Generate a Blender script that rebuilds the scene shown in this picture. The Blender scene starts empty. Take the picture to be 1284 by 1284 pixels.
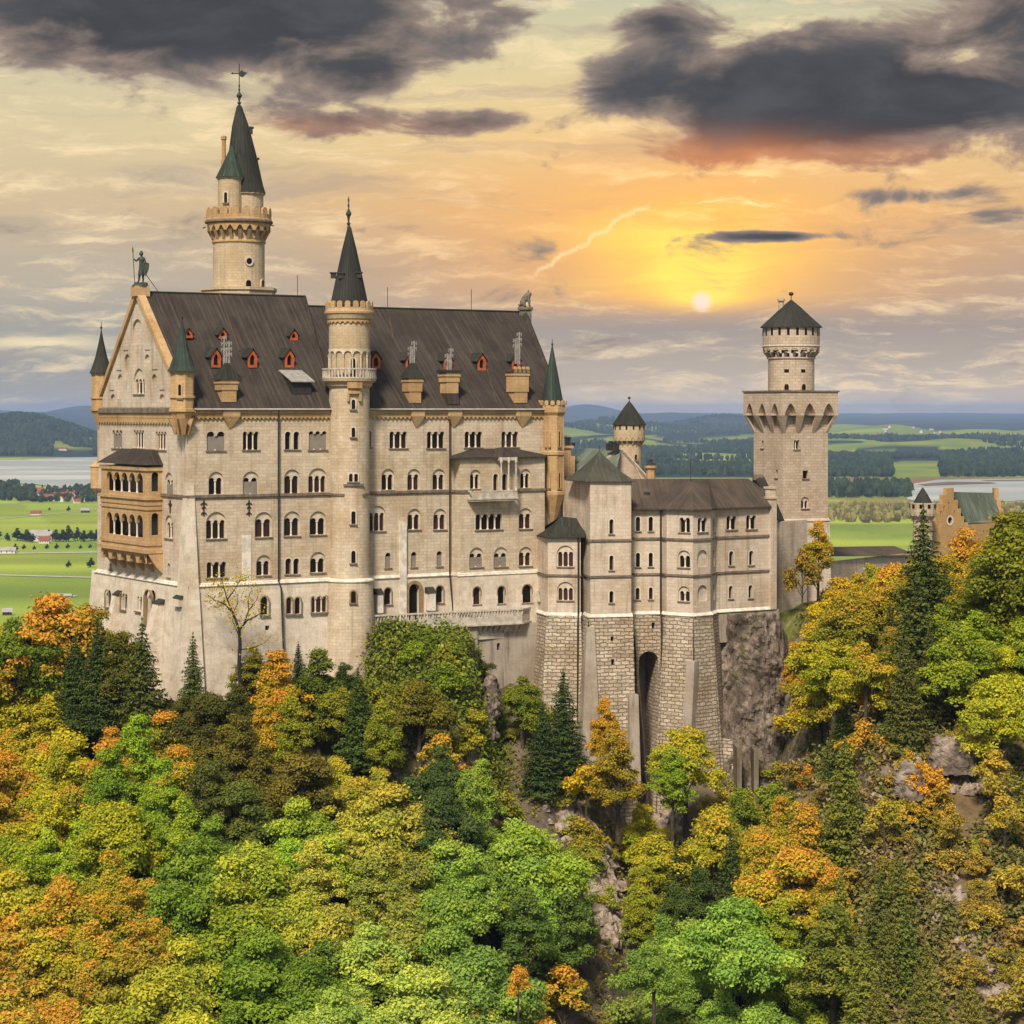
import bpy, math, random
import numpy as np
from mathutils import Vector
from mathutils.geometry import delaunay_2d_cdt
R = math.radians
SC = bpy.context.scene
COL = SC.collection

# ------------------------------------------------------------------ camera
F = 2800.0          # focal length in photo pixels (photo 1284 px wide)
CX, HY = 642.0, 514.0
cam_d = bpy.data.cameras.new('camera')
cam = bpy.data.objects.new('camera', cam_d); COL.objects.link(cam)
cam.location = (0, 0, 0); cam.rotation_euler = (R(90), 0, 0)
cam_d.sensor_width = 36; cam_d.sensor_fit = 'HORIZONTAL'
cam_d.lens = F / 1284 * 36
cam_d.shift_x = 0; cam_d.shift_y = -(642 - HY) / 1284
cam_d.clip_start = 0.5; cam_d.clip_end = 300000
SC.camera = cam

# ------------------------------------------------------------------ node helpers
class NT:
    def __init__(s, tree): s.t = tree
    def n(s, typ, ins=None, **kw):
        nd = s.t.nodes.new(typ)
        for k, v in kw.items(): setattr(nd, k, v)
        if ins:
            for k, v in ins.items(): s.put(nd.inputs[k], v)
        return nd
    def put(s, inp, v):
        if isinstance(v, bpy.types.NodeSocket): s.t.links.new(v, inp)
        elif isinstance(v, (tuple, list)) and len(v) == 3 and inp.type == 'RGBA': inp.default_value = (*v, 1)
        else: inp.default_value = v
    def m(s, op, a, b=0.0, c=0.0, clamp=False):
        nd = s.t.nodes.new('ShaderNodeMath'); nd.operation = op; nd.use_clamp = clamp
        s.put(nd.inputs[0], a); s.put(nd.inputs[1], b); s.put(nd.inputs[2], c)
        return nd.outputs[0]
    def mix(s, f, a, b, mode='MIX'):
        nd = s.t.nodes.new('ShaderNodeMix'); nd.data_type = 'RGBA'; nd.blend_type = mode
        s.put(nd.inputs[0], f); s.put(nd.inputs[6], a); s.put(nd.inputs[7], b)
        return nd.outputs[2]
    def ramp(s, f, stops, interp='LINEAR'):
        nd = s.t.nodes.new('ShaderNodeValToRGB'); cr = nd.color_ramp; cr.interpolation = interp
        while len(cr.elements) < len(stops): cr.elements.new(0.5)
        for e, (p, c) in zip(cr.elements, stops):
            e.position = p; e.color = (c, c, c, 1) if isinstance(c, (int, float)) else (*c, 1)
        s.put(nd.inputs[0], f); return nd.outputs[0]
    def ss(s, x, a, b):
        nd = s.t.nodes.new('ShaderNodeMapRange'); nd.interpolation_type = 'SMOOTHSTEP'
        s.put(nd.inputs[0], x); nd.inputs[1].default_value = a; nd.inputs[2].default_value = b
        return nd.outputs[0]
    def xyz(s, x, y, z=0.0):
        nd = s.t.nodes.new('ShaderNodeCombineXYZ')
        for i, v in enumerate((x, y, z)): s.put(nd.inputs[i], v)
        return nd.outputs[0]
    def noise(s, vec, scale, detail=4, rough=0.5, dist=0.0):
        nd = s.n('ShaderNodeTexNoise', {'Vector': vec, 'Scale': scale, 'Detail': detail, 'Roughness': rough, 'Distortion': dist})
        return nd.outputs[0]

# ------------------------------------------------------------------ sky (world)
SUN_AZ, SUN_EL = 194.0, 47.0     # lamp: high, warm, from behind the camera
wd = bpy.data.worlds.new('World'); SC.world = wd; wd.use_nodes = True
w = NT(wd.node_tree); wd.node_tree.nodes.clear()
tc = w.n('ShaderNodeTexCoord'); sep = w.n('ShaderNodeSeparateXYZ', {0: tc.outputs['Generated']})
X_, Y_, Z_ = sep.outputs
az = w.m('ARCTAN2', X_, Y_); el = w.m('ARCSINE', Z_)
def PA(px): return math.atan((px - CX) / F)
def PE(py): return math.atan((HY - py) / F)
u1 = w.m('MULTIPLY', az, 9.0); v1 = w.m('MULTIPLY', el, 24.0)
warp = w.noise(w.xyz(u1, v1, 3.1), 1.3, 5, 0.6)
streak = w.noise(w.xyz(w.m('MULTIPLY', az, 5.0), w.m('ADD', w.m('MULTIPLY', el, 60.0), w.m('MULTIPLY', warp, 1.6)), 0.0), 1.0, 6, 0.6)
fine = w.noise(w.xyz(w.m('MULTIPLY', az, 16.0), w.m('ADD', w.m('MULTIPLY', el, 95.0), w.m('MULTIPLY', warp, 2.2)), 5.0), 1.2, 7, 0.66)
eln = w.m('MULTIPLY', el, 1 / 0.2, clamp=True)                       # 0 horizon .. 1 just above the frame
base = w.ramp(eln, [(0.0, (.60, .50, .38)), (0.08, (.48, .40, .32)), (0.18, (.36, .30, .26)), (0.33, (.46, .33, .235)),
                    (0.45, (.66, .42, .205)), (0.6, (.76, .56, .27)), (0.8, (.66, .57, .33)), (1.0, (.42, .47, .38))])
lr = w.ss(az, PA(60), PA(760))                                      # cooler towards the left, low down
low = w.ss(el, PE(350), PE(455))
cool = w.m('MULTIPLY', w.m('SUBTRACT', 1.0, lr), low)
base = w.mix(w.m('MULTIPLY', w.m('SUBTRACT', 1.0, lr), .45), base, (.50, .49, .38))
base = w.mix(w.m('MULTIPLY', cool, .75), base, (.27, .275, .28))
def gauss(cx, cy, sx, sy, k=1.0):
    dx = w.m('MULTIPLY', w.m('SUBTRACT', az, PA(cx)), F / sx)
    dy = w.m('MULTIPLY', w.m('SUBTRACT', el, PE(cy)), F / sy)
    q = w.m('ADD', w.m('MULTIPLY', dx, dx), w.m('MULTIPLY', dy, dy))
    g = w.m('POWER', 2.718, w.m('MULTIPLY', q, -1.0))
    return w.m('MULTIPLY', g, k)
# pale streaks and dull bands of thin cloud
base = w.mix(w.m('MULTIPLY', w.ss(fine, .48, .70), .65), base, (.95, .74, .44))
base = w.mix(w.m('MULTIPLY', w.ss(streak, .50, .68), .55), base, (.35, .29, .25))
base = w.mix(w.m('MULTIPLY', w.m('MULTIPLY', w.ss(fine, .45, .62), gauss(1100, 480, 260, 32)), .7), base, (.95, .70, .42))
base = w.mix(w.m('MULTIPLY', w.m('MULTIPLY', w.ss(fine, .35, .5), gauss(50, 432, 90, 10)), .8), base, (.9, .74, .45))
base = w.mix(gauss(700, 505, 500, 22, .35), base, (.75, .58, .42))
# glow round the sun
sx_, sy_ = 880, 378
glow = w.m('ADD', gauss(sx_ - 20, 300, 330, 130, .75), gauss(sx_, 330, 120, 80, .55), clamp=True)
glow = w.m('MULTIPLY', glow, w.ss(el, PE(415), PE(365)))
glow = w.m('MULTIPLY', glow, w.m('ADD', .72, w.m('MULTIPLY', fine, .5)), clamp=True)
base = w.mix(glow, base, (.98, .46, .11))
core = w.m('MULTIPLY', w.m('ADD', gauss(870, 315, 125, 55, 1.0), gauss(sx_, 360, 50, 40, 1.0), clamp=True), w.ss(streak, .75, .35))
core = w.m('MULTIPLY', core, w.ss(el, PE(400), PE(372)))
base = w.mix(core, base, (1.15, .80, .13))
rays = w.m('MULTIPLY', w.ss(fine, .5, .66), gauss(890, 245, 110, 30, .9))
base = w.mix(rays, base, (1.2, .95, .45))
# contrail
ta = math.atan2(PE(255) - PE(350), PA(812) - PA(660))
dxl = w.m('SUBTRACT', az, PA(660)); dyl = w.m('SUBTRACT', el, PE(350))
along = w.m('ADD', w.m('MULTIPLY', dxl, math.cos(ta)), w.m('MULTIPLY', dyl, math.sin(ta)))
perp = w.m('SUBTRACT', w.m('MULTIPLY', dyl, math.cos(ta)), w.m('MULTIPLY', dxl, math.sin(ta)))
wob = w.m('MULTIPLY', w.m('SUBTRACT', w.noise(w.xyz(w.m('MULTIPLY', along, 90.0), 7.0, 0.0), 1.0, 3, .6), .5), .010)
perp = w.m('ABSOLUTE', w.m('ADD', perp, wob))
tr = w.m('MULTIPLY', w.ss(perp, .0017, .0001), w.m('MULTIPLY', w.ss(along, 0, .01), w.ss(along, .066, .060)))
base = w.mix(w.m('MULTIPLY', tr, .5), base, (1.0, .80, .42))
# heavy cloud masses
cn = w.noise(w.xyz(w.m('MULTIPLY', az, 20.0), w.m('MULTIPLY', el, 44.0), 1.7), 1.0, 8, .58, .35)
mass = gauss(250, 5, 320, 66, 1.4)
for a in [(120, 70, 130, 45, .55), (470, 100, 90, 34, .85), (610, 152, 85, 17, .8), (380, 150, 170, 22, .62), (330, 60, 150, 50, .5), (830, 30, 50, 24, .8),
          (960, 110, 180, 62, 1.15), (1180, 130, 180, 55, 1.1), (1000, 175, 190, 38, .75), (1260, 20, 160, 60, .9),
          (965, 298, 75, 7, 1.15), (1150, 250, 90, 10, .5), (780, 110, 70, 30, .5)]:
    mass = w.m('ADD', mass, gauss(*a))
# scattered cloud over the rest of the sky, outside the frame
rest = w.m('MULTIPLY', w.ss(w.noise(tc.outputs['Generated'], 3.0, 5, .6), .52, .66), w.ss(el, PE(-60), PE(-400)))
mass = w.m('ADD', mass, rest)
cl = w.m('ADD', w.m('MULTIPLY', mass, .62), w.m('MULTIPLY', w.m('SUBTRACT', cn, .5), 1.5))
cm = w.ss(cl, .14, .36)
thick = w.ss(cl, .20, .72)
ccol = w.mix(thick, (.33, .25, .20), (.052, .053, .060))
und = w.m('ADD', gauss(880, 200, 130, 30, .75), gauss(1110, 208, 190, 24, .45), clamp=True)
ccol = w.mix(w.m('ADD', und, gauss(380, 165, 200, 18, .3), clamp=True), ccol, (.70, .25, .08))
ccol = w.mix(w.m('MULTIPLY', w.ss(cn, .4, .7), .35), ccol, (.13, .135, .145))
full = w.mix(cm, base, ccol)
# the sun's disc behind thin cloud
dsk = w.m('SQRT', w.m('ADD', w.m('POWER', w.m('MULTIPLY', w.m('SUBTRACT', az, PA(880)), F), 2.0), w.m('POWER', w.m('MULTIPLY', w.m('SUBTRACT', el, PE(379)), F), 2.0)))
full = w.mix(w.m('MULTIPLY', w.ss(dsk, 17, 5), w.m('ADD', .55, w.m('MULTIPLY', fine, .6), clamp=True)), full, (.95, .74, .60))
# above and behind, the open sky carries the daylight (Nishita)
nish = w.n('ShaderNodeTexSky', sky_type='NISHITA'); nish.sun_disc = False
nish.sun_elevation = R(SUN_EL); nish.sun_rotation = R(SUN_AZ); nish.air_density = 1.2; nish.dust_density = 2.5; nish.altitude = 900
side = w.ss(w.m('ABSOLUTE', az), .45, 1.2)
up = w.m('MAXIMUM', w.ss(el, .24, .6), side)
vault = w.mix(.5, nish.outputs[0], (5.0, 4.7, 4.4))
fullx = w.mix(1.0, full, (10, 10, 10), 'MULTIPLY')
sky = w.mix(up, fullx, vault)
sky = w.mix(w.ss(el, -.002, -.03), sky, (2.0, 2.2, 1.6))
bg = w.n('ShaderNodeBackground', {'Color': sky, 'Strength': 0.1})
w.t.links.new(bg.outputs[0], w.n('ShaderNodeOutputWorld').inputs[0])

sl = bpy.data.lights.new('sun', 'SUN'); sl.energy = 4.6; sl.angle = R(9); sl.color = (1.0, .88, .72)
so = bpy.data.objects.new('sun', sl); COL.objects.link(so)
a_, e_ = R(SUN_AZ), R(SUN_EL)       # azimuth measured clockwise from +Y (the view direction)
sd = Vector((math.sin(a_) * math.cos(e_), math.cos(a_) * math.cos(e_), math.sin(e_)))
so.rotation_euler = sd.to_track_quat('Z', 'Y').to_euler(); so.location = sd * 500

SC.view_settings.view_transform = 'Standard'; SC.view_settings.look = 'None'
SC.view_settings.gamma = 1; SC.view_settings.exposure = 0.2
SC.render.engine = 'CYCLES'
cy = SC.cycles
cy.max_bounces = 5; cy.diffuse_bounces = 3; cy.glossy_bounces = 2; cy.transmission_bounces = 3; cy.volume_bounces = 0; cy.transparent_max_bounces = 4
cy.use_denoising = True
# ------------------------------------------------------------------ materials
def new_mat(name):
    m = bpy.data.materials.new(name); m.use_nodes = True; m.node_tree.nodes.clear()
    return m, NT(m.node_tree)
def finish(k, col, rough=.85, bump=None, bstr=.3, bdist=.05, metal=0.0, spec=.3):
    p = k.n('ShaderNodeBsdfPrincipled', {'Base Color': col, 'Roughness': rough, 'Metallic': metal, 'Specular IOR Level': spec})
    if bump is not None:
        b = k.n('ShaderNodeBump', {'Height': bump, 'Strength': bstr, 'Distance': bdist}); k.t.links.new(b.outputs[0], p.inputs['Normal'])
    k.t.links.new(p.outputs[0], k.n('ShaderNodeOutputMaterial').inputs[0])
    return p
def masonry(name, c1, c2, mortar, bw=.9, bh=.42, ms=.02, bstr=.25, bdist=.05, stain=(.55, .5, .42), stain_amt=.5, streak=.35, rough_n=0.0, blot=.0, blotc=(.2, .2, .2)):
    m, k = new_mat(name)
    uv = k.n('ShaderNodeUVMap').outputs[0]
    pos = k.n('ShaderNodeNewGeometry').outputs['Position']
    wv = uv
    if rough_n:
        nn = k.n('ShaderNodeTexNoise', {'Vector': uv, 'Scale': 1.3, 'Detail': 2})
        mx = k.n('ShaderNodeMix', data_type='RGBA', blend_type='LINEAR_LIGHT'); 
        k.put(mx.inputs[0], rough_n); k.put(mx.inputs[6], uv); k.put(mx.inputs[7], nn.outputs[1]); wv = mx.outputs[2]
    br = k.n('ShaderNodeTexBrick', {'Vector': wv, 'Color1': c1, 'Color2': c2, 'Mortar': mortar, 'Scale': 1.0, 'Mortar Size': ms, 'Mortar Smooth': .3, 'Bias': 0.0, 'Brick Width': bw, 'Row Height': bh})
    col = br.outputs[0]
    big = k.noise(pos, .16, 6, .6)
    col = k.mix(k.m('MULTIPLY', k.ss(big, .42, .68), stain_amt), col, k.mix(1.0, col, stain, 'MULTIPLY'))
    sp = k.n('ShaderNodeSeparateXYZ', {0: pos})
    sv = k.noise(k.xyz(k.m('MULTIPLY', sp.outputs[0], 1.1), k.m('MULTIPLY', sp.outputs[1], 1.1), k.m('MULTIPLY', sp.outputs[2], .09)), 1.0, 5, .65)
    col = k.mix(k.m('MULTIPLY', k.ss(sv, .5, .72), streak), col, k.mix(1.0, col, (.50, .46, .42), 'MULTIPLY'))
    col = k.mix(k.m('MULTIPLY', k.ss(sv, .46, .30), streak * .7), col, k.mix(1.0, col, (1.22, 1.17, 1.12), 'MULTIPLY'))
    if blot: col = k.mix(k.m('MULTIPLY', k.ss(k.noise(pos, .55, 6, .65), .5, .62), blot), col, blotc)
    fn = k.noise(pos, 5.0, 4, .6)
    col = k.mix(.35, col, k.mix(1.0, col, k.ramp(fn, [(.3, .6), (.7, 1.35)]), 'MULTIPLY'))
    h = k.m('ADD', k.m('MULTIPLY', br.outputs[1], -1.0), k.m('MULTIPLY', fn, .6))
    finish(k, col, .9, h, bstr, bdist, spec=.2)
    return m
def plain(name, c, rough=.7, var=.3, scale=2.0, metal=0.0, spec=.3, c2=None, bstr=.0):
    m, k = new_mat(name); pos = k.n('ShaderNodeNewGeometry').outputs['Position']
    n = k.noise(pos, scale, 5, .6)
    if c2 is None: c2 = tuple(x * (1 - var) for x in c)
    col = k.mix(k.ss(n, .38, .62), c, c2)
    finish(k, col, rough, n if bstr else None, bstr, .05, metal, spec)
    return m
def roofing(name, c1, c2, c3, seam=.62, amt=.6, spec=.12, rough=.8):
    m, k = new_mat(name); uv = k.n('ShaderNodeUVMap').outputs[0]; pos = k.n('ShaderNodeNewGeometry').outputs['Position']
    s = k.n('ShaderNodeSeparateXYZ', {0: uv}); u, v = s.outputs[0], s.outputs[1]
    fr = k.m('FRACT', k.m('DIVIDE', u, seam)); d = k.m('ABSOLUTE', k.m('SUBTRACT', fr, .5))
    line = k.ss(d, .42, .48)
    rowv = k.noise(k.xyz(k.m('FLOOR', k.m('DIVIDE', u, seam)), k.m('FLOOR', k.m('DIVIDE', v, 2.4)), 0.0), 3.3, 1, .5)
    stre = k.noise(k.xyz(k.m('MULTIPLY', u, 2.4), k.m('MULTIPLY', v, .07), 0.0), 1.0, 6, .7)
    big = k.noise(pos, .22, 5, .6)
    col = k.mix(k.ss(big, .35, .65), c1, c2)
    col = k.mix(k.m('MULTIPLY', k.ss(stre, .46, .72), amt), col, c3)
    col = k.mix(.4, col, k.mix(1.0, col, k.ramp(rowv, [(.3, .75), (.7, 1.25)]), 'MULTIPLY'))
    col = k.mix(k.m('MULTIPLY', line, .45), col, k.mix(1.0, col, (.45, .45, .45), 'MULTIPLY'))
    finish(k, col, rough, k.m('ADD', line, k.m('MULTIPLY', stre, .3)), .6, .08, spec=spec)
    return m
M = {}
M['wall'] = masonry('limestone_wall', (.575, .48, .36), (.475, .39, .285), (.38, .30, .21), 1.1, .46, .022, .3, stain=(.78, .69, .57), stain_amt=.7, streak=.5)
M['base'] = masonry('pale_render_base', (.66, .58, .48), (.58, .50, .40), (.50, .42, .33), 1.5, .7, .012, .2, stain=(.80, .74, .64), stain_amt=.7, streak=.38, blot=.45, blotc=(.36, .31, .22))
M['wing'] = masonry('smooth_ashlar', (.58, .49, .39), (.50, .415, .325), (.40, .32, .24), 1.2, .5, .018, .25, stain=(.74, .66, .55), stain_amt=.65, streak=.7)
M['rough'] = masonry('rock_faced_masonry', (.62, .53, .41), (.42, .345, .25), (.24, .185, .13), 1.25, .52, .07, 1.0, .3, stain=(.74, .64, .52), stain_amt=.8, streak=.45, rough_n=.22, blot=.45, blotc=(.22, .18, .125))
M['tower'] = masonry('tower_limestone', (.52, .42, .32), (.42, .33, .245), (.31, .235, .17), .95, .45, .028, .35, stain=(.78, .70, .60), stain_amt=.5, streak=.35)
M['gold'] = masonry('yellow_sandstone', (.50, .335, .17), (.43, .285, .145), (.34, .22, .115), .9, .45, .015, .2, stain=(.70, .60, .45), stain_amt=.6, streak=.5)
M['cream'] = masonry('cream_limestone', (.53, .42, .28), (.46, .36, .235), (.37, .29, .185), .8, .4, .02, .2, stain=(.72, .64, .5), stain_amt=.5, streak=.4)
M['concrete'] = masonry('grey_concrete', (.37, .32, .26), (.35, .30, .245), (.33, .28, .23), 3.0, 1.5, .01, .3, stain=(.66, .6, .52), stain_amt=.8, streak=.9, blot=.3, blotc=(.24, .20, .15))
M['brick'] = masonry('orange_brick', (.50, .32, .14), (.43, .265, .11), (.36, .24, .13), .6, .3, .02, .2, stain=(.75, .65, .5), stain_amt=.5, streak=.4)
M['trim'] = plain('pale_trim', (.60, .50, .38), .8, .25, 1.5)
M['ledge'] = plain('pale_lit_ledge', (.72, .65, .55), .8, .3, 1.0)  # paleness holds the light on sloped ledges; plain pale stone elsewhere
M['dtrim'] = plain('weathered_course_shaded_sill', (.20, .155, .115), .9, .4, 1.2)
M['column'] = plain('white_colonnette', (.66, .56, .44), .6, .15, 2.0)
M['bal'] = plain('grey_white_balustrade', (.52, .46, .38), .8, .3, 1.4)
M['pane'] = plain('dark_window_glass', (.007, .005, .004), .3, .3, .8, spec=.25)
M['pane2'] = plain('brown_window_glass', (.022, .013, .010), .25, .3, .8, spec=.3); M['pane3'] = plain('reddish_window_glass', (.050, .022, .018), .3, .4, .8, spec=.3)
M['shut'] = plain('grey_boards', (.235, .20, .165), .8, .15, .7)
M['bframe'] = plain('brown_wood_frame', (.30, .20, .10), .8, .3, 2.0)
M['orange'] = plain('red_orange_paint', (.47, .11, .035), .6, .3, 2.0)
M['iron'] = plain('dark_iron', (.035, .03, .028), .6, .3, 2.0)
M['bronze'] = plain('patina_bronze', (.022, .027, .021), .6, .5, 3.0, c2=(.045, .065, .045))
M['lstone'] = plain('weathered_lion_stone', (.16, .145, .11), .85, .5, 3.0, c2=(.08, .08, .06))
M['roof'] = roofing('dark_metal_roof', (.052, .042, .034), (.036, .029, .025), (.125, .10, .078), .75, .5)
M['croof'] = roofing('dark_cone_roof', (.040, .040, .033), (.028, .027, .023), (.06, .075, .055), .5, .5)
M['green'] = roofing('green_copper_roof', (.13, .155, .115), (.08, .095, .07), (.20, .25, .195), .6, .7)
M['bgreen'] = roofing('grey_green_roof', (.075, .072, .055), (.05, .048, .038), (.10, .12, .09), .7, .6)
M['teal'] = roofing('verdigris_cone_roof', (.045, .06, .047), (.03, .037, .03), (.075, .125, .10), .45, .7)
M['wroof'] = roofing('brown_standing_seam_roof', (.085, .064, .048), (.055, .043, .034), (.15, .12, .095), .8, .5)
M['gutter'] = plain('zinc_gutter', (.50, .48, .45), .5, .2, 1.0)
M['rust'] = plain('rusty_patch', (.23, .14, .07), .8, .3, 2.0)
M['potm'] = plain('grey_flue', (.33, .31, .28), .6, .3, 2.0)

# ------------------------------------------------------------------ mesh builder
def root_of(o):
    while o.parent: o = o.parent
    return o
class MB:
    def __init__(s): s.v = []; s.f = []; s.uv = []; s.mi = []; s.cur = 0; s.sm = []; s.smooth = False
    def face(s, pts, uv=None):
        i = len(s.v); s.v.extend([tuple(p) for p in pts]); s.f.append(tuple(range(i, i + len(pts)))); s.uv.append(uv); s.mi.append(s.cur); s.sm.append(s.smooth)
    def pieces(s, name, mats, parent=None):
        """one object for each separate piece"""
        par = list(range(len(s.f))); seen = {}
        def find(i):
            while par[i] != i: par[i] = par[par[i]]; i = par[i]
            return i
        for i, f in enumerate(s.f):
            for v in f:
                key = tuple(round(c, 3) for c in s.v[v])
                if key in seen: par[find(i)] = find(seen[key])
                else: seen[key] = i
        gr = {}
        for i in range(len(s.f)): gr.setdefault(find(i), []).append(i)
        out = []
        for L in gr.values():
            q = MB()
            for i in L: q.smooth = s.sm[i]; q.cur = s.mi[i]; q.face([s.v[v] for v in s.f[i]], s.uv[i])
            out.append(q.build(name, mats, parent))
        return out
    def build(s, name, mats, parent=None, label=None):
        me = bpy.data.meshes.new(name)
        org = Vector((0, 0, 0))
        if parent: org = root_of(parent).location
        V = np.array(s.v, dtype=float).reshape(-1, 3) - np.array(org)
        me.from_pydata(V.tolist(), [], s.f)
        if not isinstance(mats, (list, tuple)): mats = [mats]
        for m in mats: me.materials.append(M[m] if isinstance(m, str) else m)
        me.polygons.foreach_set('material_index', s.mi)
        uvl = me.uv_layers.new(name='UVMap'); data = []
        Z = Vector((0, 0, 1))
        for f, uv in zip(s.f, s.uv):
            if uv: data.extend([c for q in uv for c in q]); continue
            P = [Vector(s.v[i]) for i in f]
            n = Vector((0, 0, 0))
            for a in range(len(P)): n += (P[a] - P[0]).cross(P[(a + 1) % len(P)] - P[0])
            n = n.normalized() if n.length > 1e-12 else Z
            if abs(n.z) > .97: t = Vector((1, 0, 0)); b = Vector((0, 1, 0))
            else: t = Z.cross(n).normalized(); b = n.cross(t)
            for p in P: data.extend([p.dot(t), p.dot(b)])
        uvl.data.foreach_set('uv', data)
        me.polygons.foreach_set('use_smooth', s.sm)
        me.validate()
        o = bpy.data.objects.new(name, me); COL.objects.link(o)
        if parent: o.parent = parent
        if label: o['label'] = label
        return o
    # closed prism between two rings of equal length
    def loft(s, A, B, cap0=True, cap1=True, uvs=True):
        n = len(A)
        for i in range(n):
            j = (i + 1) % n; s.face([A[i], A[j], B[j], B[i]])
        if cap0: s.face(list(reversed(A)))
        if cap1: s.face(B)
    def box(s, fm, u0, u1, o0, o1, z0, z1):
        A = [fm.P(u0, o0, z0), fm.P(u0, o1, z0), fm.P(u1, o1, z0), fm.P(u1, o0, z0)]
        B = [fm.P(u0, o0, z1), fm.P(u0, o1, z1), fm.P(u1, o1, z1), fm.P(u1, o0, z1)]
        s.loft(A, B)
    def wbox(s, x0, x1, y0, y1, z0, z1):
        s.loft([(x0, y0, z0), (x1, y0, z0), (x1, y1, z0), (x0, y1, z0)], [(x0, y0, z1), (x1, y0, z1), (x1, y1, z1), (x0, y1, z1)])
    def lathe(s, cx, cy, prof, seg=28, a0=0.0, cap=True, uscale=None):
        rm = uscale or max(r for r, z in prof)
        vv = [0.0]
        for (r0, z0), (r1, z1) in zip(prof, prof[1:]): vv.append(vv[-1] + math.hypot(r1 - r0, z1 - z0))
        off = prof[0][1]
        for (r0, z0), (r1, z1), w0, w1 in zip(prof, prof[1:], vv, vv[1:]):
            for i in range(seg):
                a = a0 + 2 * math.pi * i / seg; b = a0 + 2 * math.pi * (i + 1) / seg
                p = [(cx + r0 * math.cos(a), cy + r0 * math.sin(a), z0), (cx + r0 * math.cos(b), cy + r0 * math.sin(b), z0),
                     (cx + r1 * math.cos(b), cy + r1 * math.sin(b), z1), (cx + r1 * math.cos(a), cy + r1 * math.sin(a), z1)]
                q = [(a * rm, off + w0), (b * rm, off + w0), (b * rm, off + w1), (a * rm, off + w1)]
                if r0 < 1e-4: p = [p[0], p[2], p[3]]; q = [q[0], q[2], q[3]]
                elif r1 < 1e-4: p = [p[0], p[1], p[2]]; q = q[:3]
                s.face(p, q)
        if cap:
            for r, z, fl in ((prof[0][0], prof[0][1], True), (prof[-1][0], prof[-1][1], False)):
                if r > 1e-3:
                    ring = [(cx + r * math.cos(a0 + 2 * math.pi * i / seg), cy + r * math.sin(a0 + 2 * math.pi * i / seg), z) for i in range(seg)]
                    s.face(list(reversed(ring)) if fl else ring)
    def tube(s, pts, rads, seg=6):
        pts = [Vector(p) for p in pts]; rings = []
        if not isinstance(rads, (list, tuple)): rads = [rads] * len(pts)
        for i, p in enumerate(pts):
            d = (pts[min(i + 1, len(pts) - 1)] - pts[max(i - 1, 0)]).normalized()
            a = d.cross(Vector((0, 0, 1)) if abs(d.z) < .9 else Vector((1, 0, 0))).normalized(); b = d.cross(a)
            rings.append([tuple(p + (a * math.cos(t) + b * math.sin(t)) * rads[i]) for t in [2 * math.pi * q / seg for q in range(seg)]])
        for A, B in zip(rings, rings[1:]): s.loft(A, B, False, False)
        s.face(list(reversed(rings[0]))); s.face(rings[-1])

class Fac:                       # a vertical wall plane given by two points (photo column, depth), left to right
    def __init__(s, a, b, world=False):
        A = Vector(a) if world else Vector(((a[0] - CX) * a[1] / F, a[1])); B = Vector(b) if world else Vector(((b[0] - CX) * b[1] / F, b[1]))
        s.A = A; s.L = (B - A).length; s.u = (B - A).normalized(); s.n = Vector((s.u.y, -s.u.x))
    def P(s, u, o, z): p = s.A + s.u * u + s.n * o; return (p.x, p.y, z)
    def U(s, px, o=0.0):         # where along this wall the photo's column px falls
        k = (px - CX) / F; B = s.A + s.n * o
        return (k * B.y - B.x) / (s.u.x - k * s.u.y)
    def Z(s, py, u, o=0.0): return (HY - py) * (s.A.y + s.u.y * u + s.n.y * o) / F
class Ring:
    def __init__(s, cx, cy, r): s.cx, s.cy, s.r = cx, cy, r; s.L = 2 * math.pi * r
    def P(s, u, o, z):
        a = u / s.r; return (s.cx + (s.r + o) * math.cos(a), s.cy + (s.r + o) * math.sin(a), z)
def WX(px, Y): return (px - CX) * Y / F
def WZ(py, Y): return (HY - py) * Y / F

def arcade(uc, w, zb, zt, n=1, gap=.22, seg=6, point=0.0):
    lw = (w - (n - 1) * gap) / n; r = lw / 2; h = r * (1 + point); zs = zt - h
    pts = [(uc - w / 2, zb), (uc + w / 2, zb)]
    for i in range(n - 1, -1, -1):
        c = uc - w / 2 + lw / 2 + i * (lw + gap)
        for k in range(seg + 1):
            a = math.pi * k / seg; pts.append((c + r * math.cos(a), zs + h * (math.sin(a) if not point else 1 - abs(math.cos(a)) ** 1.6)))
    return pts, zs, [uc - w / 2 + (i + 1) * lw + (i + .5) * gap for i in range(n - 1)]
def inside(p, poly):
    x, y = p; c = False; j = len(poly) - 1
    for i in range(len(poly)):
        xi, yi = poly[i]; xj, yj = poly[j]
        if (yi > y) != (yj > y) and x < (xj - xi) * (y - yi) / (yj - yi) + xi: c = not c
        j = i
    return c
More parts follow.
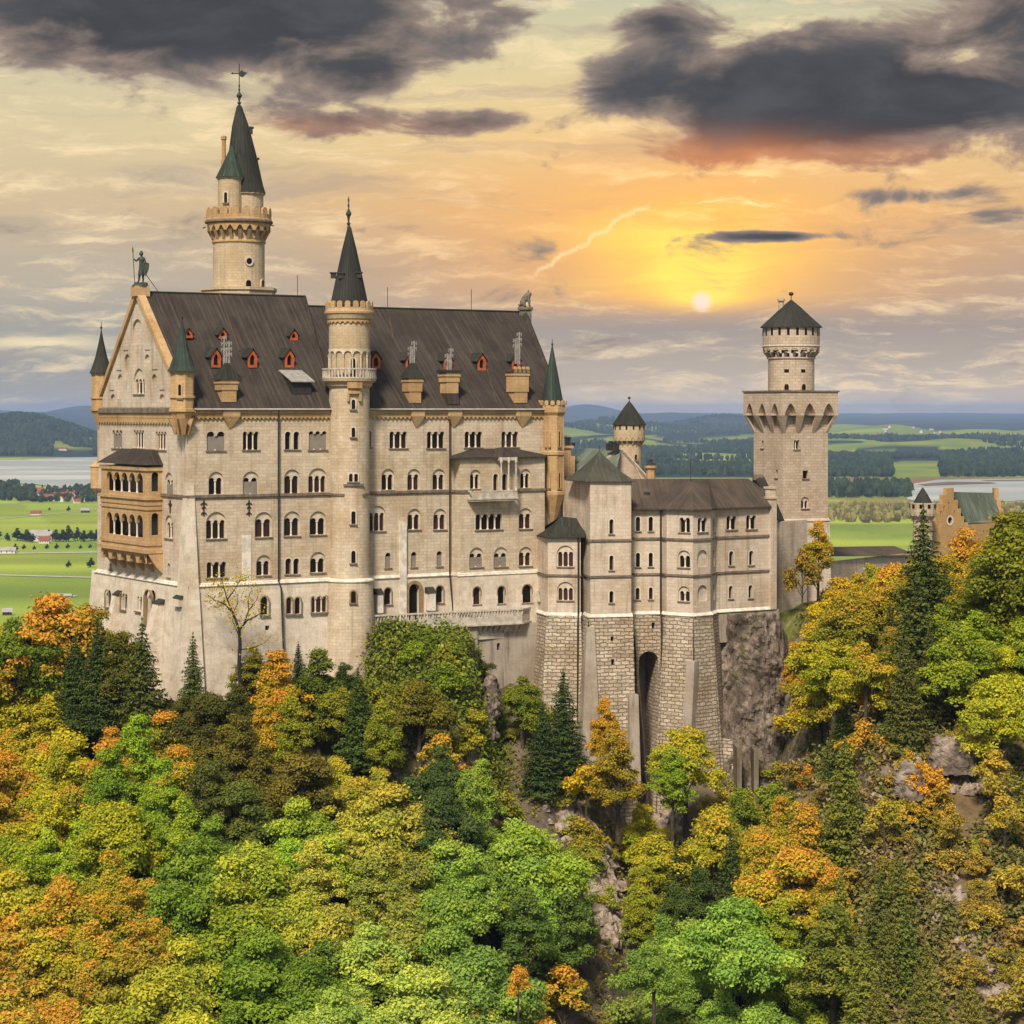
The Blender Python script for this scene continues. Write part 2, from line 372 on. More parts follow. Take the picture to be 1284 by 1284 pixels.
def panel(mb, fm, outline, holes, out=0.0, depth=.5, batter=0.0, ztop=0.0):
    verts = [Vector(p) for p in outline]; faces = [list(range(len(outline)))]
    for h in holes:
        i = len(verts); verts += [Vector(p) for p in h]; faces.append(list(range(i, i + len(h))))
    ov, oe, of, *_ = delaunay_2d_cdt(verts, [], faces, 1, 1e-5)
    fo = lambda z: out + (ztop - z) * batter
    for f in of:
        c = sum((ov[i] for i in f), Vector((0, 0))) / len(f)
        if not inside(c, outline) or any(inside(c, h) for h in holes): continue
        P = [ov[i] for i in f]
        if (P[1] - P[0]).cross(P[2] - P[0]) < 0: P.reverse()
        mb.face([fm.P(p.x, fo(p.y), p.y) for p in P], [(p.x, p.y) for p in P])
    for h in holes:
        for i in range(len(h)):
            a, b = h[i], h[(i + 1) % len(h)]
            mb.face([fm.P(a[0], fo(a[1]), a[1]), fm.P(b[0], fo(b[1]), b[1]), fm.P(b[0], fo(b[1]) - depth, b[1]), fm.P(a[0], fo(a[1]) - depth, a[1])])
def rect(u0, u1, z0, z1): return [(u0, z0), (u1, z0), (u1, z1), (u0, z1)]

def window(fm, px, yt, yb, wpx, n, kind, parent, out=0.0, hide=None, depth=.55, host=None, gapk=.16, trim='trim'):
    """kind: p arcade, a arcade under one blind arch, s boarded, as boarded under an arch, b brown frame, o blind niche, r rectangular
    returns the hole to cut in the wall; builds the window part (> pane)"""
    uc = fm.U(px, out); w_ = abs(fm.U(px + wpx / 2, out) - fm.U(px - wpx / 2, out)); zt = fm.Z(yt, uc, out); zb = fm.Z(yb, uc, out)
    gap = min(.3, max(.14, w_ * gapk / max(1, n - 1) * 1.3)) if n > 1 else 0
    st = host or MB()
    cols = []
    if kind in ('a', 'as'):
        hole, zs, _ = arcade(uc, w_ + .25, zb, zt, 1, seg=12)
        lt = zs + .30 * (w_ / 2)
        inner, zi, cols = arcade(uc, w_ - .12, zb + .02, lt, n, gap)
        panel(st, fm, hole, [inner], out - .24, .3)
        st.cur = 0
    elif kind == 'o':
        hole, zs, _ = arcade(uc, w_, zb, zt, 1, seg=12)
        panel(st, fm, hole, [], out - .3, .3); zi = zs
    elif kind == 'r':
        hole = rect(uc - w_ / 2, uc + w_ / 2, zb, zt); zi = zt
    else:
        hole, zi, cols = arcade(uc, w_, zb, zt, n, gap)
    # colonnettes
    for c in cols:
        fr = Fac.P
        x, y, _ = fm.P(c, out - .36, 0)
        r = min(.13, gap * .42)
        st.cur = 1
        st.lathe(x, y, [(r * 1.5, zb), (r * 1.5, zb + .12), (r, zb + .2), (r, zi - .22), (r * 1.7, zi - .04), (r * 1.7, zi + .03)], 8)
        st.cur = 0
    if kind != 'o' and n > 0:
        st.cur = 2
        st.box(fm, uc - w_ / 2 - .18, uc + w_ / 2 + .18, out - .05, out + .16, zb - .17, zb - .01)  # dark weathered sill; the shadow line below the window is painted into its colour
        st.cur = 0
    if kind == 'b':
        st.cur = 3; t = .16
        o2, _, _ = arcade(uc, w_ + 2 * t, zb - .01, zt + t, 1 if n == 1 else n, gap)
        panel(st, fm, o2, [hole], out + .05, .1); st.cur = 0
    elif kind == 'p' and n <= 1:
        st.cur = 1; t = .17
        o2, _, _ = arcade(uc, w_ + 2 * t, zb - .01, zt + t, 1)
        panel(st, fm, o2, [hole], out + .03, .08); st.cur = 0
    if host is None:
        wo = st.build('window', [trim, 'column', 'dtrim', 'bframe'], parent)
        pp = wo
    else: pp = parent
    if kind != 'o':
        pm = MB(); d = depth + .0
        if kind in ('s', 'as'):
            top = zi if kind == 's' else zi
            pm.box(fm, uc - w_ / 2 + .03, uc + w_ / 2 - .03, out - .27, out - .22, zb + .03, top - .1)
            pm.build('shutter', 'shut', pp)
            pm = MB()
        pm.box(fm, uc - w_ / 2 - .1, uc + w_ / 2 + .1, out - d - .09, out - d - .02, zb - .05, (zt if kind not in ('a', 'as') else lt) + .05)
        # glazing bars
        pm.build('pane' if host is None else 'window', random.Random(int(px * 7 + yt)).choice(['pane', 'pane', 'pane', 'pane2', 'pane2', 'pane3']), pp)
    return hole

def frame_window(ring, px, yt, yb, wpx, parent, round_=False, mat='trim'):
    """small window on a round shaft: the opening follows the tangent plane at photo column px"""
    k = (px - CX) / F
    a = k * k + 1; b = -2 * (k * ring.cx + ring.cy); c = ring.cx ** 2 + ring.cy ** 2 - ring.r ** 2
    Y = (-b - math.sqrt(max(0, b * b - 4 * a * c))) / (2 * a); X = k * Y
    n = Vector((X - ring.cx, Y - ring.cy)).normalized(); u = Vector((-n.y, n.x))
    if u.x < 0: u = -u
    A = Vector((X, Y)) - u * 5 ; fm = Fac((A.x, A.y), (A.x + u.x * 10, A.y + u.y * 10), world=True)
    w_ = wpx * Y / F / max(.35, abs(u.x)); zt, zb = WZ(yt, Y), WZ(yb, Y)
    if round_:
        zc = (zt + zb) / 2; r = (zt - zb) / 2
        hole = [(5 + r * math.cos(t), zc + r * math.sin(t)) for t in [2 * math.pi * i / 16 for i in range(16)]]
        o2 = [(5 + r * 1.5 * math.cos(t), zc + r * 1.5 * math.sin(t)) for t in [2 * math.pi * i / 16 for i in range(16)]]
    else:
        hole, _, _ = arcade(5, w_, zb, zt, 1); o2, _, _ = arcade(5, w_ + .36, zb - .02, zt + .18, 1)
    st = MB(); panel(st, fm, o2, [hole], .14, .3)
    if not round_:
        st.cur = 1; st.box(fm, 5 - w_ / 2 - .25, 5 + w_ / 2 + .25, -.1, .24, zb - .2, zb - .021); st.cur = 0  # same dark sill, shadow line painted in
    # edge of the surround
    for i in range(len(o2)):
        p, q = o2[i], o2[(i + 1) % len(o2)]
        st.face([fm.P(p[0], .14, p[1]), fm.P(p[0], -.2, p[1]), fm.P(q[0], -.2, q[1]), fm.P(q[0], .14, q[1])])
    wo = st.build('window', [mat, 'dtrim'], parent)
    pm = MB(); pm.face([fm.P(p[0], .03, p[1]) for p in hole]); 
    pm.build('pane', 'pane', wo)
    return wo

def scallops(mb, fm, s0, s1, n, zlow, ztop, o, th=.25, seg=6, pier=.18, pointed=False):
    """a band whose lower edge is a row of small arches"""
    L = (s1 - s0) / n; r = L * (1 - pier) / 2
    for i in range(n):
        c = s0 + (i + .5) * L
        xs = [c - L / 2, c - r] + [c - r * math.cos(math.pi * k / seg) for k in range(1, seg)] + [c + r, c + L / 2]
        def zz(x):
            d = abs(x - c)
            if d >= r - 1e-6: return zlow
            h = math.sqrt(max(0, r * r - d * d)) if not pointed else 1.5 * r * (1 - (d / r) ** 1.6)
            return min(ztop - .05, zlow + max(.02, h))
        zs = [zz(x) for x in xs]; zs[1] = zlow; zs[-2] = zlow
        # vertical jambs are made by the first/last arc samples
        for a, b, za, zb in zip(xs, xs[1:], zs, zs[1:]):
            mb.face([fm.P(a, o, za), fm.P(b, o, zb), fm.P(b, o, ztop), fm.P(a, o, ztop)])
            mb.face([fm.P(a, o, za), fm.P(a, o - th, za), fm.P(b, o - th, zb), fm.P(b, o, zb)])
        mb.face([fm.P(xs[0], o, ztop), fm.P(xs[-1], o, ztop), fm.P(xs[-1], o - th, ztop), fm.P(xs[0], o - th, ztop)])
def corbels(mb, fm, s0, s1, n, z0, z1, o, wid, o_in=0.0, shift=True):
    """brackets that grow outwards from the wall at z0 to o at z1"""
    L = (s1 - s0) / n
    for i in range(n + (1 if shift else 0)):
        c = s0 + i * L if shift else s0 + (i + .5) * L
        zm = (z0 + z1) / 2
        for za, zb, oa, ob in ((z0, zm, .05, (o - o_in) * .5), (zm, z1, (o - o_in) * .5, o - o_in)):
            A = [fm.P(c - wid / 2, o_in - .1, za), fm.P(c - wid / 2, o_in + oa, za), fm.P(c + wid / 2, o_in + oa, za), fm.P(c + wid / 2, o_in - .1, za)]
            B = [fm.P(c - wid / 2, o_in - .1, zb), fm.P(c - wid / 2, o_in + ob, zb), fm.P(c + wid / 2, o_in + ob, zb), fm.P(c + wid / 2, o_in - .1, zb)]
            mb.loft(A, B)
def merlons(mb, fm, s0, s1, n, z0, z1, o, th=.3, fill=.62, rnd=True):
    L = (s1 - s0) / n
    for i in range(n):
        c = s0 + (i + .5) * L; w2 = L * fill / 2
        prof = [(c - w2, z0), (c + w2, z0)] + ([(c + w2 * math.cos(math.pi * k / 6), z1 - w2 * .8 + w2 * .8 * math.sin(math.pi * k / 6)) for k in range(7)] if rnd else [(c + w2, z1), (c - w2, z1)])
        mb.loft([fm.P(a, o, z) for a, z in prof], [fm.P(a, o - th, z) for a, z in prof])
def ringband(mb, cx, cy, r0, r1, z0, z1, seg=28, a0=0.0): mb.lathe(cx, cy, [(r0, z0), (r1, z0), (r1, z1), (r0, z1)], seg, a0, cap=False)

def thing(name, label, cat, loc, group=None, kind=None):
    o = bpy.data.objects.new(name, None); COL.objects.link(o); o.location = loc; o.empty_display_size = 1
    if label: o['label'] = label; o['category'] = cat
    if group: o['group'] = group
    if kind: o['kind'] = kind
    return o
def tag(o, label=None, cat=None, group=None, kind=None):
    if label: o['label'] = label
    if cat: o['category'] = cat
    if group: o['group'] = group
    if kind: o['kind'] = kind
    return o
def finial(mb, cx, cy, z0, z1, k=1.0):
    h = z1 - z0
    mb.lathe(cx, cy, [(.28 * k, z0), (.13 * k, z0 + h * .08), (.3 * k, z0 + h * .14), (.11 * k, z0 + h * .2), (.2 * k, z0 + h * .34), (.42 * k, z0 + h * .45), (.2 * k, z0 + h * .56),
                      (.07 * k, z0 + h * .62), (.15 * k, z0 + h * .72), (.06 * k, z0 + h * .78), (.13 * k, z0 + h * .88), (.02 * k, z1)], 8)
# =================================================================== THE PALACE
fac = Fac((236, 300), (700, 331.2))                 # long front
gab = Fac((122, 327.8), (236, 300))                 # gable end, far corner to near corner
pal = thing('palace', 'long pale limestone palace with steep dark roof and rows of round arched windows', 'palace', (fac.A.x, fac.A.y, -34))
ZE = .2; RZ1, RZ2 = 16.6, 15.2
def fz(py, px, o=0.0): return fac.Z(py, fac.U(px, o), o)
ZL = -23.5                                          # white ledge level
ZS = -11.6                                          # dark string course level
holes = []
WIN_A = [(270.7, 541, 565, 23, 2, 's'), (314.6, 541, 564, 20, 3, 'p'), (361, 541, 563.5, 7.5, 1, 'p'), (371.8, 541, 563.5, 7.5, 1, 'p'), (398.5, 540.5, 564, 22.5, 3, 's'),
  (271, 591.5, 620, 17, 2, 'a'), (314.6, 591, 620, 18, 2, 'as'), (366.3, 588.5, 619, 18, 2, 'a'), (398.5, 587, 617.5, 22, 3, 'a'),
  (271.3, 642, 675.5, 24, 3, 'a'), (330.5, 642, 673.5, 20, 2, 'a'), (366.3, 641, 672, 19, 2, 'a'), (398.7, 641, 670.5, 19, 2, 'a'),
  (271.6, 704.5, 724.5, 24.5, 3, 'p'), (330.5, 696, 721.5, 16.5, 2, 'a'), (361.5, 700, 720, 7.5, 1, 'p'), (371.6, 700, 720, 7.5, 1, 'p'), (398.7, 692, 718, 18, 2, 'a'),
  (463.5, 540, 561, 4, 1, 'p'),
  (499.5, 541, 562, 22, 3, 'p'), (546.5, 541, 562, 22, 3, 'p'), (593.8, 541, 561, 22, 3, 'p'), (639.5, 541, 560.5, 21, 3, 'p'),
  (486.6, 588, 614.5, 14.5, 2, 'a'), (519, 588, 614.5, 14.5, 2, 'a'), (550.5, 588, 614, 14.5, 2, 'a'),
  (473, 634, 666, 20, 3, 'a'), (519.4, 638, 664, 15, 2, 'a'), (551.7, 638, 664, 15, 2, 'a'),
  (486.6, 693, 712, 7, 1, 's'), (519, 692, 711, 7, 1, 's'), (551, 691, 710, 7, 1, 's')]
for wd_ in WIN_A: holes.append(window(fac, *wd_, pal))
uR = fac.U(703); 
mb = MB(); panel(mb, fac, rect(0, uR, ZL, ZE), holes); mb.build('wall', 'wall', pal)
# lower, battered base left of the stair tower, then the plain ground floor behind the terrace
LOW = [(332, 748, 771, 10, 1, 'b'), (363, 749, 770, 8, 1, 'b'), (373.6, 749, 770, 8, 1, 'b'), (400.6, 748, 768, 20, 3, 'b')]
h2 = []
for wd_ in LOW: h2.append(window(fac, *wd_, pal, out=.75))
h2.append(rect(fac.U(330), fac.U(335.5), fz(790, 332), fz(784, 332)))
mb = MB(); panel(mb, fac, rect(-.6, fac.U(450), -46, ZL), h2, out=.35, batter=.045, ztop=ZL, depth=.9); mb.build('wall', 'base', pal)
LOW2 = [(486.5, 737, 758, 9.5, 1, 'b'), (551.5, 734.5, 756, 9.5, 1, 'b')]
h2 = [window(fac, *wd_, pal, out=.15) for wd_ in LOW2]
ud = fac.U(518.5); dh, zs_, _ = arcade(ud, 1.75, -31.6, fz(732, 518), 1, seg=10); h2.append(dh)
mb = MB(); panel(mb, fac, rect(fac.U(450), fac.U(700), -33, ZL), h2, out=.15, depth=.7); mb.build('wall', 'base', pal)
mb = MB(); ring2, _, _ = arcade(ud, 2.9, -31.6, fz(731, 518) + .35, 1, seg=10); panel(mb, fac, ring2, [dh], .30, .25); 
for i in range(len(ring2)):
    p, q = ring2[i], ring2[(i + 1) % len(ring2)]; mb.face([fac.P(p[0], .30, p[1]), fac.P(p[0], .1, p[1]), fac.P(q[0], .1, q[1]), fac.P(q[0], .30, q[1])])
do = mb.build('door', 'bframe', pal)
mb = MB(); mb.box(fac, ud - 1.2, ud + 1.2, -.75, -.6, -31.7, -25.4); mb.build('door_panel', 'pane', do)
# sloping white ledge
mb = MB()
def ledge(mb, fm, u0, u1, z, o, h=.42, o0=0.0):
    A = [fm.P(u0, o0 - .1, z - h), fm.P(u0, o0 + o, z - h), fm.P(u0, o0 + o, z - h * .75), fm.P(u0, o0 - .1, z + h * .3)]
    B = [fm.P(u1, o0 - .1, z - h), fm.P(u1, o0 + o, z - h), fm.P(u1, o0 + o, z - h * .75), fm.P(u1, o0 - .1, z + h * .3)]
    mb.loft(list(reversed(A)), list(reversed(B)))
ledge(mb, fac, -.4, fac.U(452), ZL + .1, .55); ledge(mb, fac, fac.U(452), fac.U(577), ZL + .1, .34)
mb.pieces('base_ledge', 'ledge', pal)
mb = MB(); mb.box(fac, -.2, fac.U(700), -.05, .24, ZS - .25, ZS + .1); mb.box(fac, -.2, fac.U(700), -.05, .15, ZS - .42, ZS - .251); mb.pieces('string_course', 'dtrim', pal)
# eaves: arch frieze and cornice
mb = MB()
u_a, u_b = fac.U(243), fac.U(413); scallops(mb, fac, u_a, u_b, 32, -1.25, -.55, .28, .3, 4, .3)
u_c, u_d = fac.U(463), fac.U(690); scallops(mb, fac, u_c, u_d, 43, -1.25, -.55, .28, .3, 4, .3)
mb.box(fac, 0, uR, -.02, .42, -.55, .0); mb.build('cornice', 'gold', pal)
mb = MB(); mb.box(fac, .6, fac.U(419), .5, .85, .02, .22); mb.box(fac, fac.U(460), fac.U(684), .5, .85, .02, .22); mb.build('gutter', 'gutter', pal)

# gable wall
gh = []
GW = [(147, 539, 562, 12.5, 3, 's'), (174, 539, 562, 13, 4, 'p'), (201.8, 541, 564, 13.5, 4, 'p'),
      (211.8, 592.5, 621, 9, 2, 'as'), (211.8, 646, 675, 9, 2, 'a'), (211.8, 706, 724, 3.2, 1, 'p'),
      (139, 706, 714, 3, 1, 'p')]
for g in GW: gh.append(window(gab, *g, pal))
LG = gab.L
mb = MB(); panel(mb, gab, rect(0, LG, ZL, ZE + .2), gh); mb.build('wall', 'wing', pal)
gl = []
for g in [(134.3, 740, 761, 5.5, 1, 'b'), (154, 744.5, 764.5, 6.5, 2, 'b'), (172.5, 748, 766.5, 6, 2, 'p')]: gl.append(window(gab, *g, pal, out=.9))
ua = gab.U(188, .9); ah, _, _ = arcade(ua, 2.3, gab.Z(783, ua, .9), gab.Z(740, ua, .9), 1, seg=10); gl.append(ah)
mb = MB(); panel(mb, gab, rect(-1.2, LG + .8, -46, ZL), gl, out=.35, batter=.085, ztop=ZL, depth=1.2); mb.build('wall', 'base', pal)
mb = MB(); ar2, _, _ = arcade(ua, 3.2, gab.Z(785, ua, .9), gab.Z(738.5, ua, .9), 1, seg=10); panel(mb, gab, ar2, [ah], 1.25, .4)
ad = mb.build('arched_opening', 'bframe', pal); mb = MB(); mb.box(gab, ua - 1.3, ua + 1.3, -.3, .1, gab.Z(784, ua), gab.Z(739, ua)); mb.build('pane', 'pane', ad)
mb = MB(); ledge(mb, gab, 0, LG + .3, ZL + .1, .55); mb.pieces('base_ledge', 'ledge', pal)
mb = MB(); mb.box(gab, gab.U(202), LG + .24, -.05, .24, ZS - .25, ZS + .1); mb.box(gab, -.1, gab.U(127), -.05, .24, ZS - .25, ZS + .1); mb.pieces('string_course', 'dtrim', pal)
mb = MB(); n_ = 30
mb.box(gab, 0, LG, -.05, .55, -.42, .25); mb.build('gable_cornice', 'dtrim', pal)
mb = MB(); scallops(mb, gab, 1.0, LG - 1.6, n_, -2.0, -1.1, .25, .3, 4, .45); mb.box(gab, 0, LG, -.04, .3, -1.1, -.44); mb.build('cornice', 'gold', pal)
# gable triangle
APX = LG * .5
ua_ = gab.U(173); APX = ua_
SL = (RZ1) / APX; SR = RZ1 / (LG - APX)
tri = [(.5, .25), (LG - .5, .25), (APX, RZ1 - .4)]
th_ = []
def niche(px, yt, yb, w):
    th_.append(window(gab, px, yt, yb, w, 1, 'o', pal, out=0, trim='wing'))
uw = gab.U(174)
th_.append(window(gab, 174.3, 462, 494, 13, 3, 'a', pal, out=0))
for q in [(172, 400, 432, 13), (159.5, 444, 476, 6.5), (184.5, 444, 455, 6.5), (150.5, 469, 500, 6.5), (193.5, 469, 480, 6.5), (141.5, 494, 508, 6.5), (203, 494, 505, 6.5)]: niche(*q)
mb = MB(); panel(mb, gab, tri, th_, out=0, depth=.4); mb.build('gable', 'wing', pal)
mb = MB()
for px, y in [(158, 439), (185, 438.5), (149.5, 464), (194.5, 463), (140.5, 489), (203.5, 488.5)]:
    u = gab.U(px); z = gab.Z(y, u); mb.box(gab, u - .85, u + .85, 0, .08, z - .06, z + .02)
mb.pieces('label_mould', 'dtrim', pal)
mb = MB()                                           # verge copings
for (u0, z0), (u1, z1) in (((-.9, -.3), (APX, RZ1 + .55)), ((LG + .9, -.3), (APX, RZ1 + .55))):
    d = Vector((u1 - u0, z1 - z0)).normalized(); nrm = Vector((-d.y, d.x)) * (-1 if u0 > 1 else 1)
    a = [(u0, z0), (u1, z1), (u1, z1 - 1.15), (u0 - nrm.x * .4, z0 - nrm.y * .6)]
    if u0 > 1: a = list(reversed(a))
    mb.loft([gab.P(p[0], -.7, p[1]) for p in a], [gab.P(p[0], .45, p[1]) for p in a])
mb.build('gable_coping', 'gold', pal)
# statue plinth
rx, ry, _ = gab.P(APX, -.3, 0)
mb = MB(); mb.box(gab, APX - 1.0, APX + 1.0, -1.4, .7, RZ1 - .6, RZ1 + .85); mb.build('plinth', 'gold', pal)
# rear and right end walls, seen only from the side
Bk0 = Vector(gab.P(0, 0, 0)); Bk1 = Vector(fac.P(61.5, -32.5, 0)); Fr1 = Vector(fac.P(uR, 0, 0))
mb = MB()
for a, b in ((Bk1, Bk0), (Fr1, Bk1)):
    mb.face([(a.x, a.y, -36), (b.x, b.y, -36), (b.x, b.y, ZE), (a.x, a.y, ZE)])
mb.build('wall', 'wing', pal)

# roofs
def rid(px, z, v=16.4):
    k = (px - CX) / F; B = fac.A - fac.n * v; u = (k * B.y - B.x) / (fac.u.x - k * fac.u.y); return Vector(fac.P(u, -v, z))
R0 = Vector(gab.P(APX, .35, RZ1)); R1 = rid(382, RZ1); Q1 = rid(381, RZ2); Q2 = rid(656, RZ2)
def ev(px, o=.7, z=0.05): return Vector(fac.P(fac.U(px, o), o, z))
E0 = Vector(fac.P(-.3, .7, .05)); E1 = ev(420); E2 = ev(705)
def back(u, z=.05): return Vector(fac.P(u, -33.0, z))
def quad(mb, a, b, c, d, n=10):
    for i in range(n):
        t0, t1 = i / n, (i + 1) / n
        mb.face([a.lerp(b, t0), a.lerp(b, t1), d.lerp(c, t1), d.lerp(c, t0)])
mb = MB(); quad(mb, E0, E1, R1, R0); quad(mb, back(29), back(-.3), R0, R1)
quad(mb, E1 - Vector((0, 0, 2.0)), E1, R1, R1 - Vector((0, 0, 2.2)), 1)
mb.face([R1, E1, back(29)])
pr1 = mb.build('roof', 'roof', pal)
mb = MB(); D2 = Vector((0, 0, 0))
E1b = ev(400); quad(mb, E1b, E2, Q2, Q1, 12); quad(mb, back(64), back(22), Q1, Q2)
pr2 = mb.build('roof', 'roof', pal)
mb = MB(); mb.face([Q2, E2, back(64)]); mb.build('gable', 'wing', pal)
mb = MB(); e = Vector((.5, .3, .0))
mb.tube([E2 + Vector((.1, 0, .2)), Q2 + Vector((.1, 0, .25))], [.42, .42], 4); mb.tube([back(64), Q2 + Vector((.1, 0, .2))], .42, 4)
mb.tube([E1 + Vector((0, 0, .12)), R1 + Vector((0, 0, .1))], .2, 4); mb.pieces('verge_flashing', 'roof', pal)
mb = MB(); mb.tube([R0 + Vector((0, 0, .05)), R1 + Vector((0, 0, .05))], .18, 6); mb.tube([Q1 + Vector((0, 0, .05)), Q2 + Vector((0, 0, .05))], .18, 6); mb.pieces('ridge_cap', 'croof', pal)
mb = MB()                                           # lightning rods
for px, yt in ((373, 345), (486, 360), (591, 363)):
    Rr = rid(px, RZ1 if px < 382 else RZ2); mb.tube([Rr, (Rr.x, Rr.y, WZ(yt, Rr.y))], .045, 4)
mb.pieces('lightning_rod', 'iron', pal)
# stack of the lion plinth, right ridge end
mb = MB(); cx_, cy_ = Q2.x + .4, Q2.y; mb.wbox(cx_ - 1.0, cx_ + .9, cy_ - .9, cy_ + .9, RZ2 - 2.2, RZ2 + .35); mb.wbox(cx_ - 1.25, cx_ + 1.15, cy_ - 1.15, cy_ + 1.15, RZ2 + .35, RZ2 + .75); mb.build('plinth', 'lstone', pal)

kroof = (RZ1 - .05) / 17.1
def on_roof(px, py, right=False):
    """point where the sight line through (px, py) meets the front roof slope"""
    kk = ((RZ2 if right else RZ1) - .05) / 17.1
    d = Vector(((px - CX) / F, 1.0)); dz = (HY - py) / F
    # v = distance inwards from the eave line (offset .7)
    A = fac.A + fac.n * .7; inn = -fac.n
    # (t*d - A).inn * kk + .05 = t*dz
    t = (.05 - A.dot(inn) * kk) / (dz - d.dot(inn) * kk)
    p = d * t; return Vector((p.x, p.y, t * dz)), kk
def dormer(px, yt, yb, wpx, right, small=False):
    P, kk = on_roof(px, yb, right); Y = P.y
    w2 = wpx * Y / F / fac.u.x / 2; h = (yb - yt) * Y / F; hw = h * (.62 if not small else .5)
    fm = Fac((P.x, P.y), (P.x + fac.u.x, P.y + fac.u.y), world=True); z0 = P.z - .1
    prof = [(-w2, z0), (w2, z0), (w2, z0 + hw), (0, z0 + h), (-w2, z0 + hw)]
    ar, _, _ = arcade(0, w2 * 1.0, z0 + .35, z0 + hw + .25, 1, point=.5)
    d = MB(); panel(d, fm, prof, [ar], .15, .35)
    for i in range(5):
        p, q = prof[i], prof[(i + 1) % 5]; d.face([fm.P(p[0], .15, p[1]), fm.P(p[0], -.1, p[1]), fm.P(q[0], -.1, q[1]), fm.P(q[0], .15, q[1])])
    do_ = d.build('dormer', 'orange', pal)
    b = MB(); back_ = h / kk + .2
    for (a0, b0), (a1, b1) in (((-w2, z0), (-w2, z0 + hw)), ((w2, z0), (w2, z0 + hw))): b.face([fm.P(a0, .1, b0), fm.P(a1, .1, b1), fm.P(a1, -back_, b1), fm.P(a0, -back_, b0)])
    for sg in (-1, 1):
        o = .25; A = [fm.P(sg * (w2 + o), .35, z0 + hw - o * .9), fm.P(0, .35, z0 + h + .12), fm.P(0, -back_ * 1.1, z0 + h + .12), fm.P(sg * (w2 + o), -back_ * 1.1, z0 + hw - o * .9)]
        B = [(x, y, z + .1) for x, y, z in A]; b.loft(A, B)
    b.build('dormer_roof', 'croof', do_)
    p_ = MB(); p_.box(fm, -w2 * .8, w2 * .8, -.35, -.2, z0 + .1, z0 + h * .8); p_.build('pane', 'pane', do_)
for px, yt, yb in ((270.5, 436, 460), (316, 437, 460), (362.5, 437, 460)): dormer(px, yt, yb, 11, False)
for px, yt, yb in ((236, 412, 423), (279, 411, 424), (368, 412.5, 426)): dormer(px, yt, yb, 9.5, False, True)
for px, yt, yb in ((471, 441, 461.5), (513.5, 442, 462), (561, 443, 462), (603.5, 443, 463.5), (646.5, 444, 462)): dormer(px, yt, yb, 10.5, True)
# shed dormer
P, kk = on_roof(379, 495); fm = Fac((P.x, P.y), (P.x + fac.u.x, P.y + fac.u.y), world=True)
mb = MB(); A = [fm.P(-1.6, 0, P.z - .4), fm.P(1.4, 0, P.z - .4), fm.P(1.4, -3.2, P.z + 3), fm.P(-1.6, -3.2, P.z + 3)]; B = [fm.P(-1.6, 0, P.z + 1.9), fm.P(1.4, 0, P.z + 1.9), fm.P(1.4, -3.2, P.z + 3.2), fm.P(-1.6, -3.2, P.z + 3.2)]
mb.loft(A, B); sd_ = mb.build('dormer', 'iron', pal)
mb = MB(); A = [fm.P(-1.9, .5, P.z + 1.75), fm.P(1.7, .5, P.z + 1.75), fm.P(1.7, -3.6, P.z + 3.35), fm.P(-1.9, -3.6, P.z + 3.35)]; mb.loft(A, [(x, y, z + .15) for x, y, z in A]); mb.build('dormer_roof', 'potm', sd_)
# pale streaks of flashing on the roof
mb = MB()
for (xa, ya), (xb, yb), rt in (((275, 369), (300, 440), 0), ((486, 389), (493, 425), 1), ((600, 425), (622, 505), 1)):
    Pa, _ = on_roof(xa, ya, rt); Pb, _ = on_roof(xb, yb, rt); s_ = fac.u.to_3d() * .1; up_ = Vector((0, 0, .08)) + fac.n.to_3d() * .08
    mb.face([Pa - s_ + up_, Pb - s_ + up_, Pb + s_ + up_, Pa + s_ + up_])
mb.pieces('flashing', 'wroof', pal)

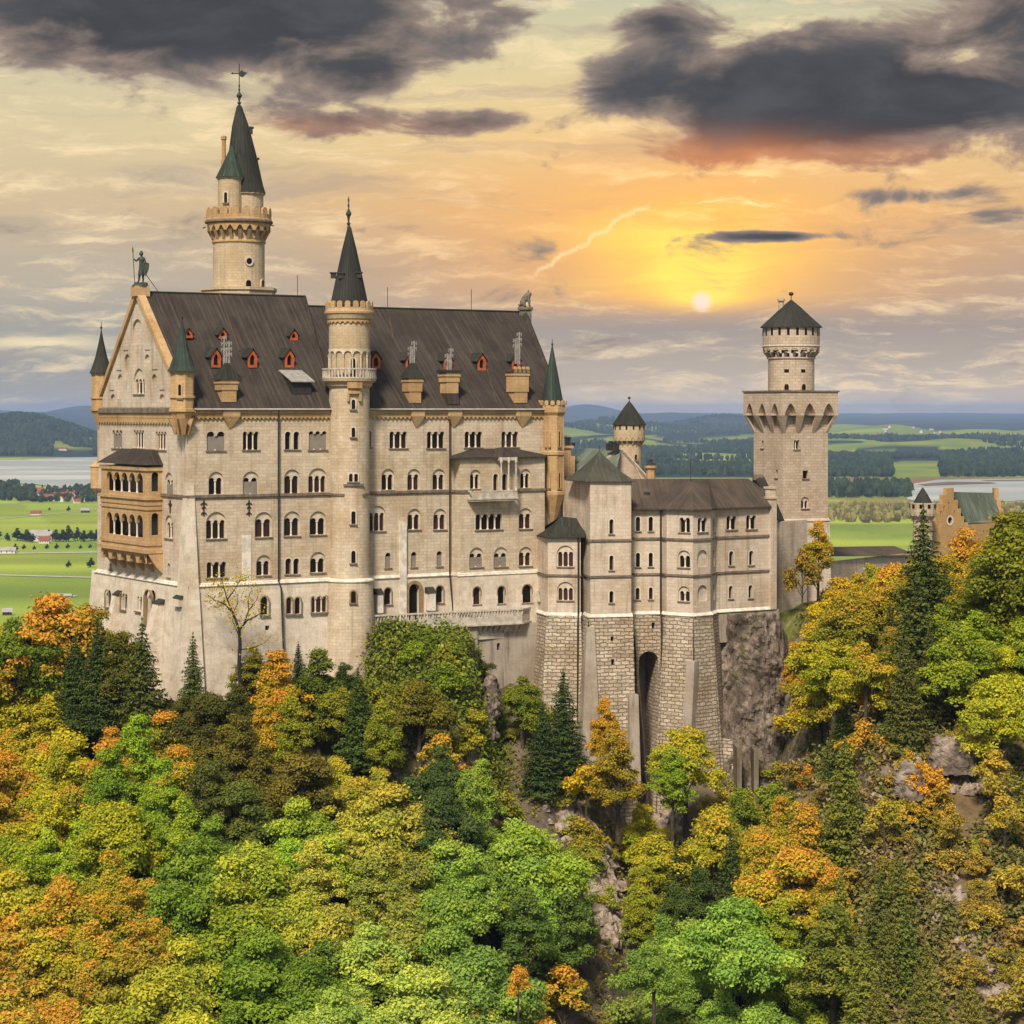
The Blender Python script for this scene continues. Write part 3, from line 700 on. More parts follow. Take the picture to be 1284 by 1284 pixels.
# wall-dormer chimneys
def chimney(px, y_cap0, y_cap1, y_body, wpx, right, pots, style):
    u = fac.U(px, .8); w2 = wpx * fac.P(u, 0, 0)[1] / F / 2 * 1.05; z = lambda y: fac.Z(y, u, 0)
    c = MB(); D = 1.9; fo_ = -.25
    c.box(fac, u - w2 * .86, u + w2 * .86, fo_ - D, fo_, z(y_body), z(y_body) + 1.6)
    c.box(fac, u - w2, u + w2, fo_ - D - .1, fo_ + .1, z(y_body) + 1.6, z(y_cap1))
    c.box(fac, u - w2 - .12, u + w2 + .12, fo_ - D - .2, fo_ + .22, z(y_cap1 + 5), z(y_cap1 + 2.5))
    ch = c.build('chimney', 'gold', pal)
    c = MB()
    c.box(fac, u - w2, u + w2, -.02, .62, -.9, 0)
    c.loft([fac.P(u - .15, -.05, -2.5), fac.P(u - .15, .1, -2.5), fac.P(u + .15, .1, -2.5), fac.P(u + .15, -.05, -2.5)], [fac.P(u - w2, -.05, -.9), fac.P(u - w2, .62, -.9), fac.P(u + w2, .62, -.9), fac.P(u + w2, -.05, -.9)])
    c.build('corbel', 'gold', ch)
    if y_body < 500:
        ap_ = MB(); ap_.loft([fac.P(u - w2 * .86, .1, z(507)), fac.P(u - w2 * .86, -3, z(507)), fac.P(u + w2 * .86, -3, z(507)), fac.P(u + w2 * .86, .1, z(507))][::-1], [fac.P(u - w2 * .86, fo_ - .02, z(y_body)), fac.P(u - w2 * .86, -3, z(y_body)), fac.P(u + w2 * .86, -3, z(y_body)), fac.P(u + w2 * .86, fo_ - .02, z(y_body))][::-1]); ap_.build('apron', 'roof', ch)
    r = MB(); zc0, zc1 = z(y_cap1), z(y_cap0)
    if style == 'hip':
        e_ = .3; A = [fac.P(u - w2 - e_, fo_ - D - e_, zc0), fac.P(u - w2 - e_, fo_ + e_, zc0), fac.P(u + w2 + e_, fo_ + e_, zc0), fac.P(u + w2 + e_, fo_ - D - e_, zc0)]
        B = [fac.P(u - .35, -1.4, zc1), fac.P(u - .35, -1.0, zc1), fac.P(u + .35, -1.0, zc1), fac.P(u + .35, -1.4, zc1)]
        r.loft(A, B)
    else:
        r.box(fac, u - w2 - .3, u + w2 + .3, fo_ - D - .3, fo_ + .3, zc0, zc0 + .35)
    r.build('chimney_cap', 'croof' if style != 'castle' else 'wroof', ch)
    if style == 'castle':
        q = MB(); merlons(q, fac, u - w2 - .15, u + w2 + .15, 4, zc0 - .1, zc0 + .75, fo_ + .3, .3); q.build('battlement', 'gold', ch)
        r = MB()
    # metal flues with cross-shaped heads
    t = MB()
    for pu, y0, y1, cross in pots:
        zz0, zz1 = z(y0), z(y1); t.box(fac, u + pu - .1, u + pu + .1, -1.3, -1.1, zz1, zz0)
        for k in range(cross):
            zc = zz0 - .3 - k * .75; t.box(fac, u + pu - .42, u + pu + .42, -1.26, -1.14, zc - .08, zc + .08)
            t.box(fac, u + pu - .42, u + pu - .32, -1.26, -1.14, zc - .3, zc + .2); t.box(fac, u + pu + .32, u + pu + .42, -1.26, -1.14, zc - .3, zc + .2)
    t.build('flue', 'potm', ch)
chimney(291.5, 455, 476, 504, 22, False, [(-.35, 421, 458, 3), (.4, 427, 458, 3), (0, 436, 458, 2)], 'hip')
chimney(525.5, 455, 474, 505, 18, True, [(-.3, 434, 458, 2), (.3, 427, 458, 2), (.0, 438, 460, 1)], 'hip')
chimney(572, 462, 467, 493, 19, True, [(-.3, 443, 466, 2), (.25, 436, 466, 2), (-.0, 450, 466, 1)], 'flat')
chimney(658, 448, 466, 505, 21, True, [(-.35, 424, 456, 2), (.3, 416, 456, 3), (0, 428, 456, 1)], 'castle')
# lower stone panels of the two right chimneys, already in the wall line; rust streak pipes
mb = MB()
for px, y0, y1, o in ((348, 515, 822, .55),):
    u = fac.U(px); mb.tube([fac.P(u, .35, 0), fac.P(u, .35, ZL), fac.P(u + .1, .95, ZL - 1), fac.P(u + .35, 1.4, -36)], .13, 6)
u = fac.U(562.5); mb.tube([fac.P(u, .35, 0), fac.P(u, .35, ZL), fac.P(u + .5, .6, -30)], .13, 6)
mb.pieces('drainpipe', 'iron', pal)
mb = MB()                                           # wall anchors
for px, y0, y1 in ((255.3, 627, 647), (312, 627, 647)):
    u = fac.U(px); za, zb = fz(y0, px), fz(y1, px); mb.box(fac, u - .08, u + .08, 0, .12, zb, za)
    for s_ in (-1, 1):
        for zz, w_ in ((za - .4, .45), (zb + .45, .4), (za - .9, .3)): mb.loft([fac.P(u, 0, zz), fac.P(u, .12, zz), fac.P(u, .12, zz + .16), fac.P(u, 0, zz + .16)], [fac.P(u + s_ * w_, 0, zz - .28), fac.P(u + s_ * w_, .12, zz - .28), fac.P(u + s_ * w_, .12, zz - .12), fac.P(u + s_ * w_, 0, zz - .12)])
u = gab.U(214); za, zb = gab.Z(627, u), gab.Z(643, u); mb.box(gab, u - .1, u + .1, 0, .15, zb, za); mb.box(gab, u - .45, u + .45, 0, .15, za - .75, za - .45)
mb.pieces('wall_anchor', 'iron', pal)
mb = MB()                                           # pale pilaster strips of newer stone
u = fac.U(309); mb.box(fac, u - .65, u + .65, -.02, .10, ZL - .4, fz(671, 309)); u = fac.U(504); mb.box(fac, u - .5, u + .5, -.02, .5, -31, fz(655, 504))
mb.pieces('pilaster', 'ledge', pal)
# corner buttress
mb = MB()
def bring(z, d):
    c0 = Vector(fac.P(0, 0, z)); return [tuple(Vector(gab.P(LG - 1.6 - d * .6, -.3, z))), tuple(Vector(gab.P(LG - 1.3 - d * .6, .1 + d, z))), tuple(Vector(gab.P(LG + .1 + d * .7, .1 + d, z))), tuple(Vector(fac.P(.8 + d * .55, .1 + d * .9, z))), tuple(Vector(fac.P(1.0 + d * .5, -.3, z)))]
mb.loft(list(reversed(bring(-24, .75))), list(reversed(bring(-9.8, .0)))); mb.loft(list(reversed(bring(-46, 2.2))), list(reversed(bring(-24.01, .8))))
mb.build('buttress', 'base', pal)
def butt(fm, px, yt, yb, wpx, o0, o1, out=.9, mat='base'):
    u = fm.U(px, out); zt, zb = fm.Z(yt, u, out), fm.Z(yb, u, out); w2 = abs(fm.U(px + wpx / 2, out) - fm.U(px - wpx / 2, out)) / 2
    b = MB(); A = [fm.P(u - w2, 0, zb), fm.P(u - w2, o1, zb), fm.P(u + w2, o1, zb), fm.P(u + w2, 0, zb)]; B = [fm.P(u - w2, 0, zt), fm.P(u - w2, o0, zt), fm.P(u + w2, o0, zt), fm.P(u + w2, 0, zt)]
    b.loft(list(reversed(A)), list(reversed(B))); o = b.build('buttress', mat, pal)
    b = MB(); A = [fm.P(u - w2 - .15, 0, zt + .01), fm.P(u - w2 - .15, o0 + .1, zt + .01), fm.P(u + w2 + .15, o0 + .1, zt + .01), fm.P(u + w2 + .15, 0, zt + .01)]; B = [fm.P(u - w2 - .15, 0, zt + .8), fm.P(u - w2 - .15, .3, zt + .8), fm.P(u + w2 + .15, .3, zt + .8), fm.P(u + w2 + .15, 0, zt + .8)]
    b.loft(list(reversed(A)), list(reversed(B))); b.build('buttress_cap', 'croof', o)
butt(gab, 147, 746, 860, 5, 1.35, 4.6); butt(gab, 200, 757, 880, 7, 1.5, 5.4); butt(gab, 226, 750, 760, 8, 1.5, 1.6)
butt(fac, 473, 745, 768, 7, 1.2, 1.2, .2, 'ledge'); butt(fac, 538, 743, 765, 8, 1.2, 1.2, .2, 'ledge')

# ---------------------------------------------------------------- storeyed oriel on the gable
ori = MB(); oo = 2.25
u0, u1 = gab.U(127, oo), gab.U(184, oo)
zt, zf1, zf2, zbt = gab.Z(583, u0, oo), gab.Z(617, u0, oo), gab.Z(673, u0, oo), gab.Z(683, u0, oo)
side = Fac(tuple(Vector(gab.P(u1, oo, 0)).xy), tuple(Vector(gab.P(u1, 0, 0)).xy), world=True)
oh = []; sh = []
ow = []
for (yt, yb) in ((592, 616.5), (643.5, 671.5)):
    u = (u0 + u1) / 2; h, zs_, cols = arcade(u + .3, (u1 - u0) * .80, gab.Z(yb, u, oo), gab.Z(yt, u, oo), 5, .55); oh.append(h)
    for c in cols:
        x, y, _ = gab.P(c, oo - .2, 0); zb_ = gab.Z(yb, u, oo); ori.cur = 1; ori.lathe(x, y, [(.2, zb_), (.13, zb_ + .25), (.13, zs_ - .3), (.24, zs_)], 8); ori.cur = 0
    us = side.L / 2; h, zs2, _ = arcade(us + .1, 1.05, gab.Z(yb, u1, oo), gab.Z(yt, u1, oo), 1); sh.append(h)
    ow.append((gab.Z(yb, u, oo), gab.Z(yt, u, oo)))
panel(ori, gab, rect(u0, u1, zbt, zt), oh, oo, .45); panel(ori, side, rect(0, side.L, zbt, zt), sh, 0, .45)
ori.face([gab.P(u0, oo, zbt), gab.P(u0, 0, zbt), gab.P(u0, 0, zt), gab.P(u0, oo, zt)])
for y, h, d in ((585, .5, .22), (620.5, .35, .35), (625, .9, .12), (633, .3, .15), (675, .5, .15), (684, .5, .4)):
    z = gab.Z(y, u0, oo); ori.cur = 0; ori.box(gab, u0 - d, u1 + d, 0, oo + d, z - h / 2, z + h / 2)
# vaulted corbel table beneath
zc1, zc0 = zbt - .2, gab.Z(719, u1, 0)
ori.cur = 0
nA = 5; Lr = (u1 - u0) / nA
for i in range(nA + 1):
    c = u0 + i * Lr; wv_ = .42 if 0 < i < nA else .3
    for k in range(4):
        ta_, tb_ = k / 4, (k + 1) / 4; fo = lambda t: oo * (t ** .75)
        zz = lambda t: zc0 + (zc1 - zc0) * t
        ori.loft([gab.P(c - wv_, -.1, zz(ta_)), gab.P(c - wv_, fo(ta_) + .05, zz(ta_)), gab.P(c + wv_, fo(ta_) + .05, zz(ta_)), gab.P(c + wv_, -.1, zz(ta_))],
                 [gab.P(c - wv_, -.1, zz(tb_)), gab.P(c - wv_, fo(tb_) + .05, zz(tb_)), gab.P(c + wv_, fo(tb_) + .05, zz(tb_)), gab.P(c + wv_, -.1, zz(tb_))])
scallops(ori, gab, u0, u1, nA, zc1 - 1.6, zc1 + .15, oo - .02, 1.2, 8, .3)
A = [gab.P(u1 - .3, 0, zc0 + .1), gab.P(u1 - .3, oo, zc1 - .2), gab.P(u1 - .3, oo, zc1), gab.P(u1 - .3, 0, zc1)]; B = [gab.P(u1, 0, zc0 + .1), gab.P(u1, oo, zc1 - .2), gab.P(u1, oo, zc1), gab.P(u1, 0, zc1)]; ori.loft(A, B)
ori_o = ori.build('oriel', ['gold', 'column'], pal)
mb = MB()
for za, zb in ow: mb.box(gab, u0 + .3, u1 - .3, .4, .6, za - .3, zb + .2)
mb.build('window', 'pane', ori_o)
mb = MB(); z0_ = zt + .35; z1_ = gab.Z(562, u0, .5); e_ = .5
um = (u0 + u1) / 2
A = [gab.P(u0 - e_, 0, z0_), gab.P(u0 - e_, oo + e_, z0_), gab.P(u1 + e_, oo + e_, z0_), gab.P(u1 + e_, 0, z0_)]
B = [gab.P(u0 + 2.2, 0, z1_), gab.P(u0 + 2.6, .3, z1_), gab.P(u1 - 2.2, .3, z1_), gab.P(u1 - 1.8, 0, z1_)]
mb.loft(list(reversed(A)), list(reversed(B))); mb.build('oriel_roof', 'roof', ori_o)
# small side turret beyond, on the far corner
mb = MB(); x, y, _ = gab.P(-.3, -.3, 0); mb.lathe(x - .2, y, [(.2, WZ(620, y)), (.95, WZ(612, y)), (.95, WZ(586, y)), (1.1, WZ(585, y)), (.1, WZ(576, y))], 12); mb.build('turret', 'gold', pal)

# ---------------------------------------------------------------- corner turrets
def turret(cx, cy, r, yb0, yb1, ybody, ytop, ytip, roofmat, seg=8, win_=None, mat='gold', neck=None, croof_r=1.12, spike=True, a0=R(22.5)):
    z = lambda y: WZ(y, cy); t = MB()
    t.lathe(cx, cy, [(.15, z(yb0)), (r * .55, z((yb0 + yb1) / 2)), (r * .95, z(yb1) - .2), (r * 1.12, z(yb1)), (r * 1.12, z(yb1) + .35), (r, z(yb1) + .4), (r, z(ybody) - .1), (r * 1.14, z(ybody)), (r * 1.14, z(ybody) + .3), (r, z(ybody) + .32), (r, z(ytop) - .35), (r * 1.1, z(ytop) - .2), (r * 1.1, z(ytop))], seg, a0)
    to = t.build('turret', mat, pal)
    c = MB(); zr = z(ytop) + .01; zt_ = z(ytip); H = zt_ - zr
    c.lathe(cx, cy, [(r * croof_r * 1.12, zr), (r * croof_r * .92, zr + H * .1), (r * .62, zr + H * .38), (r * .28, zr + H * .72), (.07, zt_ - H * .02)], 16, cap=True); c.build('turret_roof', roofmat, to)
    if spike: f = MB(); finial(f, cx, cy, zt_ - H * .06, zt_ + 1.3, .45); f.build('finial', 'iron', to)
    return to, Ring(cx, cy, r * math.cos(math.pi / seg))
x, y, _ = fac.P(.35, .2, 0)
t1, rg = turret(WX(228.5, y), y, 1.62, 548, 516, 499, 466, 401, 'teal')
frame_window(rg, 225.5, 482, 499, 3.6, t1, mat='gold')
x, y, _ = gab.P(.4, .0, 0)
t2, rg = turret(WX(127, y), y, 1.42, 545, 515, 500, 468, 414, 'croof', seg=8)
# brackets under the near turret
x, y, _ = fac.P(.35, .2, 0)
mb = MB(); rr = Ring(WX(228.5, y), y, 1.0); corbels(mb, rr, 0, rr.L, 8, WZ(545, y), WZ(525, y), .9, .3, 0, False); mb.pieces('corbel', 'gold', pal)
# right octagonal stair turret
x, y, _ = fac.P(fac.U(696), .3, 0)
yy = y; r_ = 1.78; tx = WX(692.5, yy); z = lambda q: WZ(q, yy)
mb = MB(); mb.lathe(tx, yy, [(.2, z(662)), (r_ * .6, z(640)), (r_ * .9, z(628)), (r_ * 1.12, z(620)), (r_ * 1.12, z(616)), (r_, z(615)), (r_, z(571)), (r_ * 1.1, z(570)), (r_ * 1.1, z(566)), (r_, z(565)), (r_, z(521)), (r_ * 1.18, z(517)), (r_ * 1.18, z(508))], 8, R(22.5))
for a_k in range(8):
    a = R(22.5 + 45 * a_k)
    for q0, q1 in ((614, 572), (564, 523)):
        mb.lathe(tx + r_ * math.cos(a), yy + r_ * math.sin(a), [(.12, z(q0)), (.09, z(q0) + .3), (.09, z(q1) - .3), (.15, z(q1))], 6)
t3 = mb.build('turret', 'gold', pal)
mb = MB(); rg = Ring(tx, yy, r_ * 1.18); merlons(mb, rg, 0, rg.L, 14, z(508), z(502), .03, .25); mb.build('battlement', 'gold', t3)
mb = MB(); mb.lathe(tx, yy, [(r_ * .95, z(507)), (r_ * .62, z(480)), (.09, z(434))], 16); mb.build('turret_roof', 'teal', t3); mb = MB(); finial(mb, tx, yy, z(437), z(425), .45); mb.build('finial', 'iron', t3)
rg = Ring(tx, yy, r_ * .93)
for q in ((687.2, 541, 560, 3.4), (687.2, 593, 612, 3.4), (701, 541, 560, 2.0), (701, 593, 612, 2.0)): frame_window(rg, *q, t3, mat='gold')

# ---------------------------------------------------------------- projecting bay with balcony
BO = 2.1
bu0, bu1 = fac.U(577, BO), fac.U(683, BO); bz1 = fac.Z(574, bu0, BO)
bm = MB(); bh = []
BW = [(596, 589, 613, 11.5, 2, 'a2'), (659, 588, 612, 11.5, 2, 'a2'), (621.5, 594, 616, 6.2, 1, 'p'), (632.8, 594, 616, 6.2, 1, 'p'),
      (613, 644.5, 664, 33, 4, 'p'), (659, 637, 663, 15, 2, 'a'), (597.5, 686.5, 711, 16, 2, 'as'), (628, 686, 710.5, 16, 2, 'as'), (659, 685.5, 709.5, 15, 2, 'a')]
for q in BW:
    kd = 'a' if q[5] == 'a2' else q[5]
    bh.append(window(fac, *q[:5], kd, pal, out=BO))
panel(bm, fac, rect(bu0, bu1, ZL, bz1), bh, BO)
bs = Fac(tuple(Vector(fac.P(bu0, 0, 0)).xy), tuple(Vector(fac.P(bu0, BO, 0)).xy), world=True)
bm.face([fac.P(bu0, 0, ZL), fac.P(bu0, BO, ZL), fac.P(bu0, BO, bz1), fac.P(bu0, 0, bz1)]); bm.face([fac.P(bu1, BO, ZL), fac.P(bu1, 0, ZL), fac.P(bu1, 0, bz1), fac.P(bu1, BO, bz1)])
bm.build('wall', 'wall', pal)
bm = MB(); h2 = [window(fac, *q, pal, out=BO + .35) for q in ((598, 736, 758, 9.5, 1, 'b'), (628.5, 735, 757, 9, 1, 'b'), (661, 733, 756, 12, 1, 'b'))]
panel(bm, fac, rect(bu0 - .3, bu1, -33, ZL), h2, BO + .3, batter=.03, ztop=ZL); bm.face([fac.P(bu0 - .3, 0, -33), fac.P(bu0 - .3, BO + .58, -33), fac.P(bu0 - .3, BO + .3, ZL), fac.P(bu0 - .3, 0, ZL)]); bm.build('wall', 'base', pal)
mb = MB(); ledge(mb, fac, bu0 - .45, bu1, ZL + .1, .42, o0=BO); mb.box(fac, bu0 - .4, bu0 - .0, 0, BO + .3, ZL - .3, ZL + .05); mb.pieces('base_ledge', 'ledge', pal)
mb = MB(); mb.box(fac, bu0 - .2, fac.U(587, BO), BO - .05, BO + .22, ZS - .25, ZS + .1); mb.box(fac, fac.U(645, BO), bu1 + .1, BO - .05, BO + .22, ZS - .25, ZS + .1); mb.box(fac, bu0 - .22, bu0 + .02, .3, BO + .2, ZS - .25, ZS + .1); mb.pieces('string_course', 'dtrim', pal)
mb = MB()
c2 = [(fac.U(563, 2.6), 2.6), (fac.U(620, 2.6), 2.6), (fac.U(632, 3.3), 3.3), (fac.U(643, 2.9), 2.9), (fac.U(684, 2.6), 2.6)]
zr0 = bz1 + .05; zr1 = fac.Z(562.5, fac.U(600), 0)
low = [fac.P(fac.U(563, .1), .1, zr0 + .1)] + [fac.P(u, o, zr0) for u, o in c2]; low.append(fac.P(fac.U(688, .05), .05, zr0 + .1))
top = [fac.P(fac.U(x), .06, zr1) for x in (592, 597, 615, 624, 630, 642, 655)]
top = [fac.P(fac.U(592), .06, zr1), fac.P(fac.U(595), .08, zr1), fac.P(fac.U(618), .3, zr1), fac.P(fac.U(627), .9, zr1 + .25), fac.P(fac.U(634), .5, zr1), fac.P(fac.U(640), .08, zr1)]
top.append(fac.P(fac.U(645), .05, zr1))
for i in range(6): mb.face([low[i], low[i + 1], top[i + 1], top[i]])
mb.face(list(reversed(low)) )
for i in range(6):
    a, b = low[i], low[i + 1]; mb.face([(a[0], a[1], a[2] - .2), (b[0], b[1], b[2] - .2), b, a])
mb.build('bay_roof', 'roof', pal)
mb = MB(); p = Vector(fac.P(fac.U(627), .9, zr1)); mb.tube([p, p + Vector((0, 0, 1.2))], .07, 5); mb.tube([p + Vector((-.3, 0, .85)), p + Vector((.3, 0, .85))], .05, 4); mb.build('finial', 'iron', pal)
# balcony: slab, balustrade, polygonal bay with columns
bo1 = BO + 1.5
ub0, ub1 = fac.U(586, BO), fac.U(642, BO); zf = fac.Z(625.5, ub0, BO); zp = fac.Z(615, ub0, BO)
mb = MB(); mb.box(fac, ub0, ub1, BO, bo1, zf - .35, zf); mb.box(fac, ub0 - .1, ub1 + .1, BO, bo1 + .12, zf - .1, zf + .15)
mb.box(fac, ub0, ub1, bo1 - .14, bo1, zp - .2, zp); mb.box(fac, ub0, ub0 + .14, BO, bo1, zp - .2, zp); mb.box(fac, ub1 - .14, ub1, BO, bo1, zp - .2, zp)
mb.box(fac, ub0 + 1.2, ub1 - .2, bo1 - .1, bo1 - .04, zf, zp - .2)
n_ = 20
for i in range(n_ + 1):
    u = ub0 + .07 + (ub1 - ub0 - .14) * i / n_; mb.box(fac, u - .06, u + .06, bo1 - .13, bo1 - .01, zf + .15, zp - .2)
uc = fac.U(632, BO)
for du in (-1.25, 0, 1.25):
    x, y, _ = fac.P(uc + du, bo1 - .2, 0); mb.lathe(x, y, [(.2, zp), (.12, zp + .25), (.12, bz1 - 1.0), (.22, bz1 - .7), (.22, bz1 + .02)], 8)
mb.box(fac, uc - 1.4, uc + 1.4, BO, bo1 - .1, bz1 - .45, bz1 + .0)
bal = mb.build('balcony', 'bal', pal)
mb = MB(); corbels(mb, fac, ub0 + .3, fac.U(620, BO), 3, zf - 1.6, zf - .36, 1.4, .35, BO)
x, y, _ = fac.P(uc - .2, BO, 0); mb.lathe(x, y, [(.3, zf - 1.7), (.7, zf - 1.4), (.85, zf - 1.0), (1.1, zf - .7), (1.25, zf - .37)], 10); mb.pieces('corbel', 'wall', bal)

# ---------------------------------------------------------------- terrace and retaining wall
ter = thing('terrace', 'narrow stone terrace with low parapet and corbels along the foot of the palace front', 'terrace', (WX(560, 316), 316, -30))
tf = Fac((462, 312.0), (655, 323.0)); tf2 = Fac((655, 323.0), (679, 329.5))
zt_ = -29.9
mb = MB()
for fm, L in ((tf, tf.L), (tf2, tf2.L)):
    mb.box(fm, 0, L - .01, -.4, 0, zt_ - .8, zt_ + .22); mb.box(fm, 0, L, -.45, .1, zt_ + .98, zt_ + 1.18); mb.box(fm, 0, L, -.6, .2, zt_ - 1.05, zt_ - .8)
    n = int(L / .46)
    for i in range(n): w_b = .16 if i % 7 else .34; mb.box(fm, i * L / n, i * L / n + w_b, -.3, -.06 if i % 7 else .03, zt_ + .22, zt_ + .98)
mb.build('parapet', 'bal', ter)
mb = MB(); A_ = [tf.P(0, -.4, zt_), tf.P(tf.L, -.4, zt_), tf2.P(tf2.L, -.4, zt_), fac.P(fac.U(700), .3, zt_), fac.P(fac.U(450), .3, zt_)]; mb.face(A_); mb.build('floor', 'concrete', ter)
mb = MB(); corbels(mb, tf, tf.U(602), tf.L, 7, zt_ - 2.3, zt_ - 1.06, .15, .4, -1.3); corbels(mb, tf2, .5, tf2.L, 3, zt_ - 2.3, zt_ - 1.06, .15, .4, -1.3)
for i in range(8):
    u = tf.U(602) + (tf.L - tf.U(602)) * i / 8; mb.loft([tf.P(u, -1.4, zt_ - 2.4), tf.P(u, -1.2, zt_ - 2.4), tf.P(u + .45, -1.2, zt_ - 2.4), tf.P(u + .45, -1.4, zt_ - 2.4)], [tf.P(u, -1.4, zt_ - 1.05), tf.P(u, .05, zt_ - 1.05), tf.P(u + .45, .05, zt_ - 1.05), tf.P(u + .45, -1.4, zt_ - 1.05)])
mb.pieces('corbel', 'bal', ter)
rw = MB(); hh = [rect(tf.U(625), tf.U(632), WZ(799, 321), WZ(793, 321)), rect(tf.U(628), tf.U(632), WZ(817, 321), WZ(808, 321))]
panel(rw, tf, rect(0, tf.U(600), -46, zt_ - 1.05), [], out=-.35, batter=.02, ztop=-32); panel(rw, tf, rect(tf.U(600), tf.L + 6, -52, zt_ - 1.05), hh, out=-1.3, batter=.02, ztop=-32)
rw.face([tf.P(tf.U(600), -.35, zt_ - 1.05), tf.P(tf.U(600), -.35, -50), tf.P(tf.U(600), -1.3, -50), tf.P(tf.U(600), -1.3, zt_ - 1.05)])
rw.build('retaining_wall', 'concrete', ter)

# =================================================================== STAIR TOWER
sy = 312.2; sx = WX(438, sy); rS = 2.83
z = lambda q: WZ(q, sy)
st = thing('stair_tower', 'slender round stair tower with dark cone roof and white balcony ring before the palace', 'tower', (sx, sy, -36))
mb = MB(); mb.lathe(sx, sy, [(rS + 1.2, -46), (rS + .45, z(727)), (rS, z(725)), (rS, z(487))], 32, cap=False); mb.build('shaft', 'wall', st)
mb = MB(); mb.lathe(sx, sy, [(rS + .3, z(729)), (rS + .62, z(728)), (rS + .6, z(726.5)), (rS, z(724))], 32, cap=False); mb.pieces('base_ledge', 'ledge', st)
mb = MB(); mb.lathe(sx, sy, [(rS, z(487)), (rS + .35, z(484)), (rS + .4, z(481)), (rS + .9, z(478)), (rS + .95, z(475.5)), (rS + .9, z(475.4)), (0.5, z(475.3))], 32, cap=False); bc = mb.build('balcony', 'cream', st)
mb = MB(); rg = Ring(sx, sy, rS + .95); zb0, zb1 = z(475), z(462)
mb.lathe(sx, sy, [(rg.r - .3, zb0), (rg.r + .03, zb0), (rg.r + .03, zb0 + .22), (rg.r - .3, zb0 + .22)], 32, cap=False); mb.lathe(sx, sy, [(rg.r - .25, zb1 - .2), (rg.r + .05, zb1 - .2), (rg.r + .05, zb1), (rg.r - .25, zb1), (rg.r - .25, zb1 - .2)], 32, cap=False)
for i in range(46):
    u = rg.L * i / 46; mb.box(rg, u - .1, u + .1, -.2, -.02, zb0 + .2, zb1 - .2)
mb.build('balustrade', 'bal', bc)
rD = 3.02
mb = MB(); mb.lathe(sx, sy, [(rS - .15, z(476)), (rS - .15, z(443)), (rS + .02, z(441)), (rS + .02, z(402)), (rS + .28, z(400)), (rS + .5, z(394)), (rS + .5, z(386.5)), (rS + .2, z(386)), (1, z(385.9))], 32, cap=False); dr = mb.build('drum', 'cream', st)
mb = MB(); rg = Ring(sx, sy, rS - .1); scallops(mb, rg, 0, rg.L, 14, z(445), z(438), .2, .3, 8, .2)
for i in range(14):
    u = rg.L * i / 14; x, y, _ = rg.P(u, .12, 0); mb.lathe(x, y, [(.16, z(475)), (.1, z(473)), (.1, z(449)), (.22, z(445.5))], 6)
mb.build('blind_arcade', 'trim', dr)
mb = MB(); rg = Ring(sx, sy, rS + .05); scallops(mb, rg, 0, rg.L, 26, z(406), z(402), .2, .25, 4, .3); mb.build('frieze', 'gold', dr)
mb = MB(); rg = Ring(sx, sy, rS + .5); merlons(mb, rg, 0, rg.L, 18, z(387), z(378), .02, .3, .66); mb.lathe(sx, sy, [(rg.r - .3, z(394)), (rg.r + .14, z(393.5)), (rg.r + .14, z(391)), (rg.r, z(390))], 32, cap=False); mb.build('battlement', 'gold', dr)
mb = MB(); mb.lathe(sx, sy, [(2.75, z(387)), (2.6, z(379)), (1.75, z(343)), (1.0, z(312)), (.28, z(286)), (.1, z(283))], 24); cr = mb.build('cone_roof', 'croof', st)
mb = MB(); finial(mb, sx - .1, sy, z(286), z(246), 1.0); mb.build('finial', 'bronze', cr)
mb = MB()
for px, y0 in ((429, 347), (418, 346), (450.5, 346)):
    k = 1.9; dx = WX(px, sy) - sx; dyy = -math.sqrt(max(0.05, 1.7 ** 2 - dx * dx)) if abs(dx) < 1.6 else 0
    mb.wbox(sx + dx - .35, sx + dx + .35, sy + dyy - .45, sy + dyy * .5 + .5, z(y0 + 3), z(y0 - 3)); mb.wbox(sx + dx - .5, sx + dx + .5, sy + dyy - .6, sy + dyy * .5 + .5, z(y0 - 3), z(y0 - 4.5))
mb.pieces('vent_dormer', 'iron', cr)
rg = Ring(sx, sy, rS)
for q in ((443, 501, 513, 4.5), (443, 536, 548, 4.5), (443, 641, 657, 5.2), (443, 690.5, 706, 5.2), (440, 594, 604, 5), (446, 594, 604, 5)): frame_window(rg, *q, st)
frame_window(Ring(sx, sy, rS + .55), 443, 741, 756, 6, st, mat='bframe')
frame_window(Ring(sx, sy, rS - .12), 442.5, 449, 474, 6, st, mat='trim')
# stepped sill moulding and the yellow bracket
mb = MB(); rg = Ring(sx, sy, rS)
def arcbox(mb, rg, pxa, pxb, o0, o1, z0, z1, n=6):
    def ang(px):
        k = (px - CX) / F; a = k * k + 1; b = -2 * (k * rg.cx + rg.cy); c = rg.cx ** 2 + rg.cy ** 2 - rg.r ** 2; d = b * b - 4 * a * c
        if d < 0: return None
        Y = (-b - math.sqrt(d)) / (2 * a); return math.atan2(Y - rg.cy, k * Y - rg.cx)
    a0, a1 = ang(pxa), ang(pxb)
    for i in range(n):
        u0 = (a0 + (a1 - a0) * i / n) * rg.r; u1 = (a0 + (a1 - a0) * (i + 1) / n) * rg.r; mb.box(rg, u0, u1, o0, o1, z0, z1)
arcbox(mb, rg, 431, 455, -.05, .25, z(608.5), z(606), 6); arcbox(mb, rg, 414, 432, -.05, .22, z(620.5), z(618), 6); arcbox(mb, rg, 454, 462, -.05, .22, z(620.5), z(618), 4)
mb.pieces('string_course', 'dtrim', st)
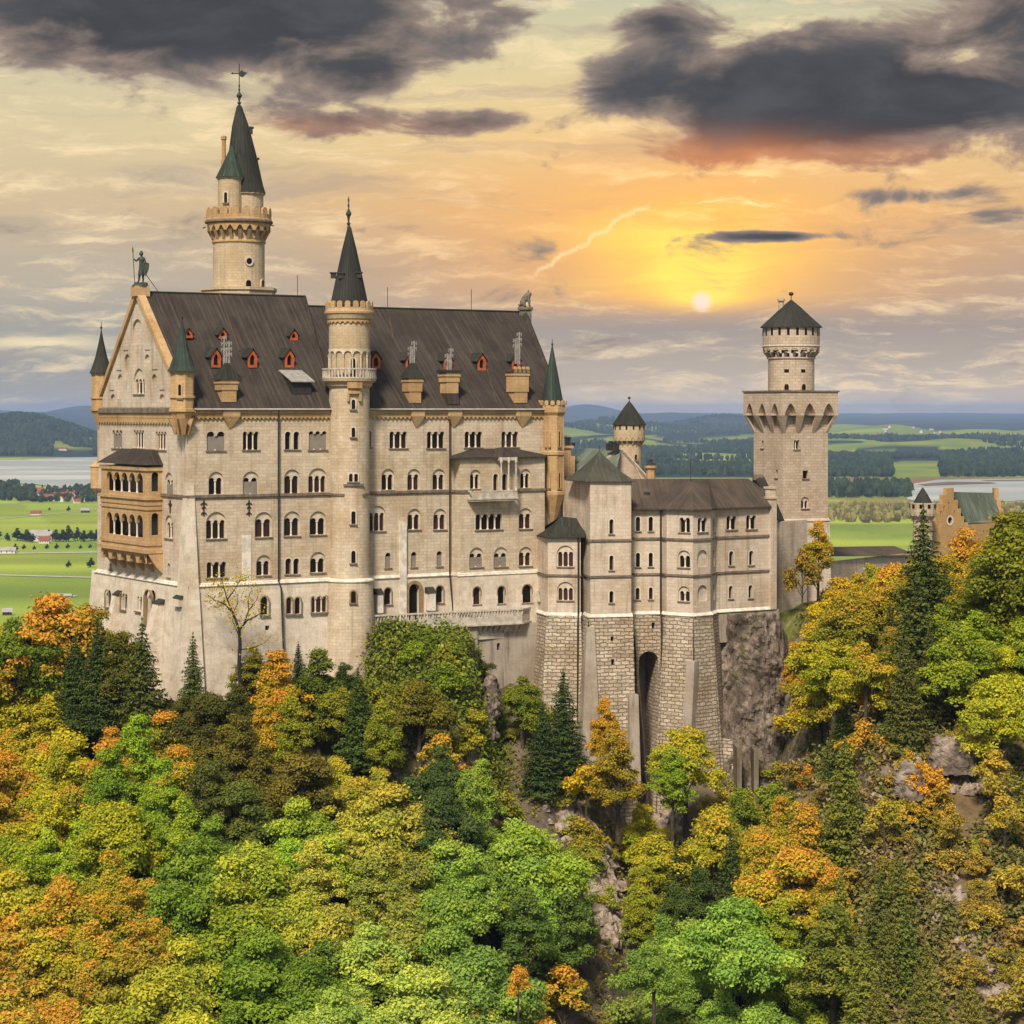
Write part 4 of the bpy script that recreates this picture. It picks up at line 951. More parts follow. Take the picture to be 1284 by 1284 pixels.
mb = MB(); arcbox(mb, rg, 436, 451, -.05, .75, z(487), z(475.5), 5); arcbox(mb, rg, 437, 450, -.05, .45, z(494), z(487.02), 5)
for px in (435.5, 449): arcbox(mb, rg, px, px + 2.6, -.05, .4, z(503), z(492), 1)
mb.build('bracket', 'gold', st)

# =================================================================== TALL TOWER
ty = 331.0; tx = WX(299.5, ty); rT = 3.82; z = lambda q: WZ(q, ty)
tt = thing('tall_tower', 'tallest round tower behind the palace roof with side turret, dark spire and weathervane', 'tower', (tx, ty, -36))
mb = MB(); mb.lathe(tx, ty, [(rT, -36), (rT, z(283))], 32, cap=False); mb.build('shaft', 'cream', tt)
mb = MB(); mb.lathe(tx, ty, [(5.6, -36), (5.6, z(367)), (5.85, z(365)), (5.85, z(361.5)), (rT, z(361))], 8, R(22.5)); mb.build('plinth', 'cream', tt)
rP = 4.82
mb = MB(); mb.lathe(tx, ty, [(rT, z(306)), (rT + .18, z(305)), (rT + .18, z(303)), (rT, z(302))], 32, cap=False)
mb.lathe(tx, ty, [(rT, z(282)), (rP - .15, z(281.8)), (rP + .05, z(280)), (rP + .05, z(276)), (rP, z(275)), (rP, z(271)), (rP - .4, z(271)), (rP - .4, z(276)), (1, z(276.1))], 32, cap=False)
rg = Ring(tx, ty, rP); nn = 20; scallops(mb, rg, 0, rg.L, nn, z(291), z(281), -.14, .35, 6, .28, True)
rg2 = Ring(tx, ty, rT); corbels(mb, rg2, 0, rg2.L, nn, z(303), z(290), rP - rT - .12, .42, 0, False)
mb.bm = 0
gl_ = mb.build('gallery', 'gold', tt)
rg2b = Ring(tx, ty, rT)
mb = MB(); rg = Ring(tx, ty, rP); merlons(mb, rg, 0, rg.L, 18, z(271.2), z(261.5), .02, .38, .68); mb.build('battlement', 'gold', gl_)
mb = MB(); mb.lathe(tx, ty, [(rP + .05, z(281)), (rP + .22, z(280)), (rP + .22, z(278)), (rP + .05, z(277))], 32, cap=False); mb.pieces('string_course', 'dtrim', gl_)
ux = WX(307, ty); rU = 2.75
mb = MB(); mb.lathe(ux, ty, [(rU, z(277)), (rU, z(246)), (rU + .3, z(244)), (rU + .3, z(242.5))], 24); mb.build('upper_drum', 'cream', tt)
mb = MB(); ax = WX(300, ty)
rings = []
prof = [(ux, 3.1, 243), (ux - .05, 2.75, 232), (WX(304, ty), 2.1, 195), (WX(301.5, ty), 1.25, 158), (ax, .42, 134), (ax, .15, 131)]
RR = [[(c + r * math.cos(2 * math.pi * i / 20), ty + r * math.sin(2 * math.pi * i / 20), z(q)) for i in range(20)] for c, r, q in prof]
for A, B in zip(RR, RR[1:]): mb.loft(A, B, False, False)
mb.face(list(reversed(RR[0]))); spr = mb.build('spire', 'croof', tt)
mb = MB(); finial(mb, ax, ty, z(133), z(104), 1.1); mb.build('finial', 'bronze', spr)
mb = MB(); mb.tube([(ax, ty, z(106)), (ax, ty, z(80))], .07, 5); zz_ = z(92)
mb.tube([(ax - .9, ty, zz_), (ax + .9, ty, zz_)], .07, 4)
P_ = [(-.9, -.2), (-1.25, 0), (-.9, .2)]; mb.loft([(ax + a, ty - .05, zz_ + b) for a, b in P_], [(ax + a, ty + .05, zz_ + b) for a, b in P_])
P_ = [(.1, -.45), (.5, -.6), (.85, -.25), (1.2, .1), (.75, .2), (.3, .5), (.05, .1)]; mb.loft([(ax + a, ty - .05, zz_ + b) for a, b in P_], [(ax + a, ty + .05, zz_ + b) for a, b in P_])
mb.tube([(ax, ty, z(86)), (ax, ty, z(86))], .05, 4); mb.build('weathervane', 'iron', spr)
# side turret on the gallery
qx = WX(288.3, ty - 2.4); qy = ty - 2.4; rq = 1.78; z2 = lambda q: WZ(q, qy)
mb = MB(); mb.lathe(qx, qy, [(.4, z2(310)), (.75, z2(303)), (.75, z2(298)), (1.1, z2(296)), (1.1, z2(290)), (1.5, z2(286)), (rq, z2(280)), (rq, z2(226)), (rq + .2, z2(224)), (rq + .2, z2(222))], 20); sq = mb.build('side_turret', 'cream', tt)
mb = MB(); A = [(qx + (rq + .35) * math.cos(t), qy + (rq + .35) * math.sin(t), z2(223)) for t in [2 * math.pi * i / 16 for i in range(16)]]
B = [(qx + .1 + 1.1 * math.cos(t), qy + .3 + 1.1 * math.sin(t), z2(203)) for t in [2 * math.pi * i / 16 for i in range(16)]]
C_ = [(WX(290, qy) + .12 * math.cos(t), qy + .7 + .12 * math.sin(t), z2(182)) for t in [2 * math.pi * i / 16 for i in range(16)]]
mb.loft(A, B, True, False); mb.loft(B, C_, False, True); mb.build('turret_roof', 'teal', sq)
frame_window(Ring(qx, qy, rq), 283.3, 241, 254, 4, sq, mat='trim')
mb = MB(); mb.lathe(WX(280.6, ty), ty, [(.42, z(212)), (.42, z(200)), (.3, z(199)), (.3, z(176)), (.42, z(175)), (.42, z(171)), (.2, z(170))], 8); mb.build('chimney', 'gold', tt)
mb = MB()
for px, q, w_ in ((320.3, 203, .55), (314.5, 164, .4)): mb.wbox(WX(px, ty) - 1.0, WX(px, ty) + w_ * .6, ty - .4, ty + .4, z(q + 4), z(q - 3)); mb.wbox(WX(px, ty) - 1.0, WX(px, ty) + w_, ty - .5, ty + .5, z(q - 3), z(q - 5))
mb.pieces('vent_dormer', 'iron', spr)
mb = MB()
mb.tube([(tx + 4.8, ty - .8, z(283)), (tx + 5.3, ty - 1, z(284))], .09, 5); mb.tube([(tx - 4.8, ty - .8, z(285)), (tx - 5.2, ty - 1, z(287))], .09, 5); mb.pieces('waterspout', 'iron', gl_)
rg = Ring(tx, ty, rT)
frame_window(rg, 312.3, 323.5, 331.5, 8, tt, True); frame_window(rg, 311.5, 351, 360, 6.5, tt, mat='cream'); frame_window(rg, 329, 351, 360, 3, tt, mat='cream')

# =================================================================== KNIGHT + LION (roof statues)
def skin(name, pts, edges, rad, mat, root=0, sub=1):
    me = bpy.data.meshes.new(name); me.from_pydata(pts, edges, []); o = bpy.data.objects.new(name, me); COL.objects.link(o)
    md = o.modifiers.new('s', 'SKIN'); 
    if not me.skin_vertices: raise RuntimeError('no skin layer')
    for i, r in enumerate(rad):
        me.skin_vertices[0].data[i].radius = (r, r) if not isinstance(r, tuple) else r
    me.skin_vertices[0].data[root].use_root = True
    o.modifiers.new('d', 'SUBSURF').levels = sub
    dg = bpy.context.evaluated_depsgraph_get(); me2 = bpy.data.meshes.new_from_object(o.evaluated_get(dg))
    o.modifiers.clear(); o.data = me2; me2.materials.clear(); me2.materials.append(M[mat])
    me2.polygons.foreach_set('use_smooth', [True] * len(me2.polygons))
    return o
bx, by, _ = gab.P(APX, -.35, 0); zb = RZ1 + .85
kn = thing('knight_statue', 'dark green bronze statue of a standing knight with spear and shield on the gable peak', 'statue', (bx, by, zb))
k = lambda x, y, zz: (x, y, zz + .5)
pts = [k(.15, 0, 2.3), k(.17, 0, 2.75), k(.2, 0, 3.3), k(.18, 0, 3.65), k(.14, -.04, 4.05), k(-.2, -.1, 3.4), k(-.55, -.2, 3.0), k(-.85, -.35, 3.35), k(.55, .0, 3.4), k(.75, -.1, 2.8), k(.7, -.35, 2.35),
       k(-.08, -.05, 1.2), k(-.22, -.05, .15), k(-.4, -.22, .05), k(.38, 0, 1.2), k(.4, .05, .15), k(.3, -.2, .05), k(.15, 0, 2.0)]
ed = [(0, 1), (1, 2), (2, 3), (3, 4), (2, 5), (5, 6), (6, 7), (2, 8), (8, 9), (9, 10), (0, 17), (17, 11), (11, 12), (12, 13), (17, 14), (14, 15), (15, 16)]
body = skin('body', pts, ed, [.36, .33, .42, .13, .24, .2, .14, .1, .2, .14, .1, .2, .13, .1, .2, .13, .1, .34], 'bronze', 0, 1); body.parent = kn
mb = MB(); mb.box(Fac((bx, by), (bx + 1, by), True), -.75, .95, -.75, .75, zb, zb + .5); mb.lathe(bx, by, [(1.2, zb + .0), (1.1, zb + .2)], 12); mb.build('base', 'bronze', kn)
mb = MB(); mb.tube([(bx - .75, by - .3, zb + .5), (bx - .98, by - .4, zb + 5.0)], .055, 6); mb.lathe(bx - .99, by - .4, [(.14, zb + 4.85), (.02, zb + 5.6)], 6); mb.build('spear', 'bronze', kn)
mb = MB()
P_ = [(-.5, 1.0), (-.42, .1), (0, -.85), (.42, .1), (.5, 1.0), (0, 1.12)]
cs = Vector((bx + .85, by - .55, zb + 2.2)); 
mb.loft([tuple(cs + Vector((a, -.06 - .1 * (1 - abs(a)), b))) for a, b in P_], [tuple(cs + Vector((a, .06, b))) for a, b in P_]); mb.build('shield', 'bronze', kn)
mb = MB(); mb.lathe(bx + .14, by - .04, [(.27, zb + 4.4), (.3, zb + 4.6), (.2, zb + 4.85), (.03, zb + 5.0)], 10); mb.build('helmet', 'bronze', kn)
mb = MB(); mb.lathe(bx + .15, by, [(.5, zb + 1.55), (.34, zb + 2.7)], 10); mb.build('tunic', 'bronze', kn)
mb = MB(); mb.tube([(bx + .5, by + .4, zb + 2.0), tuple(R0.lerp(R1, .13) + Vector((0, 0, .1)))], .05, 4); mb.build('stay_rod', 'iron', kn)
lx, ly, lz = cx_, cy_, RZ2 + .75
ln = thing('lion_statue', 'weathered stone lion sitting upright at the right end of the palace ridge', 'statue', (lx, ly, lz))
k = lambda x, y, zz: (x, y, zz)
pts = [k(-.75, 0, .5), k(-.4, 0, 1.1), k(.15, 0, 1.65), k(.45, 0, 2.1), k(.95, 0, 2.15), k(.5, .28, 1.1), k(.6, .28, .15), k(.85, .28, .05), k(.5, -.28, 1.1), k(.6, -.28, .15), k(.85, -.28, .05),
       k(-.35, .45, .45), k(.1, .5, .1), k(-.35, -.45, .45), k(.1, -.5, .1), k(-1.05, 0, .15), k(-1.15, .1, .6)]
ed = [(0, 1), (1, 2), (2, 3), (3, 4), (2, 5), (5, 6), (6, 7), (2, 8), (8, 9), (9, 10), (0, 11), (11, 12), (0, 13), (13, 14), (0, 15), (15, 16)]
body = skin('body', pts, ed, [.5, .48, .55, .5, .24, .2, .15, .15, .2, .15, .15, .32, .15, .32, .15, .1, .08], 'lstone', 0, 1); body.parent = ln
mb = MB()
for s_ in (-.26, .26): mb.lathe(lx + .4, ly + s_, [(.14, lz + 2.45), (.03, lz + 2.75)], 6)
mb.build('ear', 'lstone', ln)
# =================================================================== RIGHT WING (on rock-faced foundations)
wing = thing('castle_wing', 'lower pale wing with pyramid roofed block and rough masonry foundations over a deep arch', 'castle wing', (WX(830, 324), 324, -40))
def seg(a, b): return Fac(a, b)
L0, L1, L2 = (671, 328), (687, 321.6), (728, 321.0)
S0, S1, S2, S3 = (733, 323.0), (740, 318.6), (791.5, 320.0), (791.8, 323.4)
M1_ = (831, 324.0)
B1, B2, B3, B4 = (836, 322.6), (869, 320.2), (891, 322.6), (898, 326.2)
E_ = (966, 331.6)
ZW, ZT, ZM, ZB = -14.25, -18.6, -23.75, -29.3
wf = {}
def wall_run(a, b, ztop, wins, zbot=ZB, mat='wing', blank=False):
    fm = seg(a, b); hs = [window(fm, *q, wing) for q in wins]; m = MB(); panel(m, fm, rect(0, fm.L, zbot, ztop), hs); m.build('wall', mat, wing); return fm
fLa = wall_run(L0, L1, -18.2, [(675.5, 741, 754, 4, 1, 'p')])
fLb = wall_run(L1, L2, -18.2, [(709, 684, 710.5, 19.5, 3, 'a'), (709, 729.5, 753, 19, 3, 'a')])
fSa = wall_run(S0, S1, -10.25, [])
fSb = wall_run(S1, S2, -10.25, [(766.7, 651, 669.5, 5.2, 1, 'p'), (766.7, 696.5, 715, 5.2, 1, 'p'), (766.7, 741, 756, 5.2, 1, 'p')])
fM = wall_run(S3, M1_, ZW, [(800, 648, 666, 5.4, 1, 'p'), (816, 648, 666, 5.4, 1, 'p'), (800, 693, 711, 5.2, 1, 'p'), (816, 693, 710.5, 5.2, 1, 'p'), (799.5, 737, 752, 4.8, 1, 'p'), (816, 736.5, 751.5, 4.8, 1, 'p')])
fB0 = wall_run(M1_, B1, ZW, [])
fB1 = wall_run(B1, B2, ZW, [(858.5, 649, 667.5, 13, 2, 'p'), (857.7, 690, 711.5, 14, 2, 'a'), (857.7, 735, 754, 13, 2, 'a')])
fB2 = wall_run(B2, B3, ZW, [(881, 649, 667, 12, 2, 'p'), (880.8, 689.5, 711, 13, 1, 'o'), (880.8, 733.5, 754, 12, 1, 'o')])
fB3 = wall_run(B3, B4, ZW, [(894.8, 649, 667, 2.6, 1, 'p'), (894.8, 689, 710, 2.6, 1, 'o'), (894.8, 733, 752, 2.6, 1, 'o')])
fE = wall_run(B4, E_, ZW, [(917.3, 647, 664, 12.5, 2, 'p'), (942, 646, 663.5, 12.5, 2, 'p'), (917, 691, 709, 5.6, 1, 'p'), (942, 690.5, 708.5, 5.6, 1, 'p'), (916.3, 734.5, 750.5, 5, 1, 'p'), (941, 733.5, 750, 5, 1, 'p')])
allf = [(fLa, 0), (fLb, 0), (fSa, 1), (fSb, 1), (fM, 1), (fB0, 1), (fB1, 1), (fB2, 1), (fB3, 1), (fE, 1)]
mb = MB()
for fm, t in allf:
    for zz in ([ZM] + ([ZT] if t else [])): mb.box(fm, -.1, fm.L + .1, -.05, .2, zz - .2, zz + .1)
mb.pieces('string_course', 'dtrim', wing)
mb = MB()
for fm, t in allf: ledge(mb, fm, -.15, fm.L + .15, ZB + .1, .38)
mb.pieces('base_ledge', 'ledge', wing)
# side and rear walls of the blocks
def W2(p): return Vector((WX(*p), p[1]))
def back_of(p, d): q = W2(p); n = Vector((-.37, .93)) * d; return q + n
mb = MB()
def wallq(a, b, z0, z1): mb.face([(a.x, a.y, z0), (b.x, b.y, z0), (b.x, b.y, z1), (a.x, a.y, z1)])
sB0, sB2 = back_of(S1, 8.0), back_of(S2, 8.0)
wallq(W2(S0), W2(S0) + (sB0 - W2(S1)), -30, -10.25); wallq(sB2, W2(S2), -30, -10.25); wallq(W2(S0) + (sB0 - W2(S1)), sB2, -30, -10.25)
eB = back_of(E_, 11); mB = back_of(S3, 9); wallq(W2(E_), eB, -36, ZW); wallq(eB, mB, -30, ZW)
mb.build('wall', 'wing', wing)
# roofs
mb = MB()
c = (W2(S1) + W2(S2) + sB0 + sB2) / 4
def pyr(mb, corners, c, z0, prof, ov):
    rr = []
    for f, zz in prof: rr.append([(c.x + (p.x - c.x) * f * ov, c.y + (p.y - c.y) * f * ov, zz) for p in corners])
    for A, B in zip(rr, rr[1:]): mb.loft(A, B, False, False)
    mb.face(list(reversed(rr[0])))
cs_ = [W2(S1) - Vector((.5, 0)), W2(S2), sB2, sB0]
pyr(mb, cs_, c, 0, [(1, -10.3), (1.0, -10.15), (.62, -8.9), (.34, -7.6), (.02, -6.0)], 1.12); mb.build('roof', 'bgreen', wing)
mb = MB(); mb.tube([(c.x, c.y, -6.2), (c.x, c.y, -5.2)], .06, 5); mb.build('finial', 'iron', wing)
mb = MB()                                          # low conical roof of the left bay
ap = Vector((WX(703, 326), 326, WZ(647.5, 326))); rr_ = Vector((WX(735, 325.5), 325.5, WZ(651, 325.5)))
def out3(p, d, z): q = W2(p); return Vector((q.x, q.y - d, z))
e0 = Vector((WX(668.5, 329), 329, -18.3)); e1 = Vector((WX(684, 321), 321.0, -18.3)); e2 = Vector((WX(734, 320.3), 320.3, -18.2))
mid = lambda a, b, t, s: a.lerp(b, t) - Vector((0, 0, s))
for a, b, ta, tb in ((e0, e1, ap, ap), (e1, e2, ap, rr_)):
    for k_ in range(3):
        t0, t1 = k_ / 3, (k_ + 1) / 3; sg = lambda t: .5 * math.sin(math.pi * t)
        pa0, pb0, pa1, pb1 = mid(a, ta, t0, sg(t0)), mid(b, tb, t0, sg(t0)), mid(a, ta, t1, sg(t1)), mid(b, tb, t1, sg(t1))
        mb.face([pa0, pb0, pb1] + ([pa1] if (pa1 - pb1).length > .01 else []))
    mb.face([a - Vector((0, 0, .15)), b - Vector((0, 0, .15)), b, a])
mb.face([e0, ap, Vector((WX(700, 331), 331, -17.5))]); mb.face([e0 - Vector((0, 0, .02)), e1 - Vector((0, 0, .02)), e2 - Vector((0, 0, .02)), rr_ - Vector((0, 0, 3))])
mb.build('roof', 'croof', wing)
mb = MB()
def w3(p, z, d=0.0): q = W2(p); return Vector((q.x, q.y - d, z))
ZR = -10.3
RA, RB, RC = Vector((WX(792, 329), 329, WZ(600.5, 329))), Vector((WX(867, 330), 330, WZ(601.5, 330))), Vector((WX(938, 334.5), 334.5, WZ(600, 334.5)))
RD = Vector((WX(961, 334), 334, WZ(616, 334)))
bp = Vector((WX(867, 325.5), 325.5, WZ(606, 325.5)))
o = .45
mm = [w3((791.5, 323.0), ZW, o), w3((829, 323.6), ZW, o), w3((835, 322.4), ZW, o), w3((869, 319.9), ZW, o), w3((892, 322.2), ZW, o), w3((899, 325.6), ZW, o), w3((967, 331.4), ZW, o)]
V14 = Vector((WX(845, 329.5), 329.5, RA.z))
mb.face([mm[0], mm[1], V14, RA]); mb.face([mm[1], mm[2], bp, V14]); mb.face([mm[2], mm[3], bp]); mb.face([mm[3], mm[4], bp])
V15 = Vector((WX(888, 331), 331, RB.z)); mb.face([mm[4], mm[5], V15, bp]); mb.face([bp, V15, V14]); 
mb.face([mm[5], mm[6], RD, RC, V15])
bk = [Vector((eB.x, eB.y, ZW)), Vector((mB.x, mB.y, ZW))]
mb.face([bk[0], bk[1], RA, V14, V15, RC]); mb.face([mm[6], bk[0], RC, RD])
for a, b in zip(mm, mm[1:]): mb.face([a - Vector((0, 0, .22)), b - Vector((0, 0, .22)), b, a])
mb.face([m_ - Vector((0, 0, .23)) for m_ in reversed(mm)] + [bk[1] - Vector((0, 0, .23)), bk[0] - Vector((0, 0, .23))])
mb.build('roof', 'wroof', wing)
mb = MB()                                          # roof lights and vent
for px, y, w_, h_, d in ((811, 619, .45, .5, 326), (884, 617, .6, .5, 328.5), (876, 612, .35, .4, 329)):
    P = Vector((WX(px, d), d, WZ(y, d))); mb.wbox(P.x - w_, P.x + w_, P.y - .4, P.y + .8, P.z - .4, P.z + h_ * .5)
mb.pieces('roof_light', 'iron', wing)
mb = MB(); mb.tube([(WX(866, 328), 328, -11), (WX(866, 328), 328, WZ(575, 328))], .04, 4); mb.pieces('lightning_rod', 'iron', wing)
# end pilaster with crow-step parapet
fq = Fac((965, 331.3), (972.5, 332.0)); mb = MB()
mb.box(fq, 0, fq.L, -1.2, .25, ZB - .3, -13.2); mb.box(fq, -.15, fq.L + .15, -1.35, .4, -13.2, -12.9); mb.box(fq, .05, fq.L - .05, -1.0, .1, -12.9, -11.7); mb.box(fq, -.1, fq.L + .1, -1.2, .25, -11.7, -11.4); mb.build('quoin_pier', 'wing', wing)
mb = MB()
g0, g1, g2 = Vector((WX(967, 331.8), 331.8)), Vector((WX(952, 337), 337)), Vector((WX(941, 341), 341))
pf = [(g0, -13.6), (g1, WZ(597, 337)), (g1 + Vector((-.9, .6)), WZ(597, 337)), (g2, -14.5), ]
A = [Vector((p.x, p.y, z)) for p, z in pf] + [Vector((g2.x, g2.y, -17)), Vector((g0.x, g0.y, -17))]; Bq = [p + Vector((.75, .3, 0)) for p in A]
mb.loft([tuple(p) for p in A], [tuple(p) for p in Bq]); mb.build('gable_parapet', 'croof', wing)
mb = MB(); mb.wbox(g1.x - .9, g1.x + .6, g1.y - .2, g1.y + 1.2, WZ(597, 337) - .6, WZ(597, 337) + .25); mb.build('coping', 'dtrim', wing)
# drainpipes
mb = MB()
for fm, u in ((fM, fM.L - .35), (fLb, fLb.L - .3)):
    zt_p = ZW if fm is fM else -18.3
    mb.tube([fm.P(u, .3, zt_p), fm.P(u, .3, ZB), fm.P(u, .9, ZB - 1.2), fm.P(u, 1.7, -50)], .14, 6)
mb.pieces('drainpipe', 'iron', wing)
# rock-faced foundations: each block flares downwards
def found(run, zb, bat, holes=(), mat='rough', depth=1.0, out=.25):
    m = MB()
    for i, (a, b) in enumerate(zip(run, run[1:])):
        fm = Fac(a, b); zt0 = ZB - .3
        k0 = [fm.P(-.0, out, zt0), fm.P(fm.L, out, zt0)]
        if holes and holes[0] == i: panel(m, fm, rect(-.2, fm.L + .2, zb, zt0), [fn(fm) for fn in holes[1]], out=out, batter=bat, ztop=zt0, depth=depth)
        else:
            n = 8
            for k_ in range(n):
                za, zc = zt0 + (zb - zt0) * k_ / n, zt0 + (zb - zt0) * (k_ + 1) / n
                f0, f1 = out + (zt0 - za) * bat, out + (zt0 - zc) * bat
                m.face([fm.P(-f1 * .6, f1, zc), fm.P(fm.L + f1 * .6, f1, zc), fm.P(fm.L + f0 * .6, f0, za), fm.P(-f0 * .6, f0, za)])
    return m
m = found([L0, L1, (727.5, 320.7)], -60, .07); m.build('foundation', 'rough', wing)
def hw(px, y0, y1, w_):
    def fn(fm):
        u = fm.U(px); w2 = w_ * 321 / F / 2; return rect(u - w2, u + w2, WZ(y1, 320), WZ(y0, 320))
    return fn
m = found([(729, 323.5), S1, S2, (792.5, 325.0)], -66, .085, (1, [hw(766.5, 797, 803, 4), hw(766.5, 825, 833, 4)])); m.build('foundation', 'rough', wing)
mb = MB(); fm = Fac(S1, S2)
for y0, y1 in ((797, 803), (825, 833)): u = fm.U(766.5); mb.box(fm, u - .5, u + .5, -.8, -.4, WZ(y1 + 1, 320), WZ(y0 - 1, 320))
mb.pieces('window', 'pane', wing)
m = found([(830.5, 324.5), B1, B2, B3, B4, (899.5, 328)], -66, .062); m.build('foundation', 'rough', wing)
# smooth concrete buttress strips against the rough masonry
def strip(fm, pa, pb, ya, yb, grow, o0=.3, o1=3.6, mat='concrete', name='buttress'):
    u0, u1 = fm.U(pa), fm.U(pb); Y = fm.P(u0, 0, 0)[1]; z1, z0 = WZ(ya, Y), WZ(yb, Y); b = MB()
    A = [fm.P(u0 - grow, 0, z0), fm.P(u0 - grow, o1, z0), fm.P(u1 + grow * .3, o1, z0), fm.P(u1 + grow * .3, 0, z0)]; B = [fm.P(u0, 0, z1), fm.P(u0, o0, z1), fm.P(u1, o0, z1), fm.P(u1, 0, z1)]
    b.loft(list(reversed(A)), list(reversed(B))); return b.build(name, mat, wing)
strip(Fac(S1, S2), 734, 744, 786, 1010, 1.8, .75, 3.4); strip(Fac(S1, S2), 784, 795, 869, 990, .3, 2.2, 3.4)
strip(fB1, 866, 876, 828, 920, .1, 1.2, 2.2)
strip(fB3, 893, 903, 926, 1060, .2, 3.0, 3.6, 'rough')
# middle bay with the deep arch
fmA = Fac((791.8, 323.0), (831, 324.0)); ua_ = fmA.U(813); ar_, _, _ = arcade(ua_, 2.95, -66, WZ(817, 323), 1, seg=14)
m = MB(); panel(m, fmA, rect(-.3, fmA.L + .3, -66, ZB - .3), [ar_, rect(fmA.U(817), fmA.U(821), WZ(789, 323), WZ(781, 323))], out=.1, depth=7); m.build('foundation', 'rough', wing)
mb = MB(); mb.box(fmA, ua_ - 1.5, ua_ + 1.5, -7.4, -7, -66, -30); mb.build('arch_back_wall', 'concrete', wing)
m = MB(); panel(m, fE, rect(-.3, fE.L + 1.5, -34, ZB - .3), [], out=.2, batter=.03, ztop=ZB); m.build('foundation', 'concrete', wing)

# ---------------------------------------------------------------- courtyard house with green roof, behind the wing
ch = thing('courtyard_house', 'yellow-grey courtyard house with green copper roof and gable, behind the square block', 'house', (WX(760, 352), 352, -36))
g = Fac((768, 350.5), (812, 352.5)); 
mb = MB(); pf = [(-6.5, -30), (g.L + 2.5, -30), (g.L + .3, WZ(603, 352)), (g.L * .25, WZ(564, 352)), (-.8, WZ(571, 352)), (-6.5, WZ(610, 352))]
panel(mb, g, pf, []); mb.build('gable', 'wing', ch)
mb = MB()
a, b, c_ = Vector(g.P(g.L + .6, .1, WZ(605, 352))), Vector(g.P(g.L * .25, .1, WZ(563, 352))), Vector(g.P(g.L * .25 - 1.0, .1, WZ(566, 352)))
for p, q in ((a, b),): mb.tube([p, q], .26, 4)
mb.tube([Vector(g.P(g.L * .25 + 2, .15, WZ(577, 352))), Vector(g.P(g.L - .9, .15, WZ(606, 352)))], .1, 4)
mb.build('gable_coping', 'trim', ch)
mb = MB()
r0 = Vector(g.P(g.L * .25, 0, WZ(563.5, 352))); r1 = Vector((WX(735, 356), 356, WZ(562, 356)))
l0 = Vector((WX(770, 344), 344, WZ(602, 344))); l1 = Vector((WX(704, 346), 346, WZ(617, 346))); l2 = Vector((WX(708, 350), 350, WZ(590, 350)))
quad(mb, l1, l0, r0, r1, 6); mb.face([l1, r1, l2]); quad(mb, r1, r0, r0 + Vector((3, 12, -6)), r1 + Vector((3, 12, -6)), 2); mb.build('roof', 'green', ch)
fw = Fac((706, 344.5), (736, 343.8)); h_ = [window(fw, 722, 631, 645, 4, 1, 'p', ch)]
mb = MB(); panel(mb, fw, rect(0, fw.L + 3, -30, WZ(620, 344)), h_); mb.build('wall', 'wing', ch)
mb = MB(); mb.box(fw, 0, fw.L + 2, -.3, .3, WZ(620, 344), WZ(618.5, 344)); mb.box(fw, 0, fw.L + 2, -.1, .1, WZ(615.5, 344), WZ(614.5, 344))
for i in range(14): mb.box(fw, fw.U(716) + i * .28, fw.U(716) + i * .28 + .12, -.05, .05, WZ(618.5, 344), WZ(615.5, 344))
mb.build('balustrade', 'bal', ch)
mb = MB(); fy = Fac((703, 349), (724, 349)); mb.box(fy, 0, fy.L - 1, -2, 0, -22, WZ(562, 349)); mb.box(fy, -.3, fy.L - .6, -2.3, .3, WZ(562, 349), WZ(559, 349)); mb.box(fy, fy.L - 1.5, fy.L - .4, -1, .2, -12, WZ(572, 349)); mb.build('parapet_tower', 'gold', ch)
mb = MB()
for px, y0, y1, r in ((712, 548, 560, .42), (719, 555, 560.2, .26), (762.5, 556, 565, .3), (766, 553, 565, .3), (770, 554, 565, .35), (774, 556, 565, .3)): x = WX(px, 350); mb.lathe(x, 350, [(r, WZ(y1, 350)), (r, WZ(y0, 350) - .2), (r * 1.3, WZ(y0, 350) - .2), (r * 1.3, WZ(y0, 350))], 8)
mb.pieces('chimney', 'iron', ch)
mb = MB(); x = WX(816, 340); z_ = lambda q: WZ(q, 340); mb.lathe(x, 340, [(.7, z_(610)), (.7, z_(588)), (.95, z_(587)), (.95, z_(584)), (.6, z_(583))], 8); mb.build('chimney', 'gold', ch)
mb = MB(); mb.lathe(x, 340, [(.85, z_(587)), (.85, z_(583)), (.3, z_(579)), (.3, z_(577)), (.02, z_(575))], 8); mb.build('chimney_cap', 'iron', ch)
# ---------------------------------------------------------------- small round tower
ry_ = 358.0; rx_ = WX(789, ry_); z = lambda q: WZ(q, ry_)
rt = thing('small_round_tower', 'small round tower with dark cone roof and arched corbels behind the green roof', 'tower', (rx_, ry_, -36))
mb = MB(); mb.lathe(rx_, ry_, [(1.98, -36), (1.98, z(553))], 24, cap=False); mb.build('shaft', 'cream', rt)
mb = MB(); mb.lathe(rx_, ry_, [(1.98, z(553)), (2.45, z(552.8)), (2.52, z(544)), (2.52, z(533)), (2.2, z(532.9))], 24); rg = Ring(rx_, ry_, 2.55); scallops(mb, rg, 0, rg.L, 16, z(552.5), z(547), .0, .3, 6, .28, True); corbels(mb, Ring(rx_, ry_, 1.98), 0, Ring(rx_, ry_, 1.98).L, 16, z(559), z(552.5), .55, .24, 0, False); dr = mb.build('drum', 'cream', rt)
mb = MB(); rg = Ring(rx_, ry_, 2.5)
for i in range(14): u = rg.L * i / 14; mb.box(rg, u - .13, u + .13, -.2, .06, z(538.5), z(533.5))
mb.pieces('window', 'pane', dr)
mb = MB(); mb.lathe(rx_, ry_, [(2.72, z(533)), (2.65, z(531.5)), (1.5, z(518)), (.6, z(508)), (.06, z(503))], 20); cr = mb.build('cone_roof', 'croof', rt)
